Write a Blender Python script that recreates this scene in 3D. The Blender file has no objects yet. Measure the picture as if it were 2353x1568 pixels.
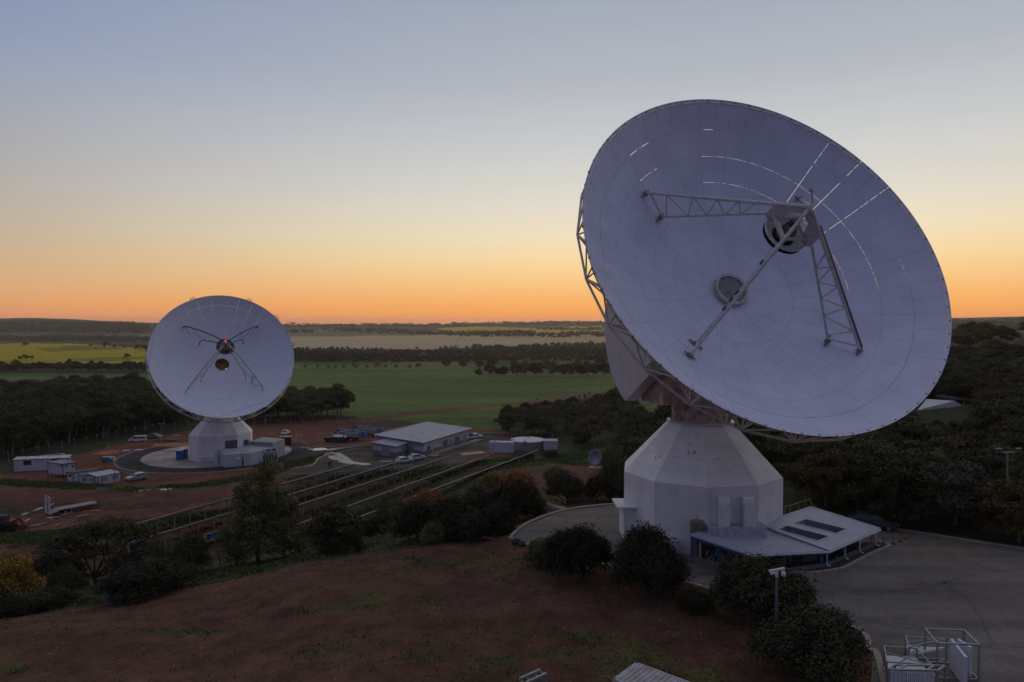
import bpy, bmesh, math, random
import numpy as np
from mathutils import Vector, Matrix
from mathutils.geometry import tessellate_polygon
random.seed(7); np.random.seed(7)
R = math.radians
sc = bpy.context.scene
COL = sc.collection

# ------------------------------------------------------------------ camera
F = 1568.67; CX = 1176.5; CY = 784.0; PIT = math.atan((784 - 744) / F); CH = 20.0
cam_d = bpy.data.cameras.new("camera"); cam_d.lens = 24; cam_d.sensor_width = 36
cam_d.clip_start = 0.5; cam_d.clip_end = 30000
cam = bpy.data.objects.new("camera", cam_d); COL.objects.link(cam)
cam.location = (0, 0, CH); cam.rotation_euler = (math.pi / 2 - PIT, 0, 0)
sc.camera = cam
sc.view_settings.view_transform = 'Standard'; sc.view_settings.look = 'None'
sc.view_settings.exposure = 0.13; sc.view_settings.gamma = 1
sc.cycles.max_bounces = 6; sc.cycles.diffuse_bounces = 3; sc.cycles.glossy_bounces = 2
sc.cycles.volume_bounces = 1; sc.cycles.transparent_max_bounces = 6

def ray(u, v):
    """direction (x, 1, z) of the sight line through photo position u, v"""
    a = (u - CX) / F; b = (CY - v) / F
    c, s = math.cos(PIT), math.sin(PIT)
    y = c + b * s; z = b * c - s
    return a / y, z / y
def atY(u, v, Y):
    a, b = ray(u, v); return Vector((a * Y, Y, CH + b * Y))
def atZ(u, v, z):
    a, b = ray(u, v); Y = (z - CH) / b; return Vector((a * Y, Y, z))

# ------------------------------------------------------------------ terrain
ctrl = []
def cv(u, v, Y):
    p = atY(u, v, Y); ctrl.append(tuple(p))
def cz(u, Y, z):
    a, _ = ray(u, 900); ctrl.append((a * Y, Y, z))
for u in (-900, 0, 600, 1176, 1800, 2353, 3300):
    cz(u, 12, -2.1); cz(u, 30, -2.1 if u > 0 else -2.6)
for u, z in ((-900, -4), (0, -3), (600, -2.2), (1176, -2.0), (1800, -2.0), (2353, -2.0), (3300, -2)): cz(u, 42, z)
for t in ((0,1420,61),(-300,1440,58),(350,1365,66),(700,1290,72),(1000,1245,76),(1170,1235,74),(500,1480,50),(1000,1400,53),(100,1500,48.5),
          (84,1046,195),(291,1006,227),(680,985,247),(1066,983,243),(900,970,271),(1000,900,443),(1000,870,598),(1000,845,776),(1000,830,930),
          (1000,800,1429),(1000,780,2000),(1000,765,2690),(1000,752,3900),(1300,765,2500),(1300,751,3900),(1300,845,776),(1300,900,443),
          (1300,800,1429),(600,845,776),(600,880,540),(600,765,2690),(600,752,3900),(100,791,1150),(100,835,760),(100,872,560),(100,900,423),
          (300,796,1120),(300,835,760),(300,872,560),(-300,872,560),(-300,790,1150),(1372,1074,140),(1200,1037,187),(1300,1100,112),(1240,1062,150)):
    cv(*t)
for t in ((91,100,-16),(829,112,-14.4),(-300,110,-17),(300,105,-16),(600,110,-15.6),(818,162,-16),(1237,172,-14.4),(1000,140,-14.6),(500,130,-16),
          (100,140,-16.4),(0,170,-17),(-300,200,-18),(500,185,-16.4),(350,170,-16.4),(650,180,-16.3),(758,170,-16.2),(950,185,-16.1),(1090,208,-16),
          (1400,200,-13),(1350,260,-17),(1420,110,-5),(1500,150,-7),(1700,120,-3),(1700,200,-4),(1700,300,-8),
          (1850,85,-1.8),(2100,90,-1.5),(2353,85,-1.2),(2353,110,0.5),(2100,120,-0.5),(2353,150,3.5),(2150,170,3),(2700,150,6),(2240,240,8.4),(2353,330,12),(2100,330,7),
          (2700,330,15),(2200,600,8),(2200,1500,-5),(1800,600,-15),(1800,1500,-20),(2700,1500,5),(2700,600,14),
          (100,1500,-28),(100,2100,-30),(300,2100,-30),(-400,2100,-25),(600,1500,-30)):
    cz(*t)
for u, v, Y in ((0,732,3600),(-500,731,3600),(120,732,3600),(250,738,3900),(360,744,4800),(600,748,6200),(800,749,6300),(1000,748.5,6000),(1150,744,5200),(1300,739,4700),(1400,740,4700),(1550,744,5200),(1800,743,5400),(2240,735,4600),(2353,732,4300),(2900,730,4500)):
    cv(u, v, Y)
for u in (-900, -300, 300, 900, 1500, 2100, 2700, 3300): cz(u, 8500, -60); cz(u, 14000, -120)
ctrl = np.array(ctrl)
def uv2(x, y):
    th = np.arctan2(x, y); th = np.clip(th, -1.15, 1.15)
    return np.stack([th * 2.2, np.log(np.maximum(np.hypot(x, y), 2.0))], -1)
cu = uv2(ctrl[:, 0], ctrl[:, 1])
def kern(a, b):
    d2 = ((a[:, None, :] - b[None, :, :]) ** 2).sum(-1)
    return d2 * np.log(np.maximum(d2, 1e-12)) * .5
n_ = len(ctrl)
A_ = np.zeros((n_ + 3, n_ + 3)); A_[:n_, :n_] = kern(cu, cu) + np.eye(n_) * 5e-4
A_[:n_, n_] = 1; A_[:n_, n_ + 1:] = cu; A_[n_:, :n_] = A_[:n_, n_:].T
W_ = np.linalg.solve(A_, np.concatenate([ctrl[:, 2], [0, 0, 0]]))
def inpoly(x, y, P):
    c = np.zeros(np.shape(x), bool); j = len(P) - 1
    for i in range(len(P)):
        xi, yi = P[i][0], P[i][1]; xj, yj = P[j][0], P[j][1]
        if yi != yj:
            c ^= ((yi > y) != (yj > y)) & (x < (xj - xi) * (y - yi) / (yj - yi) + xi)
        j = i
    return c
def polydist(x, y, P):
    d = np.full(np.shape(x), 1e9)
    for i in range(len(P)):
        ax, ay = P[i - 1][0], P[i - 1][1]; bx, by = P[i][0] - ax, P[i][1] - ay
        t = np.clip(((x - ax) * bx + (y - ay) * by) / (bx * bx + by * by + 1e-9), 0, 1)
        d = np.minimum(d, np.hypot(x - ax - t * bx, y - ay - t * by))
    return np.where(inpoly(x, y, P), 0, d)
YZ = -2.0; SZ = -16.3
yard_px = [(1172,1236),(1200,1212),(1290,1176),(1420,1160),(1600,1163),(1900,1192),(2030,1215),(2353,1263),(2700,1315),(2900,1568),(2000,1600),(2006,1500),(1985,1462),(1850,1405),(1700,1372),(1560,1335),(1400,1300),(1250,1268)]
yardP = [tuple(atZ(u, v, YZ)[:2]) for u, v in yard_px]
site_px = [(262,1066),(286,1048),(340,1030),(500,1012),(640,1022),(740,1015),(860,1000),(940,975),(1100,985),(1150,1000),(1120,1030),(1060,1062),(900,1078),(730,1092),(640,1095),(500,1098),(350,1096),(285,1084)]
siteP = [tuple(atZ(u, v, SZ)[:2]) for u, v in site_px]
def sstep(t): t = np.clip(t, 0, 1); return t * t * (3 - 2 * t)
def hgt(x, y):
    x = np.atleast_1d(np.asarray(x, float)); y = np.atleast_1d(np.asarray(y, float))
    out = np.empty(x.shape)
    for i in range(0, len(x), 40000):
        xs, ys = x[i:i + 40000], y[i:i + 40000]
        q = uv2(xs, ys); z = kern(q, cu) @ W_[:n_] + W_[n_] + q @ W_[n_ + 1:]
        r = np.hypot(xs, ys); th = np.abs(np.arctan2(xs, ys))
        # small natural relief
        z += np.where(r > 300, 1, 0) * np.clip((r - 300) / 600, 0, 1) * (1.2 * np.sin(xs / 95 + 1) * np.sin(ys / 160) + .8 * np.sin(xs / 41 + ys / 70))
        z += .12 * np.sin(xs / 3.1 + ys / 5) * np.sin(ys / 4.3 - xs / 9)
        w = sstep((th - 1.2) / .7); z = z * (1 - w) - 2.2 * w
        for P, zz, fall in ((siteP, SZ, 7.0), (yardP, YZ, 5.0)):
            x0, y0 = np.min(P, 0) - fall; x1, y1 = np.max(P, 0) + fall
            m = (xs > x0) & (xs < x1) & (ys > y0) & (ys < y1)
            if m.any():
                k = 1 - sstep(polydist(xs[m], ys[m], P) / fall)
                z[m] = z[m] * (1 - k) + zz * k
        out[i:i + 40000] = z
    return out
def H(x, y): return float(hgt([x], [y])[0])
def hit(u, v, ymin=30):
    """ground point seen at photo position u, v"""
    a, b = ray(u, v)
    Y = np.exp(np.linspace(math.log(ymin), math.log(9000), 1200))
    g = hgt(a * Y, Y) - (CH + b * Y)
    k = np.where(g > 0)[0]
    if len(k) == 0: k = [len(Y) - 1]
    k = k[0]
    if k == 0: y = Y[0]
    else:
        lo, hi = Y[k - 1], Y[k]
        Ys = np.linspace(lo, hi, 40); g = hgt(a * Ys, Ys) - (CH + b * Ys)
        kk = np.where(g > 0)[0]; y = Ys[kk[0]] if len(kk) else hi
    return Vector((a * y, y, H(a * y, y)))

# ------------------------------------------------------------------ materials
MATS = {}
def mat(name, col, rough=.7, metal=0, noise=.15, scale=2.0, bump=0., col2=None, emit=None, estr=0, coord='Object', spec=.3, detail=6):
    if name in MATS: return MATS[name]
    m = bpy.data.materials.new(name); m.use_nodes = True; nt = m.node_tree; N = nt.nodes; L = nt.links
    b = N['Principled BSDF']; b.inputs['Roughness'].default_value = rough; b.inputs['Metallic'].default_value = metal
    b.inputs['Specular IOR Level'].default_value = spec
    tc = N.new('ShaderNodeTexCoord'); no = N.new('ShaderNodeTexNoise'); no.inputs['Scale'].default_value = scale; no.inputs['Detail'].default_value = detail
    L.new(tc.outputs[coord], no.inputs['Vector'])
    cr = N.new('ShaderNodeValToRGB'); L.new(no.outputs['Fac'], cr.inputs['Fac'])
    c2 = col2 or tuple(c * (1 - noise * 2) for c in col)
    cr.color_ramp.elements[0].position = .35; cr.color_ramp.elements[1].position = .65
    cr.color_ramp.elements[0].color = (*c2, 1); cr.color_ramp.elements[1].color = (*[min(1, c * (1 + noise * .4)) for c in col], 1)
    L.new(cr.outputs['Color'], b.inputs['Base Color'])
    if bump:
        bu = N.new('ShaderNodeBump'); bu.inputs['Strength'].default_value = bump; bu.inputs['Distance'].default_value = .05
        L.new(no.outputs['Fac'], bu.inputs['Height']); L.new(bu.outputs['Normal'], b.inputs['Normal'])
    if emit:
        b.inputs['Emission Color'].default_value = (*emit, 1); b.inputs['Emission Strength'].default_value = estr
    MATS[name] = m; return m
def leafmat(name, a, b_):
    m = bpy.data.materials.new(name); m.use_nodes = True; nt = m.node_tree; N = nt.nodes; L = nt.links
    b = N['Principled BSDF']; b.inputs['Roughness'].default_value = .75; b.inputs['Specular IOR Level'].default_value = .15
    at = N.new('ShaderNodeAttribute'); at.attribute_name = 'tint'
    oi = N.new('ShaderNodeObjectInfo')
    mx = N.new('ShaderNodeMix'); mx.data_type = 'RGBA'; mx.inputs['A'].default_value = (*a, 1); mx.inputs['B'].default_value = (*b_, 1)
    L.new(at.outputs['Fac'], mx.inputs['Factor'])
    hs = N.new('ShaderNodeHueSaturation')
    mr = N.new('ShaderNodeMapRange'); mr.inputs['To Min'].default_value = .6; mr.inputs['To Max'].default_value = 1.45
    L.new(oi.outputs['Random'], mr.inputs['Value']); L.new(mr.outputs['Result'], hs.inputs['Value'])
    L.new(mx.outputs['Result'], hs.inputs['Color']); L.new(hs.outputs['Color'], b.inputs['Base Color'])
    MATS[name] = m; return m

dishm = mat('dish_paint', (.64,.67,.80), .55, 0, .05, .35, spec=.25)
dishm_far = mat('dish_paint_far', (.65,.67,.77), .5, 0, .02, .5, spec=.25)
steel = mat('white_steel', (.60,.58,.56), .5, 0, .12, 3)
steeld = mat('grey_steel', (.26,.26,.26), .5, .3, .15, 3)
galv = mat('galvanised', (.36,.37,.38), .45, .5, .12, 5)
dark = mat('dark_void', (.015,.015,.016), .8)
black = mat('black_rubber', (.02,.02,.02), .8)
glass = mat('car_glass', (.02,.025,.03), .12, 0, .02, 1, spec=.6)
white = mat('white_paint', (.66,.66,.68), .5, 0, .05, 1.5)
conc = mat('kerb_concrete', (.36,.31,.26), .85, 0, .15, 4)
rust = mat('rusty_plate', (.52,.43,.39), .6, 0, .1, .9, col2=(.34,.22,.17))
blue = mat('blue_paint', (.025,.12,.34), .45, 0, .1, 2)
blued = mat('blue_steel', (.045,.10,.24), .5, 0, .1, 2)
yell = mat('yellow_rail', (.35,.25,.06), .5, 0, .1, 4)
orange = mat('orange_plastic', (.8,.13,.03), .5)
wood = mat('weathered_wood', (.22,.16,.11), .85, 0, .25, 6)
barkm = mat('pale_bark', (.22,.19,.16), .9, 0, .3, 5)
bark_d = mat('dark_bark', (.06,.05,.04), .9, 0, .3, 5)
red_lamp = mat('red_lamp', (.5,.02,.02), .4, emit=(1,.04,.05), estr=.9)
warm_lamp = mat('warm_lamp', (.8,.6,.3), .4, emit=(1,.55,.2), estr=30)

# pedestal plaster with horizontal pour lines
def walls_mat(name, col, line):
    m = mat(name, col, .75, 0, .06, .5)
    N = m.node_tree.nodes; L = m.node_tree.links; b = N['Principled BSDF']
    tc = N.new('ShaderNodeTexCoord'); sx = N.new('ShaderNodeSeparateXYZ'); L.new(tc.outputs['Object'], sx.inputs[0])
    mo = N.new('ShaderNodeMath'); mo.operation = 'PINGPONG'; mo.inputs[1].default_value = .55; L.new(sx.outputs['Z'], mo.inputs[0])
    lt = N.new('ShaderNodeMath'); lt.operation = 'LESS_THAN'; lt.inputs[1].default_value = .022; L.new(mo.outputs[0], lt.inputs[0])
    no = N.new('ShaderNodeTexNoise'); no.inputs['Scale'].default_value = 1.3; no.inputs['Detail'].default_value = 4
    mp = N.new('ShaderNodeMapping'); mp.inputs['Scale'].default_value = (1, 1, .12); L.new(tc.outputs['Object'], mp.inputs[0]); L.new(mp.outputs[0], no.inputs['Vector'])
    cr = N.new('ShaderNodeValToRGB'); cr.color_ramp.elements[0].position = .25; cr.color_ramp.elements[0].color = (.66,.62,.56,1); cr.color_ramp.elements[1].position = .55; cr.color_ramp.elements[1].color = (1,1,1,1)
    L.new(no.outputs['Fac'], cr.inputs['Fac'])
    src = [l for l in m.node_tree.links if l.to_socket == b.inputs['Base Color']][0].from_socket
    mu = N.new('ShaderNodeMix'); mu.data_type = 'RGBA'; mu.blend_type = 'MULTIPLY'; mu.inputs['Factor'].default_value = .22
    L.new(src, mu.inputs['A']); L.new(cr.outputs['Color'], mu.inputs['B'])
    m2 = N.new('ShaderNodeMix'); m2.data_type = 'RGBA'; m2.inputs['B'].default_value = (*[c * .5 for c in col], 1)
    ml = N.new('ShaderNodeMath'); ml.operation = 'MULTIPLY'; ml.inputs[1].default_value = line; L.new(lt.outputs[0], ml.inputs[0])
    L.new(ml.outputs[0], m2.inputs['Factor']); L.new(mu.outputs['Result'], m2.inputs['A']); L.new(m2.outputs['Result'], b.inputs['Base Color'])
    return m
pedm = walls_mat('pedestal_paint', (.82,.79,.77), .4)
pedm2 = walls_mat('pedestal_paint_far', (.80,.77,.75), .12)

# corrugated roofing: fine ribs as bump + slight tone
def roof_mat(name, col, scale=5.0, ang=0.):
    m = mat(name, col, .45, .0, .06, .8, spec=.4)
    N = m.node_tree.nodes; L = m.node_tree.links; b = N['Principled BSDF']
    tc = N.new('ShaderNodeTexCoord'); mp = N.new('ShaderNodeMapping'); mp.inputs['Rotation'].default_value = (0, 0, ang)
    wv = N.new('ShaderNodeTexWave'); wv.inputs['Scale'].default_value = scale; L.new(tc.outputs['Object'], mp.inputs[0]); L.new(mp.outputs[0], wv.inputs['Vector'])
    bu = N.new('ShaderNodeBump'); bu.inputs['Strength'].default_value = .5; bu.inputs['Distance'].default_value = .04
    L.new(wv.outputs['Fac'], bu.inputs['Height']); L.new(bu.outputs['Normal'], b.inputs['Normal'])
    return m
roofm = roof_mat('roof_sheet', (.40,.41,.42), 2.2, .3)
roofm2 = roof_mat('roof_sheet_pale', (.50,.50,.50), 2.0, 1.2)

# ------------------------------------------------------------------ mesh builder
class MB:
    def __init__(s): s.v = []; s.f = []; s.mi = []; s.cur = 0; s.marks = []
    def add(s, vs, fs):
        s.marks.append((len(s.v), len(s.f))); o = len(s.v); s.v += [tuple(p) for p in vs]; s.f += [tuple(i + o for i in f) for f in fs]; s.mi += [s.cur] * len(fs)
    def box(s, c, d, M=None, rz=0):
        hx, hy, hz = d[0] / 2, d[1] / 2, d[2] / 2
        vs = [Vector((x * hx, y * hy, z * hz)) for x in (-1, 1) for y in (-1, 1) for z in (-1, 1)]
        m = Matrix.Rotation(rz, 3, 'Z') if rz else None
        c = Vector(c); out = []
        for p in vs:
            if m: p = m @ p
            if M is not None: p = (M @ p)
            out.append(p + c)
        s.add(out, [(0,1,3,2),(4,6,7,5),(0,4,5,1),(2,3,7,6),(0,2,6,4),(1,5,7,3)])
    def tube(s, a, b, r, n=8, r2=None, cap=True):
        a = Vector(a); b = Vector(b); d = b - a
        if d.length < 1e-6: return
        d.normalize(); t = Vector((0, 0, 1)) if abs(d.z) < .9 else Vector((1, 0, 0))
        x = d.cross(t).normalized(); y = d.cross(x); r2 = r if r2 is None else r2
        vs = [a + (x * math.cos(k * 2 * math.pi / n) + y * math.sin(k * 2 * math.pi / n)) * r for k in range(n)]
        vs += [b + (x * math.cos(k * 2 * math.pi / n) + y * math.sin(k * 2 * math.pi / n)) * r2 for k in range(n)]
        fs = [(k, (k + 1) % n, n + (k + 1) % n, n + k) for k in range(n)]
        if cap: fs += [tuple(range(n - 1, -1, -1)), tuple(range(n, 2 * n))]
        s.add(vs, fs)
    def path(s, pts, r, n=6):
        for a, b in zip(pts[:-1], pts[1:]): s.tube(a, b, r, n)
    def bar(s, a, b, w, h):
        a = Vector(a); b = Vector(b); d = b - a; L = d.length
        if L < 1e-6: return
        q = d.to_track_quat('X', 'Z').to_matrix()
        s.box((a + b) / 2, (L, w, h), q)
    def prism(s, P, z0, z1):
        n = len(P)
        zz0 = z0 if hasattr(z0, '__len__') else [z0] * n; zz1 = z1 if hasattr(z1, '__len__') else [z1] * n
        vs = [(p[0], p[1], zz0[i]) for i, p in enumerate(P)] + [(p[0], p[1], zz1[i]) for i, p in enumerate(P)]
        s.add(vs, [(i, (i + 1) % n, n + (i + 1) % n, n + i) for i in range(n)] + [tuple(range(n - 1, -1, -1)), tuple(range(n, 2 * n))])
    def lathe(s, c, prof, n=32, M=None, cap0=False, cap1=False):
        """prof: list of (r, h) revolved about local z"""
        c = Vector(c); vs = []; k = len(prof)
        for i in range(n):
            a = i * 2 * math.pi / n
            for r, h in prof:
                p = Vector((r * math.cos(a), r * math.sin(a), h))
                if M is not None: p = M @ p
                vs.append(p + c)
        fs = [(i * k + j, ((i + 1) % n) * k + j, ((i + 1) % n) * k + j + 1, i * k + j + 1) for i in range(n) for j in range(k - 1)]
        if cap0: fs.append(tuple(i * k for i in range(n - 1, -1, -1)))
        if cap1: fs.append(tuple(i * k + k - 1 for i in range(n)))
        s.add(vs, fs)
    def split(s, name, m, parent=None, **k):
        """one object per primitive added"""
        out = []
        for (v0, f0), (v1, f1) in zip(s.marks, s.marks[1:] + [(len(s.v), len(s.f))]):
            q = MB(); q.v = s.v[v0:v1]; q.f = [tuple(i - v0 for i in f) for f in s.f[f0:f1]]; q.mi = [0] * len(q.f); out.append(q.build(name, m, parent, **k))
        return out
    def build(s, name, m, parent=None, smooth=False, bevel=0, local=False):
        me = bpy.data.meshes.new(name)
        base = Vector(parent.location) if parent is not None and parent.parent is None else None
        W = None
        if parent is not None:
            p = parent
            W = Matrix.Translation((0,0,0))
            ch = []
            while p is not None: ch.append(p); p = p.parent
            for q in reversed(ch): W = W @ (Matrix.Translation(q.location) @ q.rotation_euler.to_matrix().to_4x4())
            W = W.inverted()
        vs = s.v if (W is None or local) else [tuple(W @ Vector(p)) for p in s.v]
        me.from_pydata(vs, [], s.f)
        ms = m if isinstance(m, (list, tuple)) else [m]
        for x in ms: me.materials.append(x)
        if len(ms) > 1: me.polygons.foreach_set('material_index', s.mi)
        if smooth: me.polygons.foreach_set('use_smooth', [True] * len(me.polygons))
        me.update()
        o = bpy.data.objects.new(name, me); COL.objects.link(o)
        if parent is not None: o.parent = parent
        if bevel:
            bv = o.modifiers.new('bevel', 'BEVEL'); bv.width = bevel; bv.segments = 2; bv.limit_method = 'ANGLE'
        return o
def tag(o, label=None, cat=None, group=None, kind=None):
    if label: o['label'] = label
    if cat: o['category'] = cat
    if group: o['group'] = group
    if kind: o['kind'] = kind
    return o
def empty(name, loc, label, cat, group=None, rz=0):
    o = bpy.data.objects.new(name, None); COL.objects.link(o); o.location = loc; o.rotation_euler = (0, 0, rz)
    o.empty_display_size = .5
    return tag(o, label, cat, group)
def kids(o): return [c for c in bpy.data.objects if c.parent is o]
def copy_tree(o, parent=None, ks=None):
    c = o.copy(); COL.objects.link(c); c.parent = parent
    for ch in kids(o): copy_tree(ch, c)
    return c
def text_part(name, txt, size, M4, m, parent, ext=.01):
    cu_ = bpy.data.curves.new('tmp_text', 'FONT'); cu_.body = txt; cu_.size = size; cu_.extrude = ext
    cu_.align_x = 'CENTER'; cu_.align_y = 'CENTER'
    t = bpy.data.objects.new('tmp_text', cu_); COL.objects.link(t)
    dg = bpy.context.evaluated_depsgraph_get(); me = bpy.data.meshes.new_from_object(t.evaluated_get(dg))
    bpy.data.objects.remove(t); bpy.data.curves.remove(cu_)
    vs = [M4 @ v.co for v in me.vertices]; fs = [tuple(p.vertices) for p in me.polygons]
    b = MB(); b.add(vs, fs); bpy.data.meshes.remove(me)
    return b.build(name, m, parent)

def spline(P, n=6, closed=False):
    out = []; N = len(P); rng = range(N if closed else N - 1)
    for i in rng:
        p0 = P[(i - 1) % N] if closed or i > 0 else P[i]; p1 = P[i]; p2 = P[(i + 1) % N]
        p3 = P[(i + 2) % N] if closed or i + 2 < N else P[(i + 1) % N]
        for k in range(n):
            t = k / n
            out.append(tuple(.5 * (2 * b + (c - a) * t + (2 * a - 5 * b + 4 * c - d) * t * t + (3 * b - a - 3 * c + d) * t ** 3) for a, b, c, d in zip(p0, p1, p2, p3)))
    if not closed: out.append(tuple(P[-1]))
    return out
def drape(name, P, m, off, step=2.0, kind='structure', label=None):
    """sheet over the terrain with outline P (world x, y)"""
    bm = bmesh.new(); vs = [bm.verts.new((p[0], p[1], 0)) for p in P]
    bm.faces.new(vs); bmesh.ops.triangulate(bm, faces=bm.faces[:])
    xs = [p[0] for p in P]; ys = [p[1] for p in P]
    for ax, lo, hi in ((0, min(xs), max(xs)), (1, min(ys), max(ys))):
        k = lo + step
        while k < hi:
            co = (k, 0, 0) if ax == 0 else (0, k, 0); no = (1, 0, 0) if ax == 0 else (0, 1, 0)
            bmesh.ops.bisect_plane(bm, geom=bm.verts[:] + bm.edges[:] + bm.faces[:], plane_co=co, plane_no=no)
            k += step
    bm.verts.ensure_lookup_table()
    X = [v.co.x for v in bm.verts]; Yv = [v.co.y for v in bm.verts]; Z = hgt(X, Yv)
    for v, z in zip(bm.verts, Z): v.co.z = z + off
    bmesh.ops.recalc_face_normals(bm, faces=bm.faces[:])
    if bm.faces and sum(f.normal.z for f in bm.faces) < 0: bmesh.ops.reverse_faces(bm, faces=bm.faces[:])
    me = bpy.data.meshes.new(name); bm.to_mesh(me); bm.free(); me.materials.append(m)
    o = bpy.data.objects.new(name, me); COL.objects.link(o); tag(o, label, None, None, kind); return o
def kerb(name, P, w=.3, h=.14, m=None, off=0):
    """raised kerb along world polyline P"""
    b = MB(); pts = []
    for i in range(len(P)):
        a = Vector(P[max(0, i - 1)][:2]); c = Vector(P[min(len(P) - 1, i + 1)][:2]); d = (c - a)
        if d.length < 1e-6: continue
        d.normalize(); n = Vector((-d.y, d.x)) * w / 2; p = Vector(P[i][:2])
        pts.append((p + n, p - n))
    Z = hgt([p[0].x for p in pts] , [p[0].y for p in pts]); Z2 = hgt([p[1].x for p in pts], [p[1].y for p in pts])
    vs = []
    for (l, r), z, z2 in zip(pts, Z, Z2):
        zz = max(z, z2) + h + off
        vs += [(l.x, l.y, zz - h - .25), (l.x, l.y, zz), (r.x, r.y, zz), (r.x, r.y, zz - h - .25)]
    fs = []
    for i in range(len(pts) - 1):
        o = i * 4
        for k in range(3): fs.append((o + k, o + k + 1, o + k + 5, o + k + 4))
    b.add(vs, fs); return tag(b.build(name, m or conc), kind='structure')

# ------------------------------------------------------------------ ground sheet with land cover
TC = []
def cover(P, col, soft=1.): TC.append((P, col))
dirt = (.150,.064,.040); dirt2 = (.128,.058,.038); dirt3 = (.088,.046,.030); fgd = (.106,.052,.034); wet = (.07,.035,.027)
grass = (.05,.075,.022); grass2 = (.04,.05,.02); crop = (.080,.130,.030); crop2 = (.115,.155,.05); canola = (.40,.31,.014); floor = (.045,.045,.022)
cover([(-2000,760),(4500,760),(4500,700),(-2000,700)], (.055,.048,.035))
cover([(-2000,800),(4500,800),(4500,758),(-2000,758)], (.055,.055,.032))
cover([(-300,990),(-300,846),(1850,846),(1850,960),(1700,990)], crop)
cover([(600,820),(1500,820),(1500,848),(600,850)], crop2)
cover([(640,770),(760,762),(900,768),(1400,758),(1800,760),(1800,792),(1100,803),(640,812)], (.46,.36,.20))  # pale field with the low mist put into its colour
cover([(640,760),(760,757),(1000,760),(1100,768),(900,771),(640,775)], (.17,.14,.08))
cover([(1000,754),(1080,750),(1160,752),(1280,757),(1420,762),(1420,769),(1200,768),(1040,764)], (.50,.38,.03))
cover([(1290,752),(1420,749),(1420,757),(1300,757)], (.48,.36,.03))
cover([(-300,795),(0,791),(60,789),(160,790),(260,795),(345,802),(345,840),(-300,840)], canola)
cover([(80,800),(180,795),(260,797),(300,803),(200,806),(110,808)], (.22,.17,.02))
cover([(160,826),(250,823),(345,822),(345,827),(200,831)], (.2,.17,.03))
cover([(-300,835),(345,835),(345,858),(-300,858)], floor)
cover([(-300,772),(345,776),(345,787),(-300,786)], floor)
cover([(-300,765),(345,768),(345,777),(-300,773)], (.13,.13,.11))
cover([(600,800),(800,802),(1000,803),(1150,797),(1500,790),(1500,832),(1240,832),(800,833),(600,834)], floor)
cover([(1080,830),(1500,830),(1500,866),(1240,868),(1090,862)], (.05,.08,.03))
cover([(1330,805),(1400,804),(1400,810),(1310,811)], (.4,.38,.36))
cover([(-300,875),(0,885),(340,890),(460,1000),(200,1040),(-300,1080)], floor)
cover([(560,960),(640,955),(820,955),(830,985),(560,990)], floor)
cover([(800,968),(900,965),(1050,985),(1400,990),(1400,1010),(800,1000)], (.05,.055,.03))
# near zone
cover([(-500,1090),(0,1075),(100,1050),(290,1012),(440,985),(650,972),(860,982),(1100,985),(1170,992),(1165,1060),(1250,1080),(1200,1120),(900,1130),(700,1150),(400,1250),(-500,1330)], dirt)
cover([(0,1075),(100,1048),(290,1006),(440,978),(560,972),(560,978),(440,989),(290,1018),(100,1062),(0,1092)], grass2)
cover([(560,965),(850,965),(860,978),(560,972)], dirt2)
cover([(800,966),(860,958),(1000,940),(1180,925),(1420,900),(1420,905),(1180,931),(1000,948),(880,964),(840,984),(795,984)], dirt2)
cover([(-100,1098),(60,1103),(200,1113),(340,1120),(470,1108),(600,1088),(660,1072),(680,1075),(620,1098),(500,1118),(340,1131),(150,1126),(-100,1112)], (.045,.085,.02))
cover([(640,1100),(700,1090),(900,1078),(1060,1068),(1150,1050),(1260,1052),(1260,1075),(1100,1095),(900,1110),(700,1125)], grass2)
cover([(640,1065),(700,1052),(745,1043),(800,1034),(870,1022),(850,1030),(780,1038),(740,1048),(722,1056),(722,1064),(700,1070),(650,1077)], (.09,.11,.03))
cover([(-100,1128),(200,1130),(500,1125),(560,1132),(300,1160),(100,1165),(-100,1160)], dirt2)
cover([(-100,1145),(60,1150),(250,1160),(420,1150),(560,1136),(560,1142),(400,1165),(200,1176),(60,1178),(-100,1172)], dirt3)  # random tint plus painted light: paler outer and upper leaves
cover([(-100,1168),(60,1172),(120,1178),(60,1184),(-100,1182)], grass2)
cover([(-100,1225),(60,1220),(200,1215),(320,1195),(420,1180),(560,1165),(560,1185),(420,1205),(330,1225),(150,1255),(-100,1275)], grass2)
cover([(-100,1250),(100,1245),(300,1235),(500,1180),(640,1130),(700,1110),(1000,1085),(1260,1050),(1260,1140),(1000,1200),(800,1260),(300,1340),(-100,1370)], dirt3)
cover([(760,1140),(1000,1100),(1240,1070),(1300,1150),(1150,1200),(900,1230),(760,1240)], (.06,.055,.026))
cover([(1240,1030),(1440,1030),(1440,1062),(1250,1068)], grass)
cover([(1250,1068),(1440,1060),(1440,1110),(1380,1160),(1280,1150),(1200,1120)], dirt3)
cover([(1280,1075),(1365,1065),(1365,1085),(1290,1092)], dirt2)
cover([(-400,1420),(0,1412),(350,1360),(700,1285),(1000,1240),(1170,1234),(1250,1268),(1400,1300),(1560,1335),(1700,1372),(1850,1405),(1985,1462),(2020,1500),(2010,1800),(-400,1800)], fgd)
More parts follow.
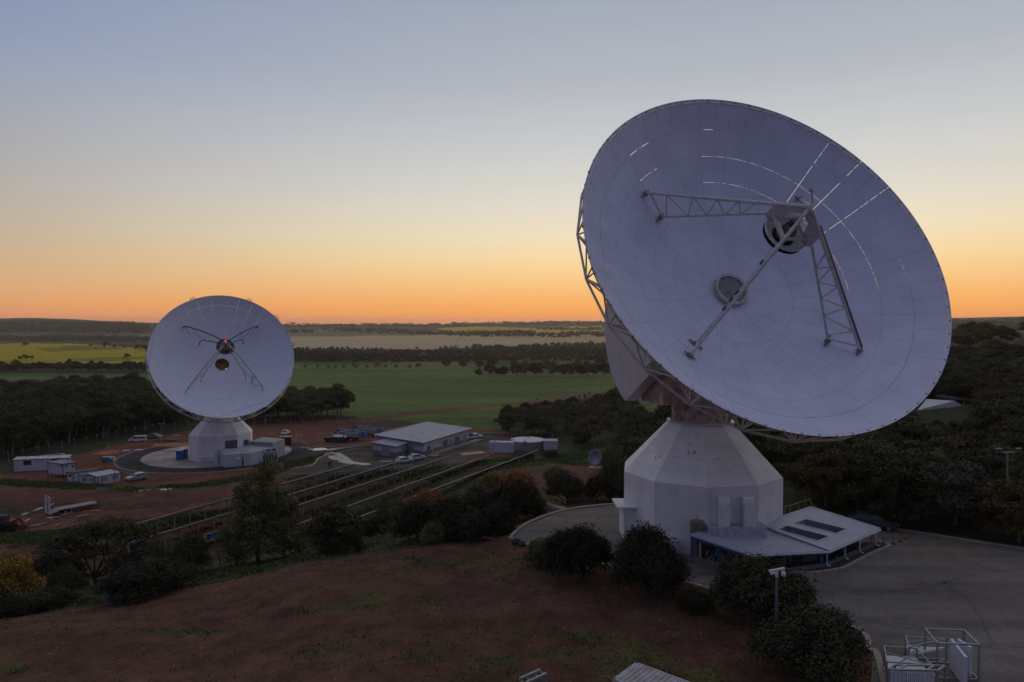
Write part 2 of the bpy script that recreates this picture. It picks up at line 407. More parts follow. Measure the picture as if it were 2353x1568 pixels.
gpatch = [[(905,1282),(960,1278),(1050,1296),(1040,1308),(960,1306)],[(760,1385),(800,1368),(880,1362),(900,1380),(850,1402),(700,1412),(640,1402)],[(1280,1450),(1340,1446),(1395,1468),(1370,1484),(1300,1470)],[(950,1372),(1010,1366),(1070,1384),(1000,1392)],[(1230,1490),(1330,1500),(1300,1520),(1220,1510)],[(1090,1512),(1180,1505),(1170,1530),(1100,1536)],[(300,1452),(420,1440),(520,1450),(430,1470)],[(0,1530),(60,1520),(80,1545),(0,1560)]]
for g_ in gpatch: cover(g_, (.078,.075,.028))
cover([(500,1400),(760,1350),(1000,1400),(1060,1500),(900,1568),(700,1568),(560,1480)], (.118,.066,.044)) if False else None
cover([(-200,1300),(0,1340),(130,1350),(300,1300),(700,1230),(1000,1200),(1170,1225),(1000,1250),(700,1297),(350,1372),(0,1425),(-200,1450)], (.05,.045,.025))
cover([(1860,760),(3500,760),(3500,1300),(2353,1262),(2030,1214),(1900,1190),(1700,1165),(1440,1160),(1440,985),(1840,940)], floor)
cover([(2180,812),(2353,806),(2500,810),(2500,826),(2180,822)], (.09,.15,.04))
cover([(2180,828),(2353,826),(2500,826),(2353,832),(2180,836)], (.06,.1,.03))

ths = np.concatenate([np.radians(np.arange(-180, -50, 4)), np.radians(np.linspace(-50, 50, 900)), np.radians(np.arange(54, 180, 4))])
rs = np.exp(np.linspace(math.log(4), math.log(9500), 720))
TH, RR = np.meshgrid(ths, rs, indexing='ij')
GX = (np.sin(TH) * RR).ravel(); GY = (np.cos(TH) * RR).ravel(); GZ = hgt(GX, GY)
def vnoise(x, y, s, seed=0):
    def h(i, j): return np.modf(np.abs(np.sin(i * 127.1 + j * 311.7 + seed * 74.7) * 43758.5453))[0]
    x = x / s; y = y / s; i = np.floor(x); j = np.floor(y); fx = x - i; fy = y - j
    fx = fx * fx * (3 - 2 * fx); fy = fy * fy * (3 - 2 * fy)
    return (h(i, j) * (1 - fx) + h(i + 1, j) * fx) * (1 - fy) + (h(i, j + 1) * (1 - fx) + h(i + 1, j + 1) * fx) * fy
def px(x, y, z):
    c, s = math.cos(PIT), math.sin(PIT); z = z - CH
    d = y * c - z * s; up = z * c + y * s; d = np.where(d < .1, .1, d)
    return CX + F * x / d, CY - F * up / d
U, V = px(GX, GY, GZ)
rr = np.hypot(GX, GY)
wn = (vnoise(GX, GY, 6, 1) - .5) + (vnoise(GX, GY, 2.2, 2) - .5) * .6; wn2 = (vnoise(GX, GY, 7, 3) - .5) + (vnoise(GX, GY, 2.5, 4) - .5) * .6
wf = (vnoise(GX, GY, 60, 5) - .5) + (vnoise(GX, GY, 25, 6) - .5) * .5
sc_px = np.clip(F / rr, .5, 40)
U2 = U + np.where(rr < 400, wn * 1.6 * sc_px, wf * 18 * sc_px); V2 = V + np.where(rr < 400, wn2 * .35 * sc_px, wf * 2.2)
C = np.zeros((len(GX), 4)); C[:, 3] = 1; C[:, :3] = floor
C[rr < 80, :3] = fgd
front = (GY > 5)
for P, col in TC:
    m = front & inpoly(U2, V2, P); C[m, :3] = col
behind = ~front | (np.abs(np.degrees(np.arctan2(GX, GY))) > 44)
C[behind & (rr < 90), :3] = fgd
C[behind & (rr >= 90), :3] = grass2
# weeds and bare patches in the foreground soil
fg = (rr < 95)
wd = vnoise(GX, GY, 9, 11) * .6 + vnoise(GX, GY, 3, 12) * .3 + vnoise(GX, GY, .9, 13) * .25
t = .8 * sstep((wd - .76) / .10)[:, None] * (fg & (np.abs(C[:, 0] - fgd[0]) < 1e-4))[:, None]
C[:, :3] = C[:, :3] * (1 - t * .75) + np.array((.080,.085,.028)) * t * .75
t = sstep((vnoise(GX, GY, 14, 21) * .6 + vnoise(GX, GY, 2, 22) * .4 - .55) / .15)[:, None] * (fg & (np.abs(C[:, 0] - fgd[0]) < .05))[:, None]
C[:, :3] = C[:, :3] * (1 - t * .3) + np.array((.14,.075,.045)) * t * .3
# crop rows: gentle tonal bands following contour
crm = (rr > 250) & (rr < 1000)
C[crm, :3] *= (1 + .5 * (vnoise(GX * .5, GY, 90, 8) - .5) + .38 * (vnoise(GX * .12, GY + GX * .1, 16, 9) - .5))[crm][:, None]
C[:, :3] *= (1 + .25 * (vnoise(GX, GY, 3.5, 31) - .5) + .2 * (vnoise(GX, GY, 14, 32) - .5))[:, None]
# wheel tracks in the lower dirt lot
for tr in ([(100,1475),(500,1425),(900,1380),(1250,1330)],[(120,1486),(500,1437),(900,1392),(1250,1341)],[(0,1215),(200,1195),(400,1165),(560,1145),(640,1130)],[(0,1232),(200,1210),(420,1178),(600,1150)],[(60,1180),(250,1172),(420,1160),(600,1135)],[(-20,1190),(250,1188),(500,1156)]):
    ws = [hit(u, v)[:2] for u, v in tr]
    d = polydist(GX, GY, [tuple(a) for a in ws] + [tuple(a) for a in ws[::-1]])
    mm = np.exp(-(d / .45) ** 2)[:, None] * .5; C[:, :3] = C[:, :3] * (1 - mm) + np.array(wet) * mm
nt_, nr_ = len(ths), len(rs)
idx = np.arange(nt_ * nr_).reshape(nt_, nr_)
q = np.stack([idx[:-1, :-1], idx[:-1, 1:], idx[1:, 1:], idx[1:, :-1]], -1).reshape(-1, 4)
q2 = np.stack([idx[-1, :-1], idx[-1, 1:], idx[0, 1:], idx[0, :-1]], -1).reshape(-1, 4)
qs = np.concatenate([q, q2])[:, ::-1]
qs = qs[:, ::-1] if False else qs
me = bpy.data.meshes.new('ground'); nv = len(GX)
tri_c = nv; VX = np.append(GX, 0); VY = np.append(GY, 0); VZ = np.append(GZ, -2.1); C = np.vstack([C, [*fgd, 1]])
ctri = np.stack([np.full(nt_, tri_c), idx[:, 0], np.roll(idx[:, 0], -1)], -1)
me.vertices.add(nv + 1); me.vertices.foreach_set('co', np.stack([VX, VY, VZ], -1).ravel())
loops = np.concatenate([qs.ravel(), ctri.ravel()]); me.loops.add(len(loops)); me.loops.foreach_set('vertex_index', loops.astype(np.int32))
st = np.concatenate([np.arange(len(qs)) * 4, len(qs) * 4 + np.arange(len(ctri)) * 3]); me.polygons.add(len(st)); me.polygons.foreach_set('loop_start', st.astype(np.int32))
me.update(calc_edges=True); me.validate()
if me.polygons[len(qs) // 2].normal.z < 0: me.flip_normals()
ca = me.color_attributes.new('cover', 'FLOAT_COLOR', 'POINT'); ca.data.foreach_set('color', C.ravel())
me.polygons.foreach_set('use_smooth', [True] * len(me.polygons))
gm = bpy.data.materials.new('ground_cover'); gm.use_nodes = True; N = gm.node_tree.nodes; L = gm.node_tree.links
b = N['Principled BSDF']; b.inputs['Roughness'].default_value = .95; b.inputs['Specular IOR Level'].default_value = .1
at = N.new('ShaderNodeAttribute'); at.attribute_name = 'cover'
tc = N.new('ShaderNodeTexCoord')
n1 = N.new('ShaderNodeTexNoise'); n1.inputs['Scale'].default_value = .35; n1.inputs['Detail'].default_value = 12; n1.inputs['Roughness'].default_value = .75; L.new(tc.outputs['Object'], n1.inputs['Vector'])
n2 = N.new('ShaderNodeTexNoise'); n2.inputs['Scale'].default_value = 5; n2.inputs['Detail'].default_value = 10; n2.inputs['Roughness'].default_value = .8; L.new(tc.outputs['Object'], n2.inputs['Vector'])
r1 = N.new('ShaderNodeMapRange'); r1.inputs['From Min'].default_value = .3; r1.inputs['From Max'].default_value = .7; r1.inputs['To Min'].default_value = .45; r1.inputs['To Max'].default_value = 1.5; L.new(n1.outputs['Fac'], r1.inputs['Value'])
r2 = N.new('ShaderNodeMapRange'); r2.inputs['From Min'].default_value = .3; r2.inputs['From Max'].default_value = .7; r2.inputs['To Min'].default_value = .4; r2.inputs['To Max'].default_value = 1.6; L.new(n2.outputs['Fac'], r2.inputs['Value'])
mm = N.new('ShaderNodeMath'); mm.operation = 'MULTIPLY'; L.new(r1.outputs[0], mm.inputs[0]); L.new(r2.outputs[0], mm.inputs[1])
vm = N.new('ShaderNodeVectorMath'); vm.operation = 'SCALE'; L.new(at.outputs['Color'], vm.inputs[0]); L.new(mm.outputs[0], vm.inputs['Scale']); L.new(vm.outputs[0], b.inputs['Base Color'])
bu = N.new('ShaderNodeBump'); bu.inputs['Strength'].default_value = .6; bu.inputs['Distance'].default_value = .15; L.new(n2.outputs['Fac'], bu.inputs['Height']); L.new(bu.outputs['Normal'], b.inputs['Normal'])
me.materials.append(gm)
ground = bpy.data.objects.new('ground', me); COL.objects.link(ground); tag(ground, kind='structure')

# ------------------------------------------------------------------ paved surfaces
def paving(name, col, fine=.5, coarse=.25, dirtc=None):
    m = mat(name, col, .95, 0, coarse, .12, spec=.12, detail=10); N = m.node_tree.nodes; L = m.node_tree.links; b = N['Principled BSDF']; src = [l for l in L if l.to_socket == b.inputs['Base Color']][0].from_socket
    tc = N.new('ShaderNodeTexCoord'); n = N.new('ShaderNodeTexNoise'); n.inputs['Scale'].default_value = 5.5; n.inputs['Detail'].default_value = 8; n.inputs['Roughness'].default_value = .85; L.new(tc.outputs['Object'], n.inputs['Vector'])
    n3 = N.new('ShaderNodeTexNoise'); n3.inputs['Scale'].default_value = .6; n3.inputs['Detail'].default_value = 10; n3.inputs['Roughness'].default_value = .7; n3.inputs['Distortion'].default_value = .6; L.new(tc.outputs['Object'], n3.inputs['Vector'])
    mp = N.new('ShaderNodeMapping'); mp.inputs['Rotation'].default_value = (0, 0, .35); mp.inputs['Scale'].default_value = (.05, .6, 1); L.new(tc.outputs['Object'], mp.inputs[0]); n4 = N.new('ShaderNodeTexNoise'); n4.inputs['Scale'].default_value = 1.2; n4.inputs['Detail'].default_value = 5; L.new(mp.outputs[0], n4.inputs['Vector'])
    def rg_(s, a, c, lo=.3, hi=.7):
        r = N.new('ShaderNodeMapRange'); r.inputs['From Min'].default_value = lo; r.inputs['From Max'].default_value = hi; r.inputs['To Min'].default_value = a; r.inputs['To Max'].default_value = c; L.new(s.outputs['Fac'], r.inputs['Value']); return r.outputs[0]
    m1 = N.new('ShaderNodeMath'); m1.operation = 'MULTIPLY'; L.new(rg_(n, 1 - fine, 1 + fine), m1.inputs[0]); L.new(rg_(n3, .82, 1.16), m1.inputs[1])
    m2 = N.new('ShaderNodeMath'); m2.operation = 'MULTIPLY'; L.new(m1.outputs[0], m2.inputs[0]); L.new(rg_(n4, .84, 1.08, .35, .6), m2.inputs[1])
    v = N.new('ShaderNodeVectorMath'); v.operation = 'SCALE'; L.new(src, v.inputs[0]); L.new(m2.outputs[0], v.inputs['Scale']); L.new(v.outputs[0], b.inputs['Base Color']); return m
asph = paving('asphalt_new', (.058,.056,.057), .35)
asph2 = paving('asphalt_brown', (.11,.09,.08), .35)
yardm = paving('asphalt_yard', (.19,.165,.145), .5, .12)
padm = paving('pad_concrete', (.46,.39,.34), .25, .2)
water = mat('puddle_water', (.05,.042,.036), .10, 0, .05, 1, spec=.5)
def broken(m, sc_, lo):
    N = m.node_tree.nodes; L = m.node_tree.links; tc = N.new('ShaderNodeTexCoord'); no = N.new('ShaderNodeTexNoise'); no.inputs['Scale'].default_value = sc_; no.inputs['Detail'].default_value = 6; L.new(tc.outputs['Object'], no.inputs['Vector'])
    mr = N.new('ShaderNodeMapRange'); mr.inputs['From Min'].default_value = lo; mr.inputs['From Max'].default_value = lo + .05; L.new(no.outputs['Fac'], mr.inputs['Value']); L.new(mr.outputs[0], N['Principled BSDF'].inputs['Alpha'])
broken(water, .55, .48)
wetm = mat('wet_asphalt', (.06,.057,.057), .28, 0, .1, 1, spec=.5); broken(wetm, .35, .38)
def circ(cx, cy, r, n=96): return [(cx + r * math.cos(i * 2 * math.pi / n), cy + r * math.sin(i * 2 * math.pi / n)) for i in range(n)]
PC = (-81.8, 189.7)
drape('yard', yardP[:], yardm, .03, 4)
for seg, nm in (([(1174,1235),(1200,1212),(1240,1192),(1290,1176),(1350,1166),(1420,1160),(1500,1158)], 'kerb'), ([(2010,1213),(2100,1224),(2200,1240),(2353,1263),(2600,1300)], 'kerb'),
                ([(1170,1237),(1250,1268),(1320,1284),(1400,1302),(1560,1337),(1700,1374),(1850,1407),(1950,1440),(1985,1460),(1996,1478),(1990,1492)], 'kerb')):
    kerb(nm, [atZ(u, v, YZ)[:2] for u, v in spline(seg, 5)], .34, .15, None, .03)
kerb('kerb', [atZ(u, v, YZ)[:2] for u, v in spline([(1996,1499),(2010,1499),(2019,1520),(2028,1560),(2042,1620)], 4)], .4, .16, None, .03)
drape('ring_road', circ(*PC, 25.2), asph, .04, 3)
kerb('kerb', [p for i, p in enumerate(circ(*PC, 25.3, 120)) if not (i < 12 or i > 104)], .35, .13)
drape('concrete_pad', circ(*PC, 19.3), padm, .07, 3)
def W(P): return [tuple(hit(u, v)[:2]) for u, v in P]
drape('road', W([(632,1027),(687,1029),(742,1028.5),(808,1024),(900,1012),(900,1019),(800,1034),(742,1043),(700,1051),(660,1060),(610,1066),(600,1040)]), asph, .055, 3)
drape('car_park', W([(645,1092),(650,1081),(705,1073),(725,1066),(728,1058),(742,1049),(778,1040),(859,1025),(930,1015),(1100,992),(1165,994),(1165,1000),(1125,1020),(1110,1040),(1060,1062),(1000,1072),(900,1078),(800,1085),(720,1092)]), asph2, .06, 3)
kerb('kerb', W(spline([(632,1026.5),(687,1028.5),(742,1028),(808,1023.5),(870,1016)], 5)), .35, .13)
kerb('kerb', W(spline([(600,1092),(650,1081),(700,1074),(722,1067),(727,1060),(740,1050),(778,1040),(859,1025)], 5)), .4, .15, mat('kerb_pink', (.42,.30,.24), .8))
kerb('kerb', W([(1082,995.5),(1120,995),(1165,995.5)]), .35, .13)
for P in ([(742,1045),(775,1040),(800,1052),(815,1062),(850,1066),(840,1070),(795,1066),(765,1057)],):
    drape('puddle', W(spline(P, 3, True)), wetm, .075, 3)
water2 = mat('puddle_clear', (.05,.045,.04), .08, 0, .05, 1, spec=.6)
drape('puddle', W(spline([(716,1033),(728,1030.5),(742,1030),(752,1032),(745,1035),(722,1036)], 4, True)), water2, .075, 3)
drape('puddle', W(spline([(694,1027.5),(706,1029),(720,1033),(712,1034),(698,1031)], 3, True)), water, .075, 3)
drape('puddle', W(spline([(752,1033),(800,1026),(850,1021),(850,1023),(800,1030),(756,1036)], 3, True)), wetm, .075, 3)
for P in ([(46,1198),(70,1193),(60,1200),(40,1212),(14,1216),(26,1204)], [(0,1222),(18,1214),(34,1210),(20,1224)], [(282,1123),(300,1125),(316,1128),(350,1126),(318,1131),(290,1128)], [(352,1127),(380,1122),(410,1119),(400,1124),(360,1130)], [(470,1113),(486,1117),(478,1120),(462,1116)], [(50,1180),(90,1168),(120,1158),(122,1160),(92,1171),(56,1184)]):
    drape('puddle', W(spline(P, 3, True)), water, .06, 3)
for P in ([(350,1022),(392,1016),(436,1022),(400,1027),(352,1025)], [(212,1043),(262,1035),(272,1041),(240,1046)]):
    drape('sand_patch', W(spline(P, 3, True)), mat('orange_sand', (.40,.16,.05), .9, 0, .2, 2), .06, 3)
for (u, v, w) in ((290,1037,2.0),(319,1035.5,2.2)):
    p = hit(u, v); b = MB(); b.box(p + Vector((0,0,.12)), (w,1.6,.3)); b.cur = 0
    tag(b.build('concrete_slab', mat('pale_slab', (.5,.45,.4), .8)), 'left of two pale concrete slabs on red dirt near the ring road' if u < 300 else 'right of two pale concrete slabs on red dirt near the ring road', 'slab', 'pale slabs on the red dirt')

# ------------------------------------------------------------------ dish antennas
def antenna(loc, label, P, far=False):
    ax, ay, Rb, rot, az, el, Ld, zc, dep, zs, SZr = P
    zb = loc[2]; RD = 17.5
    root = empty('dish_antenna', loc, label, 'dish antenna', 'large dish antennas')
    n = Vector((math.sin(az) * math.cos(el), -math.cos(az) * math.cos(el), math.sin(el)))
    x = Vector((0, 0, 1)).cross(n).normalized(); y = n.cross(x)
    M = Matrix((x, y, n)).transposed(); E = Vector((ax, ay, zc)); Cn = E + n * Ld
    def Q(r, ph, z): return Cn + M @ Vector((r * math.cos(ph), r * math.sin(ph), z))
    def zpar(r): return (r * r / RD ** 2 - 1) * dep
    dm = dishm_far if far else dishm
    # --- pedestal: ten sided walls, sloping shoulder, neck
    def ring(r, z): return [Vector((ax + r * math.sin(rot + k * math.pi / 5), ay - r * math.cos(rot + k * math.pi / 5), z)) for k in range(10)]
    zt = zs + 5.1; Rt = 3.4
    b = MB(); r0 = ring(Rb, zb - 1.5); r1 = ring(Rb, zs); r2 = ring(Rt, zt)
    vs = r0 + r1 + r2; fs = []
    for k in range(10):
        j = (k + 1) % 10; fs += [(k, j, 10 + j, 10 + k), (10 + k, 10 + j, 20 + j, 20 + k)]
    fs.append(tuple(range(20, 30))); b.add(vs, fs)
    b.build('pedestal', pedm2 if far else pedm, root)
    b = MB(); t1 = ring(Rt + .18, zt + .02); t2 = ring(Rt + .18, zt + .14); b.add(t1 + t2, [(k, (k + 1) % 10, 10 + (k + 1) % 10, 10 + k) for k in range(10)] + [tuple(range(10, 20)), tuple(range(9, -1, -1))])
    b.build('capping', white, root)
    nb = MB(); c0 = (ax, ay, zt + .15)
    nb.lathe(c0, [(3.15, 0), (3.15, .12), (2.95, .14), (2.9, 1.1), (2.98, 1.1), (2.98, 1.25), (2.9, 1.25), (2.9, 1.7), (3.0, 1.72), (3.0, 1.9), (2.7, 1.95)], 40, cap1=True)
    neck = nb.build('neck', mat('neck_paint', (.58,.51,.48), .6, 0, .1, 1.2, col2=(.30,.22,.18)), root)
    fb = MB()
    for k in range(20):
        a = k * math.pi / 10; d = Vector((math.cos(a), math.sin(a), 0)); p = Vector(c0) + d * 3.0
        fb.bar(p + Vector((0, 0, .14)), p + Vector((0, 0, .75)), .05, .22) if False else fb.add([p + d * .14, p - d * .1, p - d * .1 + Vector((0, 0, .75)), p + Vector((0, 0, .75)) - d * .04], [(0, 1, 2, 3)])
    fb.split('stiffener_fin', mat('fin_paint', (.40,.33,.30), .6), neck)
    # --- yoke with two arms
    nh = Vector((math.sin(az), -math.cos(az), 0)); zy = zt + 2.1
    Mz = Matrix((x, nh, Vector((0, 0, 1)))).transposed()
    b = MB()
    def yb(s0, s1, d0, d1, z0, z1, z0b=None):
        z0b = z0 if z0b is None else z0b
        pts = [(s0, d0, z0b), (s1, d0, z0b), (s1, d1, z0), (s0, d1, z0), (s0, d0, z1), (s1, d0, z1), (s1, d1, z1), (s0, d1, z1)]
        b.add([Vector((ax, ay, 0)) + Mz @ Vector(p) for p in pts], [(3, 2, 1, 0), (4, 5, 6, 7), (0, 1, 5, 4), (1, 2, 6, 5), (2, 3, 7, 6), (3, 0, 4, 7)])
    yb(-5.6, 5.6, -2.5, 2.5, zy, zy + 2.8)
    for s in (-1, 1):
        a0, a1 = sorted((s * 4.3, s * 5.6)); yb(a0, a1, -2.2, 2.2, zy + 2.8, zc - 1); yb(a0 + .002, a1 - .002, -1.2, 1.2, zc - 1, zc + 1.1)
    b.build('yoke', rust if not far else steel, root)
    # --- counterweights
    for s in (-1, 1):
        b = MB(); pl = [(-.3, -5.9), (-6.9, -6.0)] + [(-9.15 * math.cos(t), 9.15 * math.sin(t)) for t in np.linspace(-.68, .68, 16)] + [(-6.9, 6.0), (-.3, 5.9), (1.2, 3.0), (1.2, -3.0)]
        s0, s1 = s * 5.75, s * 7.1
        vs = [E + x * s0 + n * a + y * b_ for a, b_ in pl] + [E + x * s1 + n * a + y * b_ for a, b_ in pl]; m_ = len(pl)
        b.add(vs, [(i, (i + 1) % m_, m_ + (i + 1) % m_, m_ + i) for i in range(m_)] + [tuple(range(m_ - 1, -1, -1)), tuple(range(m_, 2 * m_))])
        b.build('counterweight', mat('counterweight_paint', (.56,.52,.52), .6, 0, .05, .7), root)
    b = MB(); b.tube(E - x * 5.7, E + x * 5.7, 1.0, 20); b.lathe(E + n * .5, [(3.6, 0), (3.8, 2.5), (3.4, Ld - dep - 2.6)], 28, M, True, True)
    b.build('elevation_housing', steel, root)
    # --- reflector panels with open joints
    rb = [1.72, 4.0, 6.2, 8.6, 11.0, 13.2, 15.3, 17.5]; ns = [15, 15, 30, 30, 30, 30, 60]
    b = MB(); th = .03
    def ga(r, deg):   # joint width of a ring joint
        deg = (deg + 40) % 360 - 40
        if not far: return .036 if (r in (11.0, 13.2) and -13 < deg < 101) or (r == 13.2 and 122 < deg < 134) or (r == 15.3 and (91 < deg < 99 or 121 < deg < 134)) else .02
        return .026 if (60 < deg < 122 and r > 14) else .02
    def gr(r, deg):
        deg = deg % 360
        if not far: return .036 if r > 10.9 and min(abs(deg - q) for q in (26, 38, 50)) < 1 else .02
        return .03 if r > 10.9 and min(abs(deg - q) for q in (50, 62, 74, 98, 110, 122)) < 1 else .02
    for i in range(7):
        for k in range(ns[i]):
            a0, a1 = k * 2 * math.pi / ns[i] + R(2), (k + 1) * 2 * math.pi / ns[i] + R(2); dm_ = math.degrees((a0 + a1) / 2); ra, rc = rb[i] + (ga(rb[i], dm_) / 2 if i else 0), rb[i + 1] - (ga(rb[i + 1], dm_) / 2 if i < 6 else 0); g0, g1 = gr(rb[i], round(math.degrees(a0))), gr(rb[i], round(math.degrees(a1)))
            na, nr = max(2, 60 // ns[i]), 3
            rows = []
            for ir in range(nr + 1):
                r = ra + (rc - ra) * ir / nr; gA = g0 / 2 / r; gB = g1 / 2 / r
                rows.append([Q(r, a0 + gA + (a1 - a0 - gA - gB) * ia / na, zpar(r)) for ia in range(na + 1)])
            top = [p for rw in rows for p in rw]; w = na + 1; nn = len(top)
            bot = [p - n * th for p in top]
            fs = []
            for ir in range(nr):
                for ia in range(na):
                    q0 = ir * w + ia; fs.append((q0, q0 + w, q0 + w + 1, q0 + 1)); fs.append((nn + q0, nn + q0 + 1, nn + q0 + w + 1, nn + q0 + w))
            bd = [j for j in range(w)] + [j * w + na for j in range(1, nr + 1)] + [nr * w + j for j in range(na - 1, -1, -1)] + [j * w for j in range(nr - 1, 0, -1)]
            for j in range(len(bd)):
                p, q_ = bd[j], bd[(j + 1) % len(bd)]; fs.append((p, q_, nn + q_, nn + p))
            b.add(top + bot, fs)
    o = b.build('reflector', dm, root)
    js = MB()   # strips added to block sky light through the narrow joints
    for i in range(7):
        for k in range(ns[i]):
            a0, a1 = k * 2 * math.pi / ns[i] + R(2), (k + 1) * 2 * math.pi / ns[i] + R(2); dg = math.degrees((a0 + a1) / 2)
            if gr(rb[i], round(math.degrees(a0))) < .025:
                pp_ = [Q(r, a0, zpar(r) - th - .03) for r in np.linspace(rb[i], rb[i + 1], 4)]
                for p_, q_ in zip(pp_[:-1], pp_[1:]): js.bar(p_, q_, .12, .02) if False else js.tube(p_, q_, .035, 4, cap=False)
            if i and ga(rb[i], dg) < .025:
                pp_ = [Q(rb[i], a, zpar(rb[i]) - th - .03) for a in np.linspace(a0, a1, max(2, 60 // ns[i]) + 1)]
                for p_, q_ in zip(pp_[:-1], pp_[1:]): js.tube(p_, q_, .035, 4, cap=False)
    js.build('joint_strip', mat('joint_backing', (.36,.37,.44), .8), o)
    # --- backing truss
    b = MB(); K = 24; k2 = 48
    def nd(r, k, K_, dz): return Q(r, (k + .5) * 2 * math.pi / K_ if K_ == K else k * 2 * math.pi / K_, dz)
    Aq = [nd(17.75 if far else 17.2, k, K, -2.8 if far else -2.3) for k in range(K)]; D = [nd(11.2, k, K, zpar(11.2) - 2.5) for k in range(K)]; G = [nd(6.6, k, K, zpar(6.6) - 2.4) for k in range(K)]; Hh = [nd(3.5, k, K, -dep - 2.2) for k in range(K)]
    B = [nd(17.3, k, k2, -.25) for k in range(k2)]; Cc = [nd(14.4, k, k2, zpar(14.4) - .3) for k in range(k2)]; I2 = [nd(9.2, k, k2, zpar(9.2) - .3) for k in range(k2)]; J2 = [nd(4.6, k, k2, zpar(4.6) - .3) for k in range(k2)]
    for k in range(K):
        j = (k + 1) % K; m0, m1, m2 = (2 * k) % k2, (2 * k + 1) % k2, (2 * k + 2) % k2
        for p, q_, r in ((Aq[k], Aq[j], .11), (Aq[k], D[k], .10), (D[k], D[j], .09), (D[k], G[k], .09), (G[k], Hh[k], .1), (Aq[k], B[m0], .075), (Aq[k], B[m1], .075), (Aq[k], B[m2], .075),
                         (Aq[k], Cc[m0], .075), (Aq[k], Cc[m2], .075), (D[k], Cc[m0], .07), (D[k], Cc[m1], .07), (D[k], Cc[m2], .07), (D[k], I2[m0], .07), (D[k], I2[m2], .07), (G[k], I2[m1], .07), (G[k], J2[m1], .07), (Aq[k], D[j], .07)):
            b.tube(p, q_, r * (1.4 if far else 1), 5, cap=False)
    for k in range(k2):
        j = (k + 1) % k2
        b.tube(B[k], B[j], .10, 6, cap=False); b.tube(Cc[k], Cc[j], .07, 5, cap=False); b.tube(B[k], Cc[k], .08, 5, cap=False); b.tube(I2[k], I2[j], .07, 5, cap=False); b.tube(Cc[k], I2[k], .07, 5, cap=False)
    B2 = [nd(17.05, k, k2, -1.0) for k in range(k2)]
    for k in range(k2):
        j = (k + 1) % k2; b.tube(B2[k], B2[j], .06, 5, cap=False); b.tube(B[k], B2[k], .05, 5, cap=False); b.tube(B2[k], B[j], .045, 4, cap=False); b.tube(B2[k], Cc[k], .05, 4, cap=False)
    b.build('backing_truss', mat('truss_paint', (.80,.75,.70), .5, 0, .1, 3), root)
    b = MB()
    for k in range(72): b.box(Q(17.42, k * 2 * math.pi / 72, -.16), (.16, .16, .22), M)
    b.split('rim_bracket', steeld, root)
    # --- subreflector and its legs
    ph0 = 3 * math.pi / 4 + .015
    if not far:
        Zs = SZr - .3; Za = Zs + 3.3
        b = MB()
        b.lathe(Cn + n * (Zs - .9), [(0.05, .05), (.9, .12), (1.85, .62), (1.93, .7), (1.93, .95), (1.84, .95), (1.84, .72), (.9, .25), (.05, .2)], 48, M)
        sub = b.build('subreflector', steel, root)
        b = MB()
        b.lathe(Cn + n * (Zs - .65), [(1.8, 0), (1.82, .22)], 40, M); b.lathe(Cn + n * (Zs - .7), [(.05, .1), (1.88, .1)], 40, M)
        b.build('cup_lining', dark, sub)
        b = MB(); b.lathe(Cn + n * (Zs - .5), [(.75, 0), (.75, .35), (.3, .4)], 24, M, cap1=True)
        for k in range(6):
            a = k * math.pi / 3 + .3; b.tube(Q(.9, a, Zs - .4), Q(.45, a + .7, Zs + .9), .06, 6)
        for s in (-.55, .55): b.box(Cn + n * (Zs + .55) + x * s * .6 + y * s, (.4, .35, .7), M)
        b.build('actuator', mat('actuator_grey', (.12,.12,.12), .6), sub)
        # crossed gusset plates around the apex
        hb = MB()
        def plate(ph, outline):
            d = M @ Vector((math.cos(ph), math.sin(ph), 0)); e = M @ Vector((-math.sin(ph), math.cos(ph), 0)) * .06
            for a in outline:
                vs = [Cn + d * p + n * h + e for p, h in a] + [Cn + d * p + n * h - e for p, h in a]; m_ = len(a)
                hb.add(vs, [tuple(range(m_)), tuple(range(2 * m_ - 1, m_ - 1, -1))] + [(i, m_ + i, m_ + (i + 1) % m_, (i + 1) % m_) for i in range(m_)])
        for q_ in range(4):
            ph = ph0 + q_ * math.pi / 2
            plate(ph, [[(1.25, Zs + .15), (1.9, Zs - .05), (2.3, Zs + .15), (2.3, Zs + 1.5), (1.3, Zs + 2.2)], [(1.25, Zs + .15), (1.3, Zs + 2.2), (.0, Za + .1), (0, Zs + 2.45), (.8, Zs + 2.0)]])
        cor = [Q(1.6, ph0 + q_ * math.pi / 2, Zs + .55) for q_ in range(4)]
        for q_ in range(4):
            p, r_ = cor[q_], cor[(q_ + 1) % 4]; dd = (r_ - p).normalized(); tt = n
            hb.bar(p, r_, .34, .28)
        hb.build('apex_frame', steel, root)
        b = MB(); pA = Q(.5, ph0 + 3 * math.pi / 2, Za + .1); b.tube(pA, pA + n * .3 + y * .9, .05, 6); b.tube(pA + y * .3, pA + x * .5 + y * 1.3, .04, 6); b.box(pA + y * 1.1 + n * .3, (.16, .3, .16), M)
        b.build('aerial', steeld, root)
        for q_ in range(4):
            ph = ph0 + q_ * math.pi / 2
            fo = Q(12.05, ph, zpar(12.05) + .35); fi = Q(9.62, ph, zpar(9.62) + .3); ap = Q(.25, ph, Za - .1); inn = Q(2.35, ph, Zs + .3)
            lg = MB(); lg.tube(fo, ap, .13, 12, .165); lg.tube(fi, inn, .115, 12, .13)
            def on(a, c, t): return a + (c - a) * t
            ts = [0.06, .17, .28, .38, .47, .56, .64, .72, .78, .84]
            for i in range(len(ts) - 1):
                t0, t1 = ts[i], ts[i + 1]
                p = on(fi, inn, t0) if i % 2 == 0 else on(fo, ap, t0 * .86); r_ = on(fo, ap, t1 * .86) if i % 2 == 0 else on(fi, inn, t1)
                lg.tube(p, r_, .065, 8)
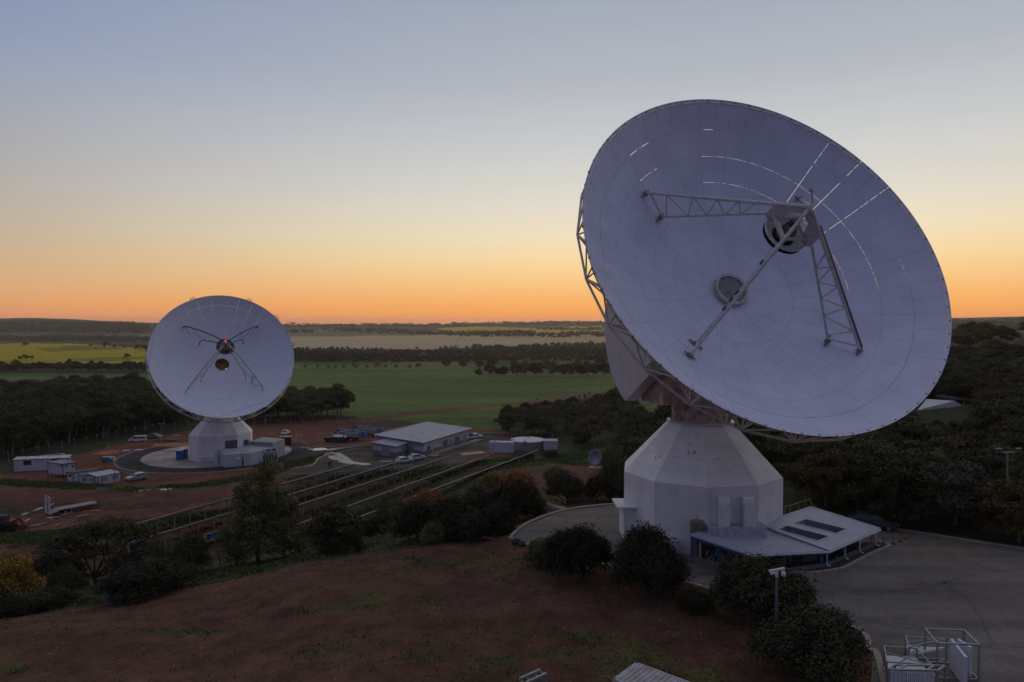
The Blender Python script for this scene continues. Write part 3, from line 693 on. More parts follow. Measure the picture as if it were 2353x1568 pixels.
            lg.tube(on(fi, inn, .02), on(fo, ap, .03), .085, 8)
            lo = lg.build('support_leg', steel, root)
            ft = MB(); tg = M @ Vector((-math.sin(ph), math.cos(ph), 0))
            for c_, s_ in ((fo, .55), (fi, .7)):
                ft.bar(c_ - tg * s_ - n * .12, c_ + tg * s_ - n * .12, .18, .14)
                ft.bar(c_ - n * .3, c_ + n * .15, .35, .35)
            ft.build('foot_bracket', steeld, lo)
            if q_ == 2 or q_ == 1:
                cb = MB(); off = tg * (.24 if q_ == 2 else -.26)
                if q_ == 2: cb.bar(fo + off + n * .1, on(fo, ap, .88) + off + n * .1, .14, .30)  # dark bar put in for the shadow strip along this leg
                else:
                    for t in (.30, .36, .41, .62): cb.bar(on(fo, ap, t) + off, on(fo, ap, t + .03) + off, .1, .16)
                cb.split('dark_leg_strip', mat('strip_dark', (.07,.075,.09), .6), lo)
        b = MB(); V0 = Cn - n * (dep + .55)
        b.lathe(V0, [(1.72, .15), (1.72, .35), (1.62, .4), (1.66, 1.0), (1.72, 1.02), (1.72, 1.14), (1.45, 1.16), (1.45, 1.02)], 40, M)
        hub = b.build('feed_hub', mat('hub_paint', (.56,.55,.52), .6, 0, .12, 2, col2=(.36,.33,.29)), root)
        b = MB(); b.lathe(V0, [(.02, 1.03), (1.44, 1.03)], 40, M); b.build('feed_window', mat('membrane', (.24,.24,.25), .7), hub)
        b = MB()
        for k in range(36): b.box(V0 + M @ Vector((1.69 * math.cos(k * math.pi / 18), 1.69 * math.sin(k * math.pi / 18), 1.16)), (.05, .05, .06), M)
        b.split('bolt', steeld, hub)
    else:
        Zs = SZr; Za = Zs + 2.4
        b = MB(); b.lathe(Cn + n * (Zs - 1.0), [(.05, 0), (1.2, .3), (2.1, .9), (2.15, 1.05), (1.2, .6), (.05, .5)], 36, M)
        for k in range(30): b.bar(Q(2.05, k * math.pi / 15, Zs), Q(2.4, k * math.pi / 15, Zs + .06), .07, .07)
        b.build('subreflector', mat('sub_grey', (.11,.12,.14), .6), root)
        b = MB(); b.lathe(Cn + n * Zs, [(1.35, -.3), (1.35, .6), (.9, 1.1), (.9, 1.3)], 20, M, cap1=True); hd = b.build('subreflector_housing', mat('hsg', (.22,.19,.18), .7, 0, .1, 2), root)
        b = MB(); b.lathe(Cn + n * (Zs + 1.31), [(.5, 0), (.5, .05), (.02, .06)], 16, M); b.build('vent', dark, hd)
        b = MB()
        for q_ in range(4):
            a = Q(1.35, ph0 + q_ * math.pi / 2, Zs + .2); b.tube(a, Q(.1, ph0, Za), .12, 6)
        b.build('apex_frame', steel, root)
        b = MB(); b.lathe(Cn + n * (Zs + 1.5) + y * .95, [(.02, .3), (.24, .16), (.26, 0), (.02, -.02)], 12, M); b.build('warning_lamp', red_lamp, hd)
        for q_ in range(4):
            ph = ph0 + q_ * math.pi / 2 - .015
            z1 = zpar(12.98); z2 = zpar(7.6)
            oc = [(12.98, z1 + .1), (12.5, z1 + 1.5), (11.6, z1 + 2.5), (6.5, lerpz(.53, z1, Za) + 1.5), (1.0, Za - .1)]
            ic = [(7.6, z2 + .1), (7.35, z2 + 2.4), (6.4, z2 + 4.3), (4.6, z2 + 6.2), (1.5, Zs + .1)]
            OP = [Q(r, ph, z) for r, z in spline(oc, 4)]; IP = [Q(r, ph, z) for r, z in spline(ic, 4)]
            lg = MB(); lg.path(OP, .17, 8); lg.path(IP, .12, 8)
            lg.tube(OP[-1], IP[-1], .08, 6); lo = lg.build('support_leg', mat('leg_dark', (.10,.10,.12), .5) if q_ in (0, 3) else steel, root)
            wr = MB(); pm = Q(10.2, ph, zpar(10.2) + .2)
            for i, j in ((3, 0), (5, 0)): wr.tube(OP[i], pm, .035, 4)
            for i, j in ((9, 7), (9, 9), (12, 9), (12, 12), (6, 7)): wr.tube(OP[i], IP[j], .035, 4)
            wr.build('brace_rods', steeld, lo)
            if q_ == 2:
                ld = MB()
                for t in range(12): ld.tube(Q(9.6 - .05 * t, ph - .02, zpar(9.6) + .3 * t), Q(9.6 - .05 * t, ph + .05, zpar(9.6) + .3 * t), .03, 4)
                for e in (-.02, .05): ld.tube(Q(9.6, ph + e, zpar(9.6)), Q(9, ph + e, zpar(9.6) + 4.2), .04, 4)
                ld.build('ladder', steeld, lo)
        V0 = Cn - n * dep; b = MB(); b.lathe(V0, [(1.9, .12), (1.9, -.1), (1.8, -2.0), (.02, -2.1)], 36, M); hub = b.build('feed_hub', mat('hub_brass', (.16,.12,.06), .5, .3, .2, 3), root)
        b = MB()
        for k in range(5): a = k * 2 * math.pi / 5 + .4; b.tube(V0 + M @ Vector((.2 * math.cos(a), .2 * math.sin(a), -.6)), V0 + M @ Vector((1.85 * math.cos(a), 1.85 * math.sin(a), -.1)), .06, 6)
        b.split('feed_spoke', mat('spoke', (.25,.2,.12), .5), hub)
        b = MB(); b.lathe(V0 + M @ Vector((1.15, -1.25, -.55)), [(.02, .12), (.16, .05), (.16, -.05), (.02, -.06)], 10, M); b.build('work_lamp', warm_lamp, hub)
        # small handrail frames on the rim and slack wires between them
        b = MB(); wr = MB(); pts = []
        for a in (8, 38, 66, 113, 152, 190, 232, 262, 312, 340):
            a = R(a); c_ = Q(17.55, a, 0); d = M @ Vector((math.cos(a), math.sin(a), 0)); tg = M @ Vector((-math.sin(a), math.cos(a), 0))
            for s in (-.45, .45): b.tube(c_ + tg * s - n * .3, c_ + tg * s + d * .5 + n * .6, .06, 5)
            b.tube(c_ - tg * .5 + d * .2 + n * .2, c_ + tg * .5 + d * .2 + n * .2, .06, 5); pts.append(c_ + n * .4)
        for i in range(len(pts)): wr.tube(pts[i], pts[(i + 1) % len(pts)], .025, 4)
        fr = b.build('rim_handrail', steeld, root); wr.build('wire', steeld, root)
    return root, Cn, n, x, y
def lerpz(t, a, c): return a + (c - a) * t

def strip(name, P, w, m, off):
    L_, R_ = [], []
    for i in range(len(P)):
        a = Vector(P[max(0, i - 1)][:2]); c = Vector(P[min(len(P) - 1, i + 1)][:2]); d = (c - a).normalized(); n = Vector((-d.y, d.x)) * w / 2; p = Vector(P[i][:2]); L_.append(tuple(p + n)); R_.append(tuple(p - n))
    return drape(name, L_ + R_[::-1], m, off, 4)
tym = paving('tyre_dark', (.155,.135,.12), .5, .1)
for P in ([(1850,1395),(1960,1420),(2100,1440),(2230,1475),(2353,1490)], [(1850,1400),(1960,1426),(2100,1447),(2230,1483),(2353,1499)], [(1880,1340),(1990,1360),(2120,1352),(2240,1320),(2353,1310)], [(1960,1300),(2080,1310),(2180,1345),(2240,1400),(2280,1480)]):
    strip('tyre_mark', [atZ(u, v, YZ)[:2] for u, v in spline(P, 5)], .26, tym, .036)
PR = (19.8674, 71.8329, 8.2533, -.1852, .2545, .4957, 13.673, 20.2604, 7.6985, 4.5858, 2.5)
PL = (-79.2713, 185.4324, 8.1473, .2805, .4865, .4822, 11.622, 6.6718, 6.3349, -9.5435, 4.4)
AR = antenna((PR[0], PR[1], YZ), 'nearer, larger white dish antenna beside the paved yard with a low annex at its foot', PR)
AL = antenna((PL[0], PL[1], SZ), 'farther white dish antenna standing on the round concrete pad, red lamp above its feed', PL, True)

for k_, (u, v, s_) in enumerate(((1582,1040,.3),(1594,1041,.25),(1597,1037,.2),(1583,1018,.12),(1506,1052,.2),(1514,1049,.2),(1555,1050,.1),(1652,1054,.1),(1700,1050,.25),(1706,1057,.2),(1712,1062,.15),(1596,1103,.08))):
    a, bz = ray(u, v); best = None
    for Y in np.linspace(60, 72, 400):
        p = Vector((a * Y, Y, CH + bz * Y)); rr_ = math.hypot(p.x - PR[0], p.y - PR[1]); lim = PR[2] * .96 if p.z < PR[9] else 3.4 + (PR[9] + 5.1 - p.z) / 5.1 * (PR[2] - 3.4) * .965
        if rr_ < lim: best = p; break
    if best is not None: b = MB(); b.box(best, (.05, .12, s_)); b.build('fixing', steeld, AR[0])

# ------------------------------------------------------------------ helpers for buildings
def zc(x, y, x0, y0, s): return (x / s + x0) / 1.741, (y / s + y0) / 1.741
def plane3(a, b, c):
    n = (b - a).cross(c - a).normalized(); return n, n.dot(a)
def onplane(u, v, pl):
    n, d = pl; a, b = ray(u, v); D = Vector((a, 1, b)); o = Vector((0, 0, CH)); t = (d - n.dot(o)) / n.dot(D); return o + D * t
def slab(b, poly, holes=(), t=.15, ht=None):
    """thick sheet with holes; poly = list of Vector"""
    loops = [list(poly)] + [list(h) for h in holes]
    tri = tessellate_polygon(loops); allp = [p for l in loops for p in l]; n = len(allp)
    vs = allp + [p - Vector((0, 0, t)) for p in allp]; fs = [tuple(f) for f in tri] + [tuple(n + i for i in reversed(f)) for f in tri]
    o = 0
    for l in loops:
        m_ = len(l); fs += [(o + i, o + (i + 1) % m_, n + o + (i + 1) % m_, n + o + i) for i in range(m_)]; o += m_
    b.add(vs, fs)
def centroid(P): return sum((Vector(p) for p in P), Vector()) / len(P)
def quad(b, p, q_, z0, z1, off=.02, s0=0, s1=1):
    """panel on the wall running p -> q (outside on the right hand), from z0 to z1"""
    p = Vector((p[0], p[1], 0)); q_ = Vector((q_[0], q_[1], 0)); d = q_ - p; n = Vector((d.y, -d.x, 0)).normalized()
    a = p + d * s0; c = p + d * s1; vs = []
    for o in (off, -.03):
        vs += [a + n * o + Vector((0, 0, z0)), c + n * o + Vector((0, 0, z0)), c + n * o + Vector((0, 0, z1)), a + n * o + Vector((0, 0, z1))]
    b.add(vs, [(0, 1, 2, 3), (0, 3, 7, 4), (1, 5, 6, 2), (3, 2, 6, 7), (0, 4, 5, 1)])

# ------------------------------------------------------------------ annex at the foot of the near antenna
ZA = (2700, 1950, 2.6144)
def za(x, y): return zc(x, y, *ZA)
Cc_ = atZ(*za(1615, 660), -.45); Dd_ = atZ(*za(2150, 430), -.30); Ee_ = atZ(*za(1425, 205), .8); Aa_ = atZ(*za(155, 490), .65); Bb_ = atZ(*za(780, 702), -.1)
plR = plane3(Cc_, Dd_, Ee_); plF = plane3(Aa_, Bb_, Cc_)
annex = empty('annex_building', (28, 66, YZ), 'low annex with pale sheet roof and two roof wells at the near antenna foot', 'building')
wellpx = ([(1365, 335), (1805, 440), (1695, 487), (1250, 375)], [(1165, 402), (1622, 517), (1500, 565), (1075, 447)])
wells = [[onplane(*za(*p), plR) for p in w_] for w_ in wellpx]
b = MB(); polyR = [onplane(*za(*p), plR) for p in ((905, 362), (1140, 297), (1425, 205), (2150, 430), (1615, 660), (1045, 449), (965, 414))]
slab(b, polyR, wells, .16); roofo = b.build('roof', roof_mat('annex_roof', (.46,.48,.55), 2.4, 1.0), annex)
b = MB(); polyF = [onplane(*za(*p), plF) for p in ((155, 490), (250, 461), (370, 455), (965, 432), (1045, 449), (1615, 659), (780, 702))]
slab(b, [p - Vector((0, 0, .03)) for p in polyF], (), .14); b.build('roof', roof_mat('annex_roof_ribbed', (.44,.46,.54), 3.2, .25), annex)
b = MB(); bl = MB(); fnm = MB(); trim = MB()
for w_ in wells:
    lo = [p - Vector((0, 0, 1.15)) for p in w_]
    k = len(w_); b.add(w_ + lo, [(i, (i + 1) % k, k + (i + 1) % k, k + i) for i in range(k)]); bl.add(lo, [(0, 1, 2, 3)])
    for i in range(4): trim.bar(w_[i] + Vector((0, 0, .03)), w_[(i + 1) % 4] + Vector((0, 0, .03)), .1, .07)
    for t in (.72, .86): 
        c_ = lo[0] + (lo[1] - lo[0]) * t + (lo[3] - lo[0]) * .5 + Vector((0, 0, .55)); fnm.lathe(c_, [(.38, 0), (.38, .12), (.3, .13), (.05, .1)], 16)
b.split('roof_well', mat('well_side', (.26,.26,.29), .7), roofo); bl.split('well_floor', dark, roofo); fnm.split('fan', mat('fan_grey', (.12,.12,.12), .6), roofo); trim.build('well_trim', white, roofo)
b = MB(); edges = [(polyR[2], polyR[3]), (polyR[1], polyR[2])]
for p, q_ in edges: b.bar(p + Vector((0, 0, .02)), q_ + Vector((0, 0, .02)), .1, .08)
b.bar(polyR[4] + Vector((0, 0, .05)), polyR[5] + Vector((0, 0, .05)), .22, .06)
b.split('ridge_flashing', white, annex)
g_ = MB()
for p, q_ in ((Bb_, Cc_), (Cc_, Dd_)): g_.bar(p + Vector((0, -.05, -.14)), q_ + Vector((0, -.05, -.14)), .14, .13)
gut = g_.split('gutter', white, annex)
bm_ = MB(); bm_.bar(Aa_ + Vector((.1, .1, -.3)), Bb_ + Vector((.05, .15, -.3)), .12, .26); bm_.bar(Bb_ + Vector((0, .3, -.34)), Cc_ + Vector((0, .3, -.34)), .1, .2); bm_.build('beam', blued, annex)
def edge_at(p, q_, xz):
    u = za(xz, 0)[0]; best = min((abs(px(np.array((p + (q_ - p) * t).x), np.array((p + (q_ - p) * t).y), np.array((p + (q_ - p) * t).z))[0] - u), t) for t in np.linspace(0, 1, 101)); return p + (q_ - p) * best[1]
for p, q_, xz, m_, wdt in ((Aa_, Bb_, 170, blued, .2), (Aa_, Bb_, 450, blued, .2), (Aa_, Bb_, 752, blued, .2), (Bb_, Cc_, 1160, blued, .2), (Bb_, Cc_, 1553, blued, .2), (Cc_, Dd_, 1793, blued, .16), (Cc_, Dd_, 1952, white, .12), (Cc_, Dd_, 2090, steeld, .16), (Aa_, Bb_, 258, white, .08)):
    e = edge_at(p, q_, xz); d = (q_ - p).normalized(); inn = Vector((-d.y, d.x, 0)) * .22
    b = MB(); b.box((e.x + inn.x, e.y + inn.y, (YZ + e.z - .2) / 2), (wdt, wdt, e.z - .2 - YZ)); b.build('post', m_, annex)
for p, q_, xz in ((Bb_, Cc_, 785), (Bb_, Cc_, 1590), (Cc_, Dd_, 1778), (Cc_, Dd_, 1940), (Cc_, Dd_, 2106)):
    e = edge_at(p, q_, xz); b = MB(); b.path([e + Vector((0, -.02, -.2)), Vector((e.x, e.y, YZ + .35)), Vector((e.x + .08, e.y - .1, YZ + .2)), Vector((e.x + .3, e.y - .1, YZ + .17))], .05, 8); b.build('downpipe', white, annex)
blockm = mat('block_wall', (.17,.155,.145), .9, 0, .2, 5)
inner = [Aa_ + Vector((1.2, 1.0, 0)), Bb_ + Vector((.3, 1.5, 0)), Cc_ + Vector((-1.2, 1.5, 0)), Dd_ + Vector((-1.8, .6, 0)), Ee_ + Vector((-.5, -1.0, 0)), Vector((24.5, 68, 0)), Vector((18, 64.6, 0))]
b = MB(); b.prism([(p.x, p.y) for p in inner], YZ - .1, [0.0, -.65, -.75, -.6, .3, .4, .3]); wl = b.build('wall', mat('annex_inner_shaded', (.06,.055,.052), .9, 0, .2, 2), annex)  # block colour darkened to stand for the shade under the roof
b = MB()
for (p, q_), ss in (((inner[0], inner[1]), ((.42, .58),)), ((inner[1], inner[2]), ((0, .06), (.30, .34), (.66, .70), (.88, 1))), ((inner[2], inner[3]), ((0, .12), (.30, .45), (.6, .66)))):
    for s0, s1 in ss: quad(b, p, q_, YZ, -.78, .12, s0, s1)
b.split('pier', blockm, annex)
b = MB(); rw = random.Random(3)
for i in range(14):
    t = rw.random(); p = Aa_ + (Bb_ - Aa_) * t + Vector((.5, .6, 0)); z_ = YZ + .2 + rw.random() * .9
    b.tube(p + Vector((0, 0, z_ - p.z)), p + Vector((rw.uniform(-.2, .6), .2, z_ - p.z + rw.uniform(0, .7))), .05, 6)
b.split('pipe', galv, annex)
lw = MB(); P0 = atZ(*za(-40, 745), YZ + .05); P1 = atZ(*za(250, 790), YZ + .1); P2 = atZ(*za(560, 862), YZ + .1); P3 = Bb_ + Vector((1.0, -.1, 0)); P4 = Cc_ + Vector((-.3, .1, 0)); P5 = Dd_ + Vector((-.6, -.2, 0))
for p, q_, h in ((P0, P1, .55), (P1, P2, .55), (P3, P4, .35), (P4, P5, .35)):
    lw.bar(Vector((p.x, p.y, YZ + h / 2)), Vector((q_.x, q_.y, YZ + h / 2)), .2, h)
lw.split('low_wall', blockm, annex)
ld = [atZ(*za(*p), 1.12) for p in ((370, 437), (965, 414), (900, 362), (320, 388))]
b = MB(); b.prism([(p.x, p.y) for p in ld], .0, 1.12); b.build('plant_ledge', mat('ledge_pale', (.48,.48,.50), .7), annex)
b = MB()
for xx in (385, 470, 600, 790, 865): 
    p = onplane(*za(xx, 452), plF); q_ = onplane(*za(xx + 75, 505), plF); b.bar(p + Vector((0, 0, .05)), q_ + Vector((0, 0, .05)), .13, .12)
b.split('roof_batten', mat('batten', (.55,.55,.56), .7), annex)
for xx in (510, 772):
    b = MB(); c_ = atZ(*za(xx, 395), 1.12); wd_ = .5
    prof = [(-.40, 0), (-.40, 1.75), (-.33, 2.15), (-.15, 2.42), (.15, 2.58), (.9, 2.6), (.9, 1.75), (.42, 1.7), (.36, 1.62), (.36, 0)]
    vs = [Vector((c_.x - wd_, c_.y + a, c_.z + h)) for a, h in prof] + [Vector((c_.x + wd_, c_.y + a, c_.z + h)) for a, h in prof]; k = len(prof)
    b.add(vs, [(i, (i + 1) % k, k + (i + 1) % k, k + i) for i in range(k)] + [tuple(range(k)), tuple(range(2 * k - 1, k - 1, -1))]); b.build('duct_elbow', mat('duct_white', (.78,.77,.77), .6, 0, .08, 3), annex)
b = MB(); tp = atY(*za(235, 345), 63.7); hz = tp.z - YZ; b.lathe((tp.x, tp.y, YZ), [(.62, 0), (.62, hz - .1), (.57, hz - .03), (.02, hz)], 28); b.tube((tp.x, tp.y, tp.z), (tp.x, tp.y, tp.z + .45), .04, 6)
tag(b.build('storage_tank', mat('tank_brown', (.22,.18,.14), .7, 0, .1, 2)), 'beige upright cylinder tank against the near antenna wall, behind the annex roof corner', 'tank')
b = MB()
for (x0, y0, x1) in ((1150, 275, 212),):
    tops = []
    for xx, yy, yt in ((1150, 290, 212), (1205, 275, 196), (1292, 248, 168), (1370, 222, 143), (1420, 206, 120)):
        p = onplane(*za(xx, yy), plR); t_ = p + Vector((0, 0, .85)); tops.append(t_); b.tube(p, t_, .035, 6)
    b.path(tops, .035, 6); b.tube(tops[-1] - Vector((0, 0, .3)), onplane(*za(1482, 218), plR), .035, 6)
b.build('railing', yell, annex)
b = MB(); ts_ = []
for xx, yy in ((160, 470), (258, 440), (358, 437)):
    p = atZ(*za(xx, yy), .55); ts_.append(p + Vector((0, 0, .95))); b.tube(p, ts_[-1], .03, 6)
b.path(ts_, .03, 6); b.build('railing', yell, annex)
# garden strip and kerb around it
kp = [(1120, 912), (1300, 903), (1500, 898), (1700, 868), (1800, 835), (1950, 755), (2100, 680), (2200, 640), (2236, 618), (2222, 604), (2120, 575)]
gp = [atZ(*za(*p), YZ)[:2] for p in spline(kp, 3)]
kerb('kerb', gp, .28, .17)
drape('gravel', [tuple(p) for p in gp] + [(Dd_.x - 1, Dd_.y + 1), (Cc_.x - 1, Cc_.y + 2), (Bb_.x, Bb_.y + 2)], mat('garden_gravel', (.06,.06,.055), .9, 0, .3, 3, bump=.4), .05, 3)
drape('ramp_path', [tuple(atZ(*za(*p), YZ)[:2]) for p in ((-60, 770), (250, 810), (560, 880), (1120, 915), (900, 960), (-60, 900))], mat('path_grey', (.12,.11,.105), .9, 0, .2, 1), .06, 3)
Z8 = (2800, 1900, 1.8156)
for i, (xx, yb_, h) in enumerate(((768, 797, .72), (840, 772, .72), (1407, 503, .75), (1455, 487, .75), (1497, 467, .75), (1335, 525, 1.15), (993, 640, .6))):
    p = atZ(*zc(xx, yb_, *Z8), YZ + .03); lab = ['yellow bollard half hidden behind the round shrub by the annex', 'yellow bollard standing alone on the yard in front of the annex kerb', 'first of three yellow bollards past the annex corner, nearest the kerb', 'middle one of three yellow bollards past the annex corner', 'farthest of three yellow bollards, by the far yard kerb', 'tall dark bollard at the end of the annex garden strip', 'short grey bollard in the gravel beside the annex wall'][i]
    bo = empty('bollard', p, lab, 'bollard', 'bollards round the annex'); b = MB(); b.lathe((0, 0, 0), [(.075, 0), (.075, h - .05), (.05, h), (.01, h)], 14); b.build('post', mat('bollard_yellow', (.42,.22,.07), .6, 0, .1, 5) if i < 5 else steeld, bo, local=True)
    b = MB(); b.lathe((0, 0, 0), [(.2, 0), (.2, .05), (.08, .07)], 12); b.build('base', black, bo, local=True)
    if i < 5: b = MB(); b.lathe((0, 0, h - .11), [(.08, 0), (.08, .07)], 14); b.build('band', black, bo, local=True)
Z2 = (2200, 1200, 1.384)
def cabinet(name, lab, cat, p, w_, d_, h, rz, m_, fans=2):
    r = empty(name, p, lab, cat, None, rz); b = MB(); b.box((0, 0, h / 2 + .05), (w_, d_, h)); b.build('casing', m_, r, local=True, bevel=.02)
    b = MB()
    for i in range(fans): b.lathe(((i - (fans - 1) / 2) * w_ / fans, 0, h + .05), [(.3, 0), (.3, .1), (.25, .1), (.02, .06)], 14)
    b.split('fan', steeld, r, local=True)
    b = MB(); b.box((-w_ / 4, -d_ / 2 - .012, h / 2 + .05), (w_ / 2 - .06, .02, h - .12)); b.box((w_ / 4, -d_ / 2 - .012, h / 2 + .05), (w_ / 2 - .06, .02, h - .12)); b.build('door', m_, r, local=True); return r
p = atZ(*zc(672, 1424, *Z2), YZ); cabinet('plant_cabinet', 'white air conditioning cabinet on the ground against the near antenna wall', 'air conditioner', p + Vector((0, .4, 0)), 1.5, .9, 1.5, .2, white)
sm = empty('lean_to', (12, 71, YZ), 'small white flat-roofed lean-to on the left side of the near antenna pedestal', 'shed')
b = MB(); b.box((12.35, 70.6, (YZ + 1.25) / 2), (1.9, 3.0, 1.25 - YZ)); b.build('wall', pedm, sm); b = MB(); b.box((12.1, 70.5, 1.32), (2.9, 3.6, .14)); b.build('roof', white, sm)

# ------------------------------------------------------------------ equipment building
ZB = (1200, 1650, 2.9413)
def zb_(x, y): return zc(x, y, *ZB)
wallw = mat('wall_pale', (.50,.47,.43), .8, 0, .06, 1); walld = mat('wall_grey', (.15,.16,.18), .8, 0, .06, 1); doorg = mat('door_grey', (.25,.27,.31), .6, 0, .05, 1); wallm = mat('wall_mid', (.30,.30,.33), .8, 0, .05, 1)
def monopitch(name, lab, px4, z4, base, inset, splits):
    """px4: roof corners left, top, right, near"""
    l_, t_, r_, n_2 = px4; Ln = atZ(*zb_(*l_), z4[0]); Rn = atZ(*zb_(*r_), z4[1]); Nn = atZ(*zb_(*n_2), z4[2]); Tn = onplane(*zb_(*t_), plane3(Ln, Rn, Nn))
    root = empty(name, (Nn.x, Nn.y, base), lab, 'building'); b = MB(); slab(b, [Ln, Nn, Rn, Tn], (), .28); rf = b.build('roof', roof_mat('roof_blue_grey', (.20,.22,.29), 1.2, .5), root)
    b = MB()
    for p, q_ in ((Ln, Nn), (Nn, Rn), (Rn, Tn), (Tn, Ln)): b.bar(p + Vector((0, 0, .02)), q_ + Vector((0, 0, .02)), .16, .1)
    b.build('fascia', white, rf)
    c_ = (Ln + Nn + Rn + Tn) / 4
    def ins(p): d = c_ - p; d.z = 0; return p + d.normalized() * inset
    L2, N2, R2, T2 = ins(Ln), ins(Nn), ins(Rn), ins(Tn)
    b = MB(); b.prism([(p.x, p.y) for p in (L2, N2, R2, T2)], base - .4, [p.z - .3 for p in (L2, N2, R2, T2)]); b.build('wall', wallw, root)
    b = MB(); quad(b, L2, N2, base + 2.35, min(L2.z, N2.z) - .3, .03); b.build('wall_panel', wallm, root)
    b = MB()
    for p, q_, k in ((L2, N2, splits[0]), (N2, R2, splits[1])):
        for i in range(k):   # wavy dado
            m_ = 12
            for j in range(m_):
                s0 = (i + j / m_) / k; s1 = (i + (j + 1) / m_) / k; hh = 1.05 + .32 * math.sin(math.pi * (j + .5) / m_)
                quad(b, p, q_, base - .3, base + hh, .04, s0, s1)
    b.build('dado', walld, root)
    return root, L2, N2, R2, T2, rf
eq, L2, N2, R2, T2, rf = monopitch('equipment_building', 'long single-storey building with blue-grey monopitch roof and loading platform along its side', ((870, 265), (1498, 112), (2020, 188), (1455, 358)), (-12.0, -12.0, -12.4), -16.2, .9, (3, 6))
for s0, s1, h, w_ in ((.70, .80, 2.3, 0), (.0, .0, 0, 0)):
    if h: b = MB(); quad(b, L2, N2, -16.2, -16.2 + h, .07, s0, s1); b.build('door', doorg, eq)
for s0, s1, h in ((.40, .50, 2.7), (.54, .61, 2.5), (.66, .77, 2.7), (.87, .93, 2.6)):
    b = MB(); quad(b, N2, R2, -16.2, -16.2 + h, .07, s0, s1); b.build('door', doorg if s1 - s0 < .09 else walld, eq)
b = MB()
for s in (.17, .37, .82):
    p = N2 + (R2 - N2) * s; d = (R2 - N2).normalized(); nn = Vector((d.y, -d.x, 0)); b.tube((p.x + nn.x * .15, p.y + nn.y * .15, -16.2), (p.x + nn.x * .15, p.y + nn.y * .15, -12.6), .07, 6)
b.split('downpipe', white, eq)
b = MB(); d = (R2 - N2).normalized(); nn = Vector((d.y, -d.x, 0)); p = N2 + d * 2.2; b.box((p.x + nn.x * .2, p.y + nn.y * .2, -14.3), (.5, .5, .9)); b.build('switch_box', black, eq)
rwp = [onplane(*zb_(*q_), plane3(*[atZ(*zb_(*a_), z_) for a_, z_ in (((870, 265), -12.0), ((2020, 188), -12.0), ((1455, 358), -12.4))])) for q_ in ((1300, 280), (1432, 245), (1560, 212), (1678, 180), (1873, 185), (1482, 294), (1395, 318), (1600, 308))]
b = MB()
for p in rwp: b.box(p + Vector((0, 0, .06)), (.5, .3, .12), rz=.6)
b.split('roof_vent', white, rf)
# loading platform
pt = MB(); A1 = N2 + d * 3 ; B1 = R2 + d * 4.5
vs_ = [A1 + nn * .1, A1 + nn * 2.2, B1 + nn * 2.2, B1 + nn * .1]
pt.prism([(p.x, p.y) for p in vs_], -16.6, -15.85); A0 = N2 + d * .2; vs_ = [A0 + nn * .6, A0 + nn * 3.4, A1 + nn * 3.4, A1 + nn * .6]; pt.prism([(p.x, p.y) for p in vs_], -16.6, -16.0)
tag(pt.build('loading_platform', mat('platform_concrete', (.30,.23,.18), .85, 0, .15, 1)), 'low pale concrete platform running along the side of the equipment building', 'platform')
sh, l2, n2b, r2b, t2, rf2 = monopitch('switch_house', 'small square building with blue-grey roof in front of the long equipment building', ((845, 352), (1025, 313), (1262, 358), (1128, 403)), (-12.9, -13.0, -13.2), -16.2, .45, (3, 2))
b = MB(); quad(b, l2, n2b, -16.2, -13.95, .07, .40, .73); b.build('door', doorg, sh); b = MB(); quad(b, n2b, r2b, -16.2, -14.0, .07, .62, .82); b.build('door', doorg, sh)
b = MB()
for q_ in ((980, 343), (1090, 373), (1150, 356), (1218, 366)):
    p = atZ(*zb_(*q_), -12.9); b.box(p + Vector((0, 0, .03)), (.45, .3, .12), rz=.6)
b.build('roof_vent', white, rf2)
p = atZ(*zb_(1010, 590), SZ); b = MB(); b.box(p + Vector((0, .5, .12)), (3.2, 1.6, .2)); tag(b.build('door_step', conc), 'flat concrete step at the door of the small square building', 'step')

# ------------------------------------------------------------------ tank, containers, shed by the trees
ZT = (1900, 1700, 7.84)
wt = empty('water_tank', atY(1212.5, 1037, 187 + 4.6), 'wide round galvanised water tank with domed lid between white container and shed', 'tank')
tc_ = wt.location.copy(); tc_.z = -15.2; b = MB(); rt = 4.75
b.lathe(tc_, [(rt, -.6), (rt, 2.55)], 56); b.build('tank_wall', galv, wt, smooth=True)
b = MB(); b.lathe(tc_ + Vector((0, 0, 2.55)), [(rt + .08, -.06), (rt + .08, .02), (2.5, .22), (.02, .34)], 56); b.build('lid', mat('lid_grey', (.45,.46,.48), .45, .2, .08, 1), wt)
b = MB(); b.lathe(tc_ + Vector((.2, .5, 2.85)), [(.3, 0), (.3, .4), (.02, .45)], 12); b.box(tc_ + Vector((-rt + .5, -.6, 2.7)), (.8, .6, .6)); b.build('hatch', white, wt)
b = MB(); lp = tc_ + Vector((-1.0, -rt - .25, 0))
for s in (-.25, .25): b.tube(lp + Vector((s, 0, -.3)), lp + Vector((s, 0, 3.6)), .04, 5)
for k in range(9): b.tube(lp + Vector((-.25, 0, .1 + k * .32)), lp + Vector((.25, 0, .1 + k * .32)), .025, 4)
b.box(lp + Vector((.1, .5, 2.75)), (1.0, .9, .08)); b.build('ladder', steeld, wt)
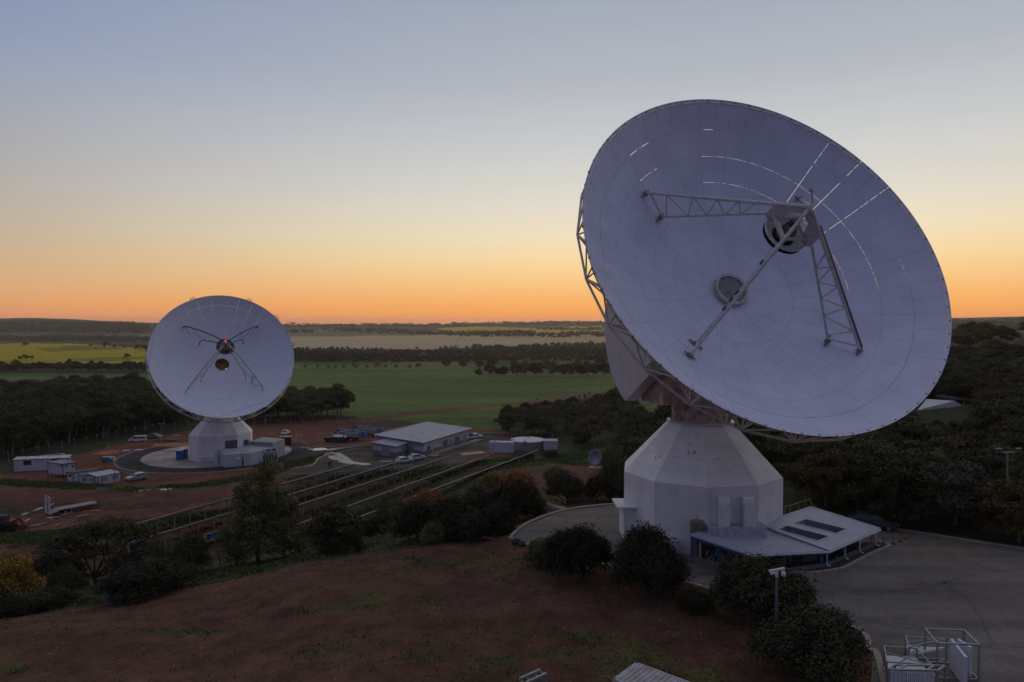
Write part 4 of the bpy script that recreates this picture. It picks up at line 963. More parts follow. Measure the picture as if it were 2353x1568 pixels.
def iso_box(name, lab, cat, p, L_, W_, Hh, rz, m_, ribs=True):
    r = empty(name, p, lab, cat, None, rz); b = MB(); b.box((0, 0, Hh / 2), (L_, W_, Hh)); b.build('walls', m_, r, local=True)
    b = MB()
    for sx_ in (-1, 1):
        for sy in (-1, 1): b.box((sx_ * (L_ / 2 - .04), sy * (W_ / 2 - .04), Hh / 2), (.16, .16, Hh + .05))
    for sy in (-1, 1):
        for z_ in (.06, Hh - .03): b.box((0, sy * (W_ / 2 - .04), z_), (L_ + .02, .14, .14))
    for sx_ in (-1, 1):
        for z_ in (.06, Hh - .03): b.box((sx_ * (L_ / 2 - .04), 0, z_), (.14, W_ + .02, .14))
    b.build('frame', m_, r, local=True)
    if ribs:
        b = MB(); k = int(L_ / .28)
        for i in range(k):
            xx = -L_ / 2 + .2 + i * (L_ - .4) / (k - 1)
            for sy in (-1, 1): b.box((xx, sy * (W_ / 2 + .012), Hh / 2), (.11, .05, Hh - .3))
            b.box((xx, 0, Hh + .018), (.12, W_ - .3, .06))
        b.build('corrugation', m_, r, local=True)
    return r
cw = mat('container_white', (.50,.49,.54), .6, 0, .06, 1.2)
p = atY(1152.5, 1040.5, 184); p.z = -14.9; c1 = iso_box('shipping_container', 'white container with orange mast on top, in front of the round water tank', 'container', p + Vector((0, 1.2, 0)), 6.55, 2.5, 2.75, -.06, cw, False)
b = MB(); b.tube((-1.7, 0, 2.75), (-1.7, 0, 4.3), .07, 6); b.build('mast', mat('mast_orange', (.55,.25,.18), .6), c1, local=True)
b = MB()
for i in range(7): b.box((-3.0 + (i % 2) * .3, -1.27, 2.55 - i * .2), (.35, .12, .14))
for i in range(5): b.box((-2.6 + i * .4, .2, 2.85), (.3, .8, .16))
b.build('cable_bracket', steel, c1, local=True)
b = MB()
for dx, z_, w_ in ((-1.85, 1.75, .7), (-1.9, 1.5, .5), (-1.95, 1.1, .38), (-1.95, .9, .3), (2.1, 2.2, .8)): b.box((dx, -1.262, z_), (w_, .01, .07))
b.build('stencil_marks', mat('marks_dark', (.08,.08,.12), .7), c1, local=True)
b = MB(); b.box((-2.85, -1.262, 1.1), (.45, .02, 1.1)); b.build('door', mat('door_w', (.42,.41,.46), .6), c1, local=True)
p = atY(1265, 1034.5, 188); p.z = -14.5; s_ = empty('garden_shed', p, 'small pale metal shed with pitched roof right of the round water tank', 'shed', None, -.05)
b = MB(); b.box((0, 1, .85), (3.9, 2.2, 2.5)); b.build('walls', cw, s_, local=True); b = MB(); b.add([(-2, -.2, 2.05), (2, -.2, 2.05), (2, 1, 2.55), (-2, 1, 2.55), (2, 2.2, 2.05), (-2, 2.2, 2.05), (-2,-.2,2.0),(2,-.2,2.0)], [(0, 1, 2, 3), (3, 2, 4, 5), (6,7,1,0)]); b.build('roof', roofm2, s_, local=True)
p = hit(1086, 1043); b = MB(); b.box(p + Vector((0, 0, .08)), (7, 3.4, .2), rz=.5); tag(b.build('concrete_slab', mat('pink_slab', (.40,.28,.23), .8, 0, .1, 1)), 'pinkish slab on the asphalt beside the white container', 'slab')

# ------------------------------------------------------------------ site offices
ZO = (0, 1780, 3.92)
def zo(x, y): return zc(x, y, *ZO)
offw = mat('office_white', (.46,.46,.50), .7, 0, .05, 1); trimd = mat('trim_dark', (.05,.05,.07), .6); winm = mat('window_glass', (.03,.035,.045), .15, 0, .02, 1, spec=.6); winl = mat('window_blind_lit', (.30,.28,.24), .6, 0, .3, 3)  # pale blind colour stands in for the glow of lit windows
def office(name, lab, P, ztop, zbase, roofc, wins=(), over=.15):
    """P: three px corners (left, near, right) of the roof line at height ztop; walls drop to zbase"""
    a, n_3, c = [atZ(*zo(*p), ztop) for p in P]; d_ = a + c - n_3
    root = empty(name, (n_3.x, n_3.y, zbase), lab, 'site office', 'white site offices by the ring road'); Q4 = [a, n_3, c, d_]
    b = MB(); b.prism([(p.x, p.y) for p in Q4], zbase, ztop - .02); b.build('walls', offw, root)
    ce = sum(Q4, Vector()) / 4; b = MB(); Q5 = [p + (p - ce).normalized() * over for p in Q4]; slab(b, [p + Vector((0, 0, .14)) for p in Q5], (), .14); rf = b.build('roof', roofc, root)
    b = MB()
    for i in range(4): b.bar(Q5[i] + Vector((0, 0, .06)), Q5[(i + 1) % 4] + Vector((0, 0, .06)), .06, .17)
    for p in Q4: b.box((p.x, p.y, (zbase + ztop) / 2), (.12, .12, ztop - zbase))
    b.build('trim', trimd, root)
    b = MB()
    n_r = 5
    for i in range(1, n_r):
        t = i / n_r; b.bar(Q5[1] + (Q5[2] - Q5[1]) * t + Vector((0, 0, .16)), Q5[0] + (Q5[3] - Q5[0]) * t + Vector((0, 0, .16)), .05, .04)
    b.build('roof_rib', trimd, rf)
    for face, s0, s1, z0, z1, lit in wins:
        p, q_ = (a, n_3) if face == 0 else (n_3, c)
        b = MB(); quad(b, p, q_, ztop + z0 - .06, ztop + z1 + .06, .03, s0 - .012, s1 + .012); wf_ = b.build('window', trimd, root)
        b = MB(); quad(b, p, q_, ztop + z0, ztop + z1, .05, s0, s1); b.build('pane', winl if lit else winm, wf_)
    return root
office('site_office', 'longest white site office, pale flat roof, one dark window, farthest left', ((268, 197), (208, 246), (1075, 212)), -13.9, -16.7, roofm2, ((1, .19, .31, -1.25, -.25, 0), (1, .70, .82, -.9, -.2, 0)), .2)
o2 = office('site_office', 'tall boxy white site office raised on stumps, blue-grey sloping roof', ((750, 275), (985, 305), (1185, 275)), -13.1, -15.6, mat('office_roof', (.34,.36,.40), .5), ((0, .85, .9, -.5, -.3, 0), (0, .93, .98, -.5, -.3, 0), (1, .25, .32, -.6, -.3, 0), (1, .72, .82, -1.0, -.6, 0)), .35)
b = MB(); cc = [atZ(*zo(*p), -13.1) for p in ((750, 275), (985, 305), (1185, 275))]
for t in (0, .25, .5, .75, 1):
    for p, q_ in ((cc[0], cc[1]), (cc[1], cc[2])):
        e = p + (q_ - p) * t; b.box((e.x, e.y, -16.2), (.15, .15, 1.3))
b.split('stump', trimd, o2)
office('site_office', 'white site office with grey-brown low pitched roof, between the tall one and the windowed one', ((1050, 430), (1150, 445), (1565, 390)), -14.4, -16.9, mat('office_roof_brown', (.16,.14,.13), .7), ((0, .3, .7, -.9, -.5, 0),), .2)
office('site_office', 'nearest white site office, two lit windows and ribbed pale roof', ((1370, 460), (1540, 507), (1895, 440)), -14.4, -17.0, roofm2, ((1, .14, .38, -1.15, -.35, 1), (1, .65, .87, -1.15, -.35, 1), (0, .45, .75, -1.3, -.4, 1)), .12)
office('site_office', 'smallest white site office with small windows, joined left of the nearest one', ((1240, 462), (1290, 478), (1445, 490)), -14.6, -17.0, roofm2, ((1, .1, .45, -1.2, -.5, 1), (1, .7, .92, -1.1, -.6, 1)), .12)

# ------------------------------------------------------------------ vehicles (local axes: nose towards +x)
tyre = mat('tyre', (.015,.015,.015), .85); rimm = mat('alloy', (.4,.4,.42), .35, .7)
def vehicle(kind, lab, p, rz, paint, extra=None):
    r = empty('parked_car' if kind != 'van' else 'parked_van', p, lab, {'van': 'van', 'ute': 'pickup'}.get(kind, 'car'), 'parked vehicles', rz)
    if kind == 'van':
        L_, W_, bp = 5.0, 1.95, [(-2.5, .35), (2.45, .35), (2.5, .75), (2.35, 1.02), (1.7, 1.15), (1.0, 1.9), (.6, 1.98), (-2.4, 1.98), (-2.5, 1.8)]
        gl = [((-.2, 1.2), (1.45, 1.2), (.98, 1.78), (-.2, 1.78)), ((-1.3, 1.2), (-.3, 1.2), (-.3, 1.75), (-1.3, 1.75)), ((-2.35, 1.2), (-1.42, 1.2), (-1.42, 1.75), (-2.3, 1.75))]; ws = ((1.64, 1.2), (1.02, 1.86)); bs = ((-2.5, 1.2), (-2.47, 1.75)); wb = 1.5
    elif kind == 'ute':
        L_, W_, bp = 5.2, 1.9, [(-2.6, .45), (2.5, .45), (2.55, .8), (2.45, 1.05), (1.3, 1.15), (.7, 1.72), (-.4, 1.75), (-.7, 1.15), (-2.6, 1.1)]
        gl = [((-.55, 1.18), (1.15, 1.18), (.68, 1.6), (-.4, 1.62))]; ws = ((1.25, 1.18), (.74, 1.68)); bs = ((-.66, 1.2), (-.45, 1.68)); wb = 1.6
    else:
        L_, W_, bp = 4.6, 1.85, [(-2.3, .35), (2.2, .35), (2.3, .7), (2.2, .95), (1.1, 1.08), (.35, 1.6), (-.2, 1.68), (-1.5, 1.64), (-2.05, 1.2), (-2.3, 1.05)]
        gl = [((-1.75, 1.12), (.95, 1.12), (.33, 1.52), (-.2, 1.58), (-1.4, 1.55))]; ws = ((1.05, 1.12), (.42, 1.57)); bs = ((-2.08, 1.16), (-1.58, 1.58)); wb = 1.35
    def wid(z): return W_ / 2 if z < 1.12 else W_ / 2 - (z - 1.12) * .28
    k = len(bp); b = MB(); vs = [(x_, wid(z_), z_) for x_, z_ in bp] + [(x_, -wid(z_), z_) for x_, z_ in bp]
    b.add(vs, [(i, (i + 1) % k, k + (i + 1) % k, k + i) for i in range(k)] + [tuple(range(k - 1, -1, -1)), tuple(range(k, 2 * k))]); b.build('body', paint, r, local=True, bevel=.06)
    b = MB()
    for g4 in gl:
        for s in (-1, 1): b.add([(x_, s * (wid(z_) + .012), z_) for x_, z_ in g4], [tuple(range(len(g4)))])
    for (x0, z0), (x1, z1) in (ws, bs):
        sgn = .02 if x0 > 0 else -.02; b.add([(x0 + sgn, -.72, z0), (x0 + sgn, .72, z0), (x1 + sgn, .6, z1), (x1 + sgn, -.6, z1)], [(0, 1, 2, 3)])
    b.build('window', glass, r, local=True)
    for sx_ in (-1, 1):
        for s in (-1, 1):
            b = MB(); b.tube((sx_ * wb, s * (W_ / 2 - .2), .34), (sx_ * wb, s * (W_ / 2 + .02), .34), .34, 16); wh = b.build('wheel', tyre, r, local=True)
            b = MB(); b.tube((sx_ * wb, s * (W_ / 2 + .02), .34), (sx_ * wb, s * (W_ / 2 + .03), .34), .2, 12); b.build('rim', rimm, wh, local=True)
    for s in (-1, 1):
        b = MB(); b.box((bp[2][0] - .06, s * (W_ / 2 - .3), .78), (.16, .42, .16)); b.build('headlight', mat('lamp_clear', (.6,.6,.6), .2, 0, .02, 1, spec=.7), r, local=True)
        b = MB(); b.box((-L_ / 2 + .02, s * (W_ / 2 - .18), .98), (.08, .24, .26)); b.build('tail_light', mat('tail_red', (.25,.01,.01), .3), r, local=True)
        b = MB(); b.box((ws[0][0] - .2, s * (W_ / 2 + .1), 1.12), (.14, .2, .16)); b.build('mirror', paint, r, local=True)
    b = MB(); b.box((-L_ / 2 - .01, 0, .75), (.02, .5, .13)); b.box((bp[2][0] + .005, 0, .55), (.03, 1.2, .2)); b.build('trim', trimd, r, local=True)
    if extra: extra(r)
    return r
carw = mat('car_white', (.55,.55,.56), .25, 0, .02, 1, spec=.6); cars = mat('car_silver', (.30,.33,.36), .28, .4, .02, 1, spec=.6); carb = mat('car_blue_silver', (.22,.28,.34), .25, .3, .02, 1, spec=.6)
def facing(p, ang): return ang
vehicle('suv', 'silver suv parked on red dirt right of the site offices', hit(314, 1104), R(-128), cars)
vehicle('van', 'white van with dark side windows parked near the fence', hit(316, 1015.5), R(195), mat('van_white', (.55,.55,.53), .35, 0, .02, 1))
vehicle('suv', 'pale blue hatchback parked right of the white van', hit(357, 1007.5), R(-14), carb)
vehicle('suv', 'white suv nearest the solar rows, left of its twin', hit(929, 1064), R(38), carw)
vehicle('suv', 'white suv parked against the loading platform side of the equipment building', hit(958, 1057), R(38), carw)
def load(r): 
    b = MB(); rq = random.Random(5)
    for i in range(9): b.box((-1.7 + rq.uniform(-.6, .6), rq.uniform(-.6, .6), 1.25 + rq.uniform(0, .2)), (.7, .4, .3), rz=rq.uniform(0, 3))
    b.build('load', black, r, local=True)
vehicle('ute', 'white pickup with dark load in its tray behind the equipment building', hit(1091, 1009), R(38), carw, load)
vehicle('ute', 'white pickup seen end-on above the black crate', hit(656, 1000), R(-85), mat('car_cream', (.5,.46,.4), .4))
vehicle('suv', 'dark car with round chrome lamps behind the far corner of the annex', atZ(2006, 1214, YZ), R(-20), mat('car_dark', (.03,.035,.035), .3, 0, .02, 1, spec=.6))
def wheelset(r, xs_, W_, rad=.4):
    for xx in xs_:
        for s in (-1, 1):
            b = MB(); b.tube((xx, s * W_ / 2 - .15 * s, rad), (xx, s * W_ / 2 + .1 * s, rad), rad, 16); wh = b.build('wheel', tyre, r, local=True)
            b = MB(); b.tube((xx, s * (W_ / 2 + .1), rad), (xx, s * (W_ / 2 + .12), rad), rad * .5, 10); b.build('rim', rimm, wh, local=True)
# flat deck trailer with upright ramps
p = hit(120, 1187); q_ = hit(104, 1186); q_ = hit(174, 1170); ang = math.atan2(q_.y - p.y, q_.x - p.x); Lr = (q_ - p).length; print('trailer', Lr, p, q_)
ang = R(50); t_ = empty('flat_trailer', hit(110, 1186), 'flat deck trailer with two tall upright white ramps at its tail', 'trailer', None, ang)
b = MB(); b.box((4.9, 0, 1.0), (6.6, 2.3, .14)); b.add([(.1, -1.15, .55), (1.7, -1.15, 1.07), (1.7, 1.15, 1.07), (.1, 1.15, .55), (.1, -1.15, .45), (1.7, -1.15, .9), (1.7, 1.15, .9), (.1, 1.15, .45)], [(0, 1, 2, 3), (7, 6, 5, 4), (0, 4, 5, 1), (3, 2, 6, 7), (0, 3, 7, 4)]); b.build('deck', mat('deck_timber', (.30,.29,.28), .8, 0, .15, 2), t_, local=True)
b = MB(); b.box((4.9, -.8, .84), (6.6, .15, .2)); b.box((4.9, .8, .84), (6.6, .15, .2)); b.bar((8.2, -.8, .85), (9.2, 0, .8), .12, .14); b.bar((8.2, .8, .85), (9.2, 0, .8), .12, .14); b.tube((8.3, -.9, 0), (8.3, -.9, .8), .06, 6); b.build('chassis', trimd, t_, local=True); wheelset(t_, (2.6, 3.6), 2.0, .42)
for yy in (-1.0, 1.0):
    b = MB()
    for s in (-.42, -.14, .14, .42): b.box((0, yy + s, 2.1), (.1, .08 if abs(s) < .3 else .16, 3.3))
    for z_ in (.5, 1.9, 3.3, 3.75): b.box((0, yy, z_), (.1, .95, .12))
    b.build('ramp', mat('ramp_white', (.55,.55,.57), .6), t_, local=True)
# low trailer near the far antenna
t_ = empty('equipment_trailer', hit(382, 1017), 'low tandem trailer carrying timber and a wire cage on the red dirt', 'trailer', None, R(20)); b = MB(); b.box((0, 0, .7), (7, 2.1, .2)); b.bar((-3.5, 0, .7), (-5, 0, .6), .15, .15); b.build('deck', mat('deck_brown', (.16,.12,.10), .8, 0, .3, 3), t_, local=True); wheelset(t_, (.6, 1.5), 2.0)
b = MB()
for i in range(5): b.box((-1.5 + i * .2, -.6 + i * .3, .95), (3.8, .16, .16))
b.split('timber', wood, t_, local=True); b = MB()
for xx in (1.6, 2.5, 3.4):
    for s in (-1, 1): b.box((xx, s, 1.5), (.07, .07, 1.5))
for z_ in (1.2, 1.7, 2.2):
    for s in (-1, 1): b.box((2.5, s, z_), (1.8, .05, .05))
b.build('cage', galv, t_, local=True)
# boom lifts
def boom(lab, p, rz):
    r = empty('boom_lift', p, lab, 'boom lift', 'blue boom lifts parked on the red dirt', rz)
    b = MB(); b.box((0, 0, .95), (4.2, 2.2, .5)); b.box((0, 0, 1.2), (1.6, 1.6, .3)); b.build('chassis', trimd, r, local=True); wheelset(r, (-1.5, 1.5), 2.2, .5)
    b = MB(); b.box((.6, -.75, 1.85), (6.0, .7, 1.0)); b.build('engine_cover', mat('cover_grey', (.30,.31,.32), .6), r, local=True)
    b = MB(); b.box((4.2, 0, 1.9), (1.9, 2.2, 1.2)); b.build('counterweight', blue, r, local=True)
    b = MB(); b.bar((4.8, 0, 2.6), (-4.2, 0, 3.3), .5, .62); b.bar((4.7, .5, 2.2), (-3.4, .5, 2.5), .4, .45); b.bar((4.6, 0, 1.9), (4.6, 0, 3.0), .7, .7); b.bar((-4.2, 0, 3.3), (-5.9, 0, 1.6), .3, .35); bo = b.build('boom', blue, r, local=True)
    b = MB(); b.bar((-3.4, -.2, 2.75), (2.9, -.45, 2.5), .35, .12); b.build('jib_cylinder', white, r, local=True)
    M4 = Matrix.Translation((-1.3, -.27, 3.08)) @ Matrix.Rotation(math.atan2(-.7, 9.0), 4, 'Y').inverted() @ Matrix.Rotation(math.pi / 2, 4, 'X')
    d_ = Vector((9.0, 0, -.7)).normalized(); upv = Vector((.0777, 0, .997)); M4 = Matrix.Translation((-1.6, -.262, 3.1)) @ Matrix((d_, upv, Vector((0, -1, 0)))).transposed().to_4x4()
    tx = text_part('lettering', 'Genie ZX-135/70', .5, Matrix.Identity(4), white, None, .004); me_ = tx.data
    for v_ in me_.vertices: v_.co = M4 @ v_.co
    tx.parent = bo
    b = MB(); b.bar(Vector((1.0, -.26, 2.9)), Vector((4.2, -.26, 2.65)), .02, .3); b.build('decal_strip', mat('decal_orange', (.55,.22,.05), .6), bo, local=True)
    b = MB()
    for i in range(3): b.box((3.5 + i * .3, -1.11, 1.9), (.12, .02, .7))
    b.split('hazard_stripe', mat('hazard_yellow', (.5,.5,.05), .6), bo, local=True)
    b = MB(); bx = -6.3
    for z_ in (.7, 1.25, 1.8): 
        for s in (-1, 1): b.tube((bx - .5, s, z_), (bx + .5, s, z_), .04, 5)
        for s in (-.5, .5): b.tube((bx + s, -1, z_), (bx + s, 1, z_), .04, 5)
    for s in (-.5, .5):
        for e in (-1, 1): b.tube((bx + s, e, .7), (bx + s, e, 1.8), .04, 5)
    b.box((bx, 0, .68), (1.1, 2.1, .06)); b.build('basket', steeld, r, local=True); return r
boom('nearer blue boom lift behind the skip bin of white bags', hit(806, 1013), R(-14))
boom('farther blue boom lift, partly behind the equipment building roof', hit(845, 1004), R(-10))
p = hit(772, 1016); sb = empty('skip_bin', p, 'dark green skip bin heaped with white bags', 'skip bin', None, R(-8)); b = MB(); b.add([(-3, -1.2, 0), (3, -1.2, 0), (3.6, -1.3, 1.5), (-3.4, -1.3, 1.5), (-3, 1.2, 0), (3, 1.2, 0), (3.6, 1.3, 1.5), (-3.4, 1.3, 1.5)], [(0, 1, 2, 3), (5, 4, 7, 6), (1, 5, 6, 2), (4, 0, 3, 7), (3, 2, 6, 7)]); b.build('bin', mat('bin_green', (.02,.035,.03), .6, 0, .1, 2), sb, local=True)
b = MB(); b.lathe((0, -1.28, .75), [(.02, 0), (.38, .02), (.38, -.02)], 16, Matrix.Rotation(math.pi / 2, 3, 'X')); b.build('badge', mat('badge_green', (.08,.16,.12), .6), sb, local=True)
rq = random.Random(9)
def blob(c, r, rnd, n=10, m_=6):
    b = MB(); ph = rnd.uniform(0, 6); b.lathe(c, [(r * math.sin(math.pi * i / m_) * (1 + .12 * math.sin(i * 2.3 + ph)) + .01, -r * .7 * math.cos(math.pi * i / m_)) for i in range(m_ + 1)], n); return b
for i in range(9):
    c_ = (rq.uniform(-.6, 3.2), rq.uniform(-.7, .7), 1.7 + rq.uniform(-.1, .35)); tag(blob(Vector(p) + Matrix.Rotation(R(-8), 3, 'Z') @ Vector(c_), rq.uniform(.4, .62), rq).build('rubbish_bag', white, None, smooth=True), 'white bulging bag heaped in the dark green skip bin', 'bag', 'white bags in the skip bin')
# crate with ring emblem
p = hit(657, 1023.5); cr_ = empty('black_crate', p, 'black boxy crate with pale lid and ring emblem on red dirt', 'crate', None, R(8)); b = MB(); b.box((0, 0, 1.3), (3.4, 2.6, 2.6)); b.build('body', mat('crate_black', (.018,.018,.022), .6, 0, .2, 2), cr_, local=True); b = MB(); b.box((0, 0, 2.65), (3.5, 2.7, .1)); b.build('lid', mat('lid_pale', (.33,.30,.27), .7), cr_, local=True)
b = MB(); n24 = 24
ringp = [Vector((-.5 + .42 * math.cos(i * 2 * math.pi / n24), -1.32, 1.6 + .42 * math.sin(i * 2 * math.pi / n24))) for i in range(n24 + 1)]; b.path(ringp, .05, 5); b.build('ring_emblem', mat('emblem', (.10,.10,.11), .6), cr_, local=True)
b = MB()
for i in range(3): b.box((2.3, -1.2 + i * .3, .15), (2.4, .12, .08), rz=.5)
tag(b.build('timber_offcuts', wood), 'short timber offcuts lying beside the black crate', 'timber'); bpy.data.objects['timber_offcuts'].location = p
# portable toilets
for (u, v), lab in (((414, 1057), 'blue portable toilet standing in front, left of the far pedestal'), ((422.5, 1053.5), 'blue portable toilet tucked behind its twin against the far pedestal')):
    p = hit(u, v); t_ = empty('portable_toilet', p, lab, 'portable toilet', 'blue portable toilets', .1); b = MB(); b.box((0, 0, 1.25), (1.6, 1.5, 2.5)); b.build('cabin', blue, t_, local=True); b = MB(); b.lathe((0, 0, 2.5), [(1.05, 0), (.95, .16), (.1, .24)], 4, Matrix.Rotation(math.pi / 4, 3, 'Z'), cap1=True); b.build('roof', white, t_, local=True); b = MB(); b.box((0, -.76, 1.2), (1.0, .03, 2.1)); b.build('door', mat('toilet_door', (.03,.12,.32), .5), t_, local=True)
# annex of the far antenna and chillers
ZL = (600, 1620, 3.9217)
def zl(x, y): return zc(x, y, *ZL)
fa = empty('plant_annex', (-73, 174, SZ), 'low white wing with sheet roof at the foot of the far antenna', 'building')
ztop = -13.2
pp = [atZ(*zl(*q_), z_) for q_, z_ in (((1165, 795), ztop), ((1590, 762), ztop), ((1940, 672), ztop), ((1560, 650), ztop), ((1070, 712), ztop))]
b = MB(); b.prism([(q_.x, q_.y) for q_ in pp], SZ - .2, ztop); b.build('wall', offw, fa)
b = MB(); slab(b, [q_ + Vector((0, 0, .1 + (0 if i < 3 else .35))) for i, q_ in enumerate(pp)], (), .12); b.build('roof', roofm2, fa)
hi = [atZ(*zl(*q_), ztop) for q_ in ((1570, 652), (1940, 672), (1945, 640), (1720, 600), (1575, 600))]
b = MB(); b.prism([(q_.x, q_.y) for q_ in (hi[0], hi[1], hi[1] + Vector((1, 6, 0)), hi[0] + Vector((1, 7, 0)))], SZ - .2, ztop + 1.35); b.build('upper_wall', mat('upper_wall', (.36,.36,.36), .7, 0, .05, 1), fa)
b = MB(); e0, e1 = hi[0] + Vector((0, 0, 1.35)), hi[1] + Vector((0, 0, 1.35)); b.bar(e0, e1, .12, .14); b.bar(hi[0] + Vector((0, -.1, .12)), hi[1] + Vector((0, -.1, .12)), .2, .16); b.bar(hi[1] + Vector((0, -.05, .1)), e1, .12, .14); b.bar(atZ(*zl(1380, 690), ztop + .3), atZ(*zl(1600, 750), ztop + .15), .25, .08); b.build('flashing', white, fa)
b = MB(); bq = [atZ(*zl(*q_), SZ) for q_ in ((1000, 915), (1050, 935), (1125, 925))]; b.prism([(bq[0].x, bq[0].y), (bq[1].x, bq[1].y), (bq[2].x, bq[2].y), (bq[2].x, bq[2].y + 3), (bq[0].x, bq[0].y + 3)], SZ, SZ + 2.5); b.build('porch', offw, fa)
def chiller(lab, p, rz):
    r = empty('chiller', p, lab, 'chiller', 'air cooled chillers by the far antenna', rz); W_ = 4.6
    b = MB()
    for xx in (-2.25, -.75, .75, 2.25): b.box((xx, -1, 1.3), (.14, .14, 2.6)); b.box((xx, 1, 1.3), (.14, .14, 2.6))
    b.box((0, -1, 2.62), (W_, .14, .2)); b.box((0, 1, 2.62), (W_, .14, .2)); b.box((-2.2, 0, 2.62), (.14, 2, .2)); b.box((2.2, 0, 2.62), (.14, 2, .2)); b.box((-1.9, -.98, 1.5), (.9, .1, 1.8)); b.build('frame', white, r, local=True)
    for xx in (-1.5, 0, 1.5):
        b = MB(); b.add([(xx - .74, -.98, 2.55), (xx + .74, -.98, 2.55), (xx + .08, -.98, .9), (xx - .08, -.98, .9), (xx - .74, .98, 2.55), (xx + .74, .98, 2.55), (xx + .08, .98, .9), (xx - .08, .98, .9)], [(0, 3, 2, 1), (4, 5, 6, 7), (0, 4, 7, 3), (1, 2, 6, 5)]); b.build('coil', mat('coil_white', (.40,.40,.42), .6), r, local=True)
    b = MB(); b.box((0, 0, 1.2), (4.3, 1.8, 2.1)); b.build('core', mat('coil_dark', (.02,.02,.022), .7), r, local=True)
    for xx in (-1.5, 0, 1.5):
        for yy in (-.5, .5): b = MB(); b.lathe((xx, yy, 2.7), [(.45, 0), (.48, .28), (.42, .3), (.1, .1)], 14); b.build('fan', trimd, r, local=True)
    return r
chiller('white and black chiller standing nearer, left of the two beside the far antenna', atZ(*zl(1345, 958), SZ + .1) + Vector((0, 1, 0)), -.04)
chiller('white and black chiller farther right at the end of the plant wing', atZ(*zl(1835, 890), SZ + .1) + Vector((0, 1, 0)), .35)
pw = bpy.data.objects['dish_antenna.001']
def onface(u, v, r=8.1, extra=.1): # point on the far pedestal wall
    a, bz = ray(u, v); cx_, cy_ = PL[0], PL[1]; A2 = a * a + 1; B2 = -2 * (a * cx_ + cy_); C2 = cx_ ** 2 + cy_ ** 2 - (r * .955) ** 2; Y = (-B2 - math.sqrt(max(0, B2 * B2 - 4 * A2 * C2))) / (2 * A2); return Vector((a * Y, Y, CH + bz * Y))
for xx, yy, w_, h_, rz in ((1270, 620, 3.2, 2.1, .33), (1500, 612, 1.3, 2.2, .97)):
    c_ = onface(*zl(xx, yy)); b = MB(); b.box(c_ + Vector((0, .0, 0)), (w_, .9, h_), rz=rz); g4 = b.build('louvre', mat('louvre_grey', (.12,.14,.15), .7, 0, .2, 3), pw)
b = MB(); c0_ = onface(*zl(1352, 240), 4.6); b.tube(c0_ + Vector((0, -.6, 1.6)), c0_ + Vector((0, -.6, -3.4)), .05, 5); b.build('drain_pipe', steeld, pw)
p = atZ(*zl(925, 905), SZ + .1); b = MB()
for i in range(8): b.bar(p + Vector((-2 + i * .55, 0, 0)), p + Vector((-2 + i * .55, .5, 1.1)), .08, .08)
b.bar(p + Vector((-2, .5, 1.1)), p + Vector((2, .5, 1.1)), .1, .1); b.bar(p + Vector((-2, .05, .1)), p + Vector((2, .05, .1)), .1, .1); tag(b.build('steel_grate', rust), 'brown steel grate leaning on the far pedestal wall', 'grate')
# ------------------------------------------------------------------ people
def person(lab, p, rz, top, seed):
    r = empty('person', p, lab, 'person', None, rz); me_ = bpy.data.meshes.new('body'); s = random.Random(seed)
    J = [((0, 0, .95), .15), ((0, 0, 1.2), .16), ((0, 0, 1.42), .17), ((0, 0, 1.54), .06), ((0, .02, 1.66), .095), ((0, .02, 1.76), .08),
         ((.2, 0, 1.42), .075), ((.26, -.04, 1.15), .055), ((.22, .12, .95), .04), ((-.2, 0, 1.42), .075), ((-.27, -.03, 1.15), .055), ((-.2, .14, 1.0), .04),
         ((.1, 0, .88), .11), ((.11, .02, .48), .075), ((.12, -.02, .1), .05), ((.12, .14, .04), .045), ((-.1, 0, .88), .11), ((-.12, .03, .48), .075), ((-.13, -.04, .1), .05), ((-.14, .12, .04), .045)]
    E_ = [(0, 1), (1, 2), (2, 3), (3, 4), (4, 5), (2, 6), (6, 7), (7, 8), (2, 9), (9, 10), (10, 11), (0, 12), (12, 13), (13, 14), (14, 15), (0, 16), (16, 17), (17, 18), (18, 19)]
    me_.from_pydata([j[0] for j in J], E_, []); o = bpy.data.objects.new('body', me_); COL.objects.link(o); o.parent = r
    sk_ = o.modifiers.new('skin', 'SKIN'); sk_.use_smooth_shade = True
    for i, (_, rad) in enumerate(J): me_.skin_vertices[0].data[i].radius = (rad, rad * .8); me_.skin_vertices[0].data[i].use_root = (i == 0)
    ss_ = o.modifiers.new('sub', 'SUBSURF'); ss_.levels = 1; ss_.render_levels = 1
    m_ = bpy.data.materials.new('person_' + str(seed)); m_.use_nodes = True; N = m_.node_tree.nodes; L = m_.node_tree.links
    tc_ = N.new('ShaderNodeTexCoord'); sx_ = N.new('ShaderNodeSeparateXYZ'); L.new(tc_.outputs['Object'], sx_.inputs[0]); cr = N.new('ShaderNodeValToRGB'); mr = N.new('ShaderNodeMapRange'); mr.inputs['From Max'].default_value = 1.8; L.new(sx_.outputs['Z'], mr.inputs['Value']); L.new(mr.outputs[0], cr.inputs[0])
    cr.color_ramp.interpolation = 'CONSTANT'; els = cr.color_ramp.elements; els[0].position = 0; els[0].color = (.03,.03,.035,1); els[1].position = .53; els[1].color = (*top, 1)
    e = els.new(.865); e.color = (.25,.14,.1,1); e = els.new(.96); e.color = (.03,.02,.015,1)
    L.new(cr.outputs[0], N['Principled BSDF'].inputs['Base Color']); N['Principled BSDF'].inputs['Roughness'].default_value = .8; me_.materials.append(m_)
person('person in black jacket standing on the left of the pair on the asphalt', hit(756.5, 1076), .3, (.015,.015,.018), 1)
person('person in dark navy coat standing close on the right of the pair', hit(761.5, 1074.5), 2.8, (.02,.02,.03), 2)

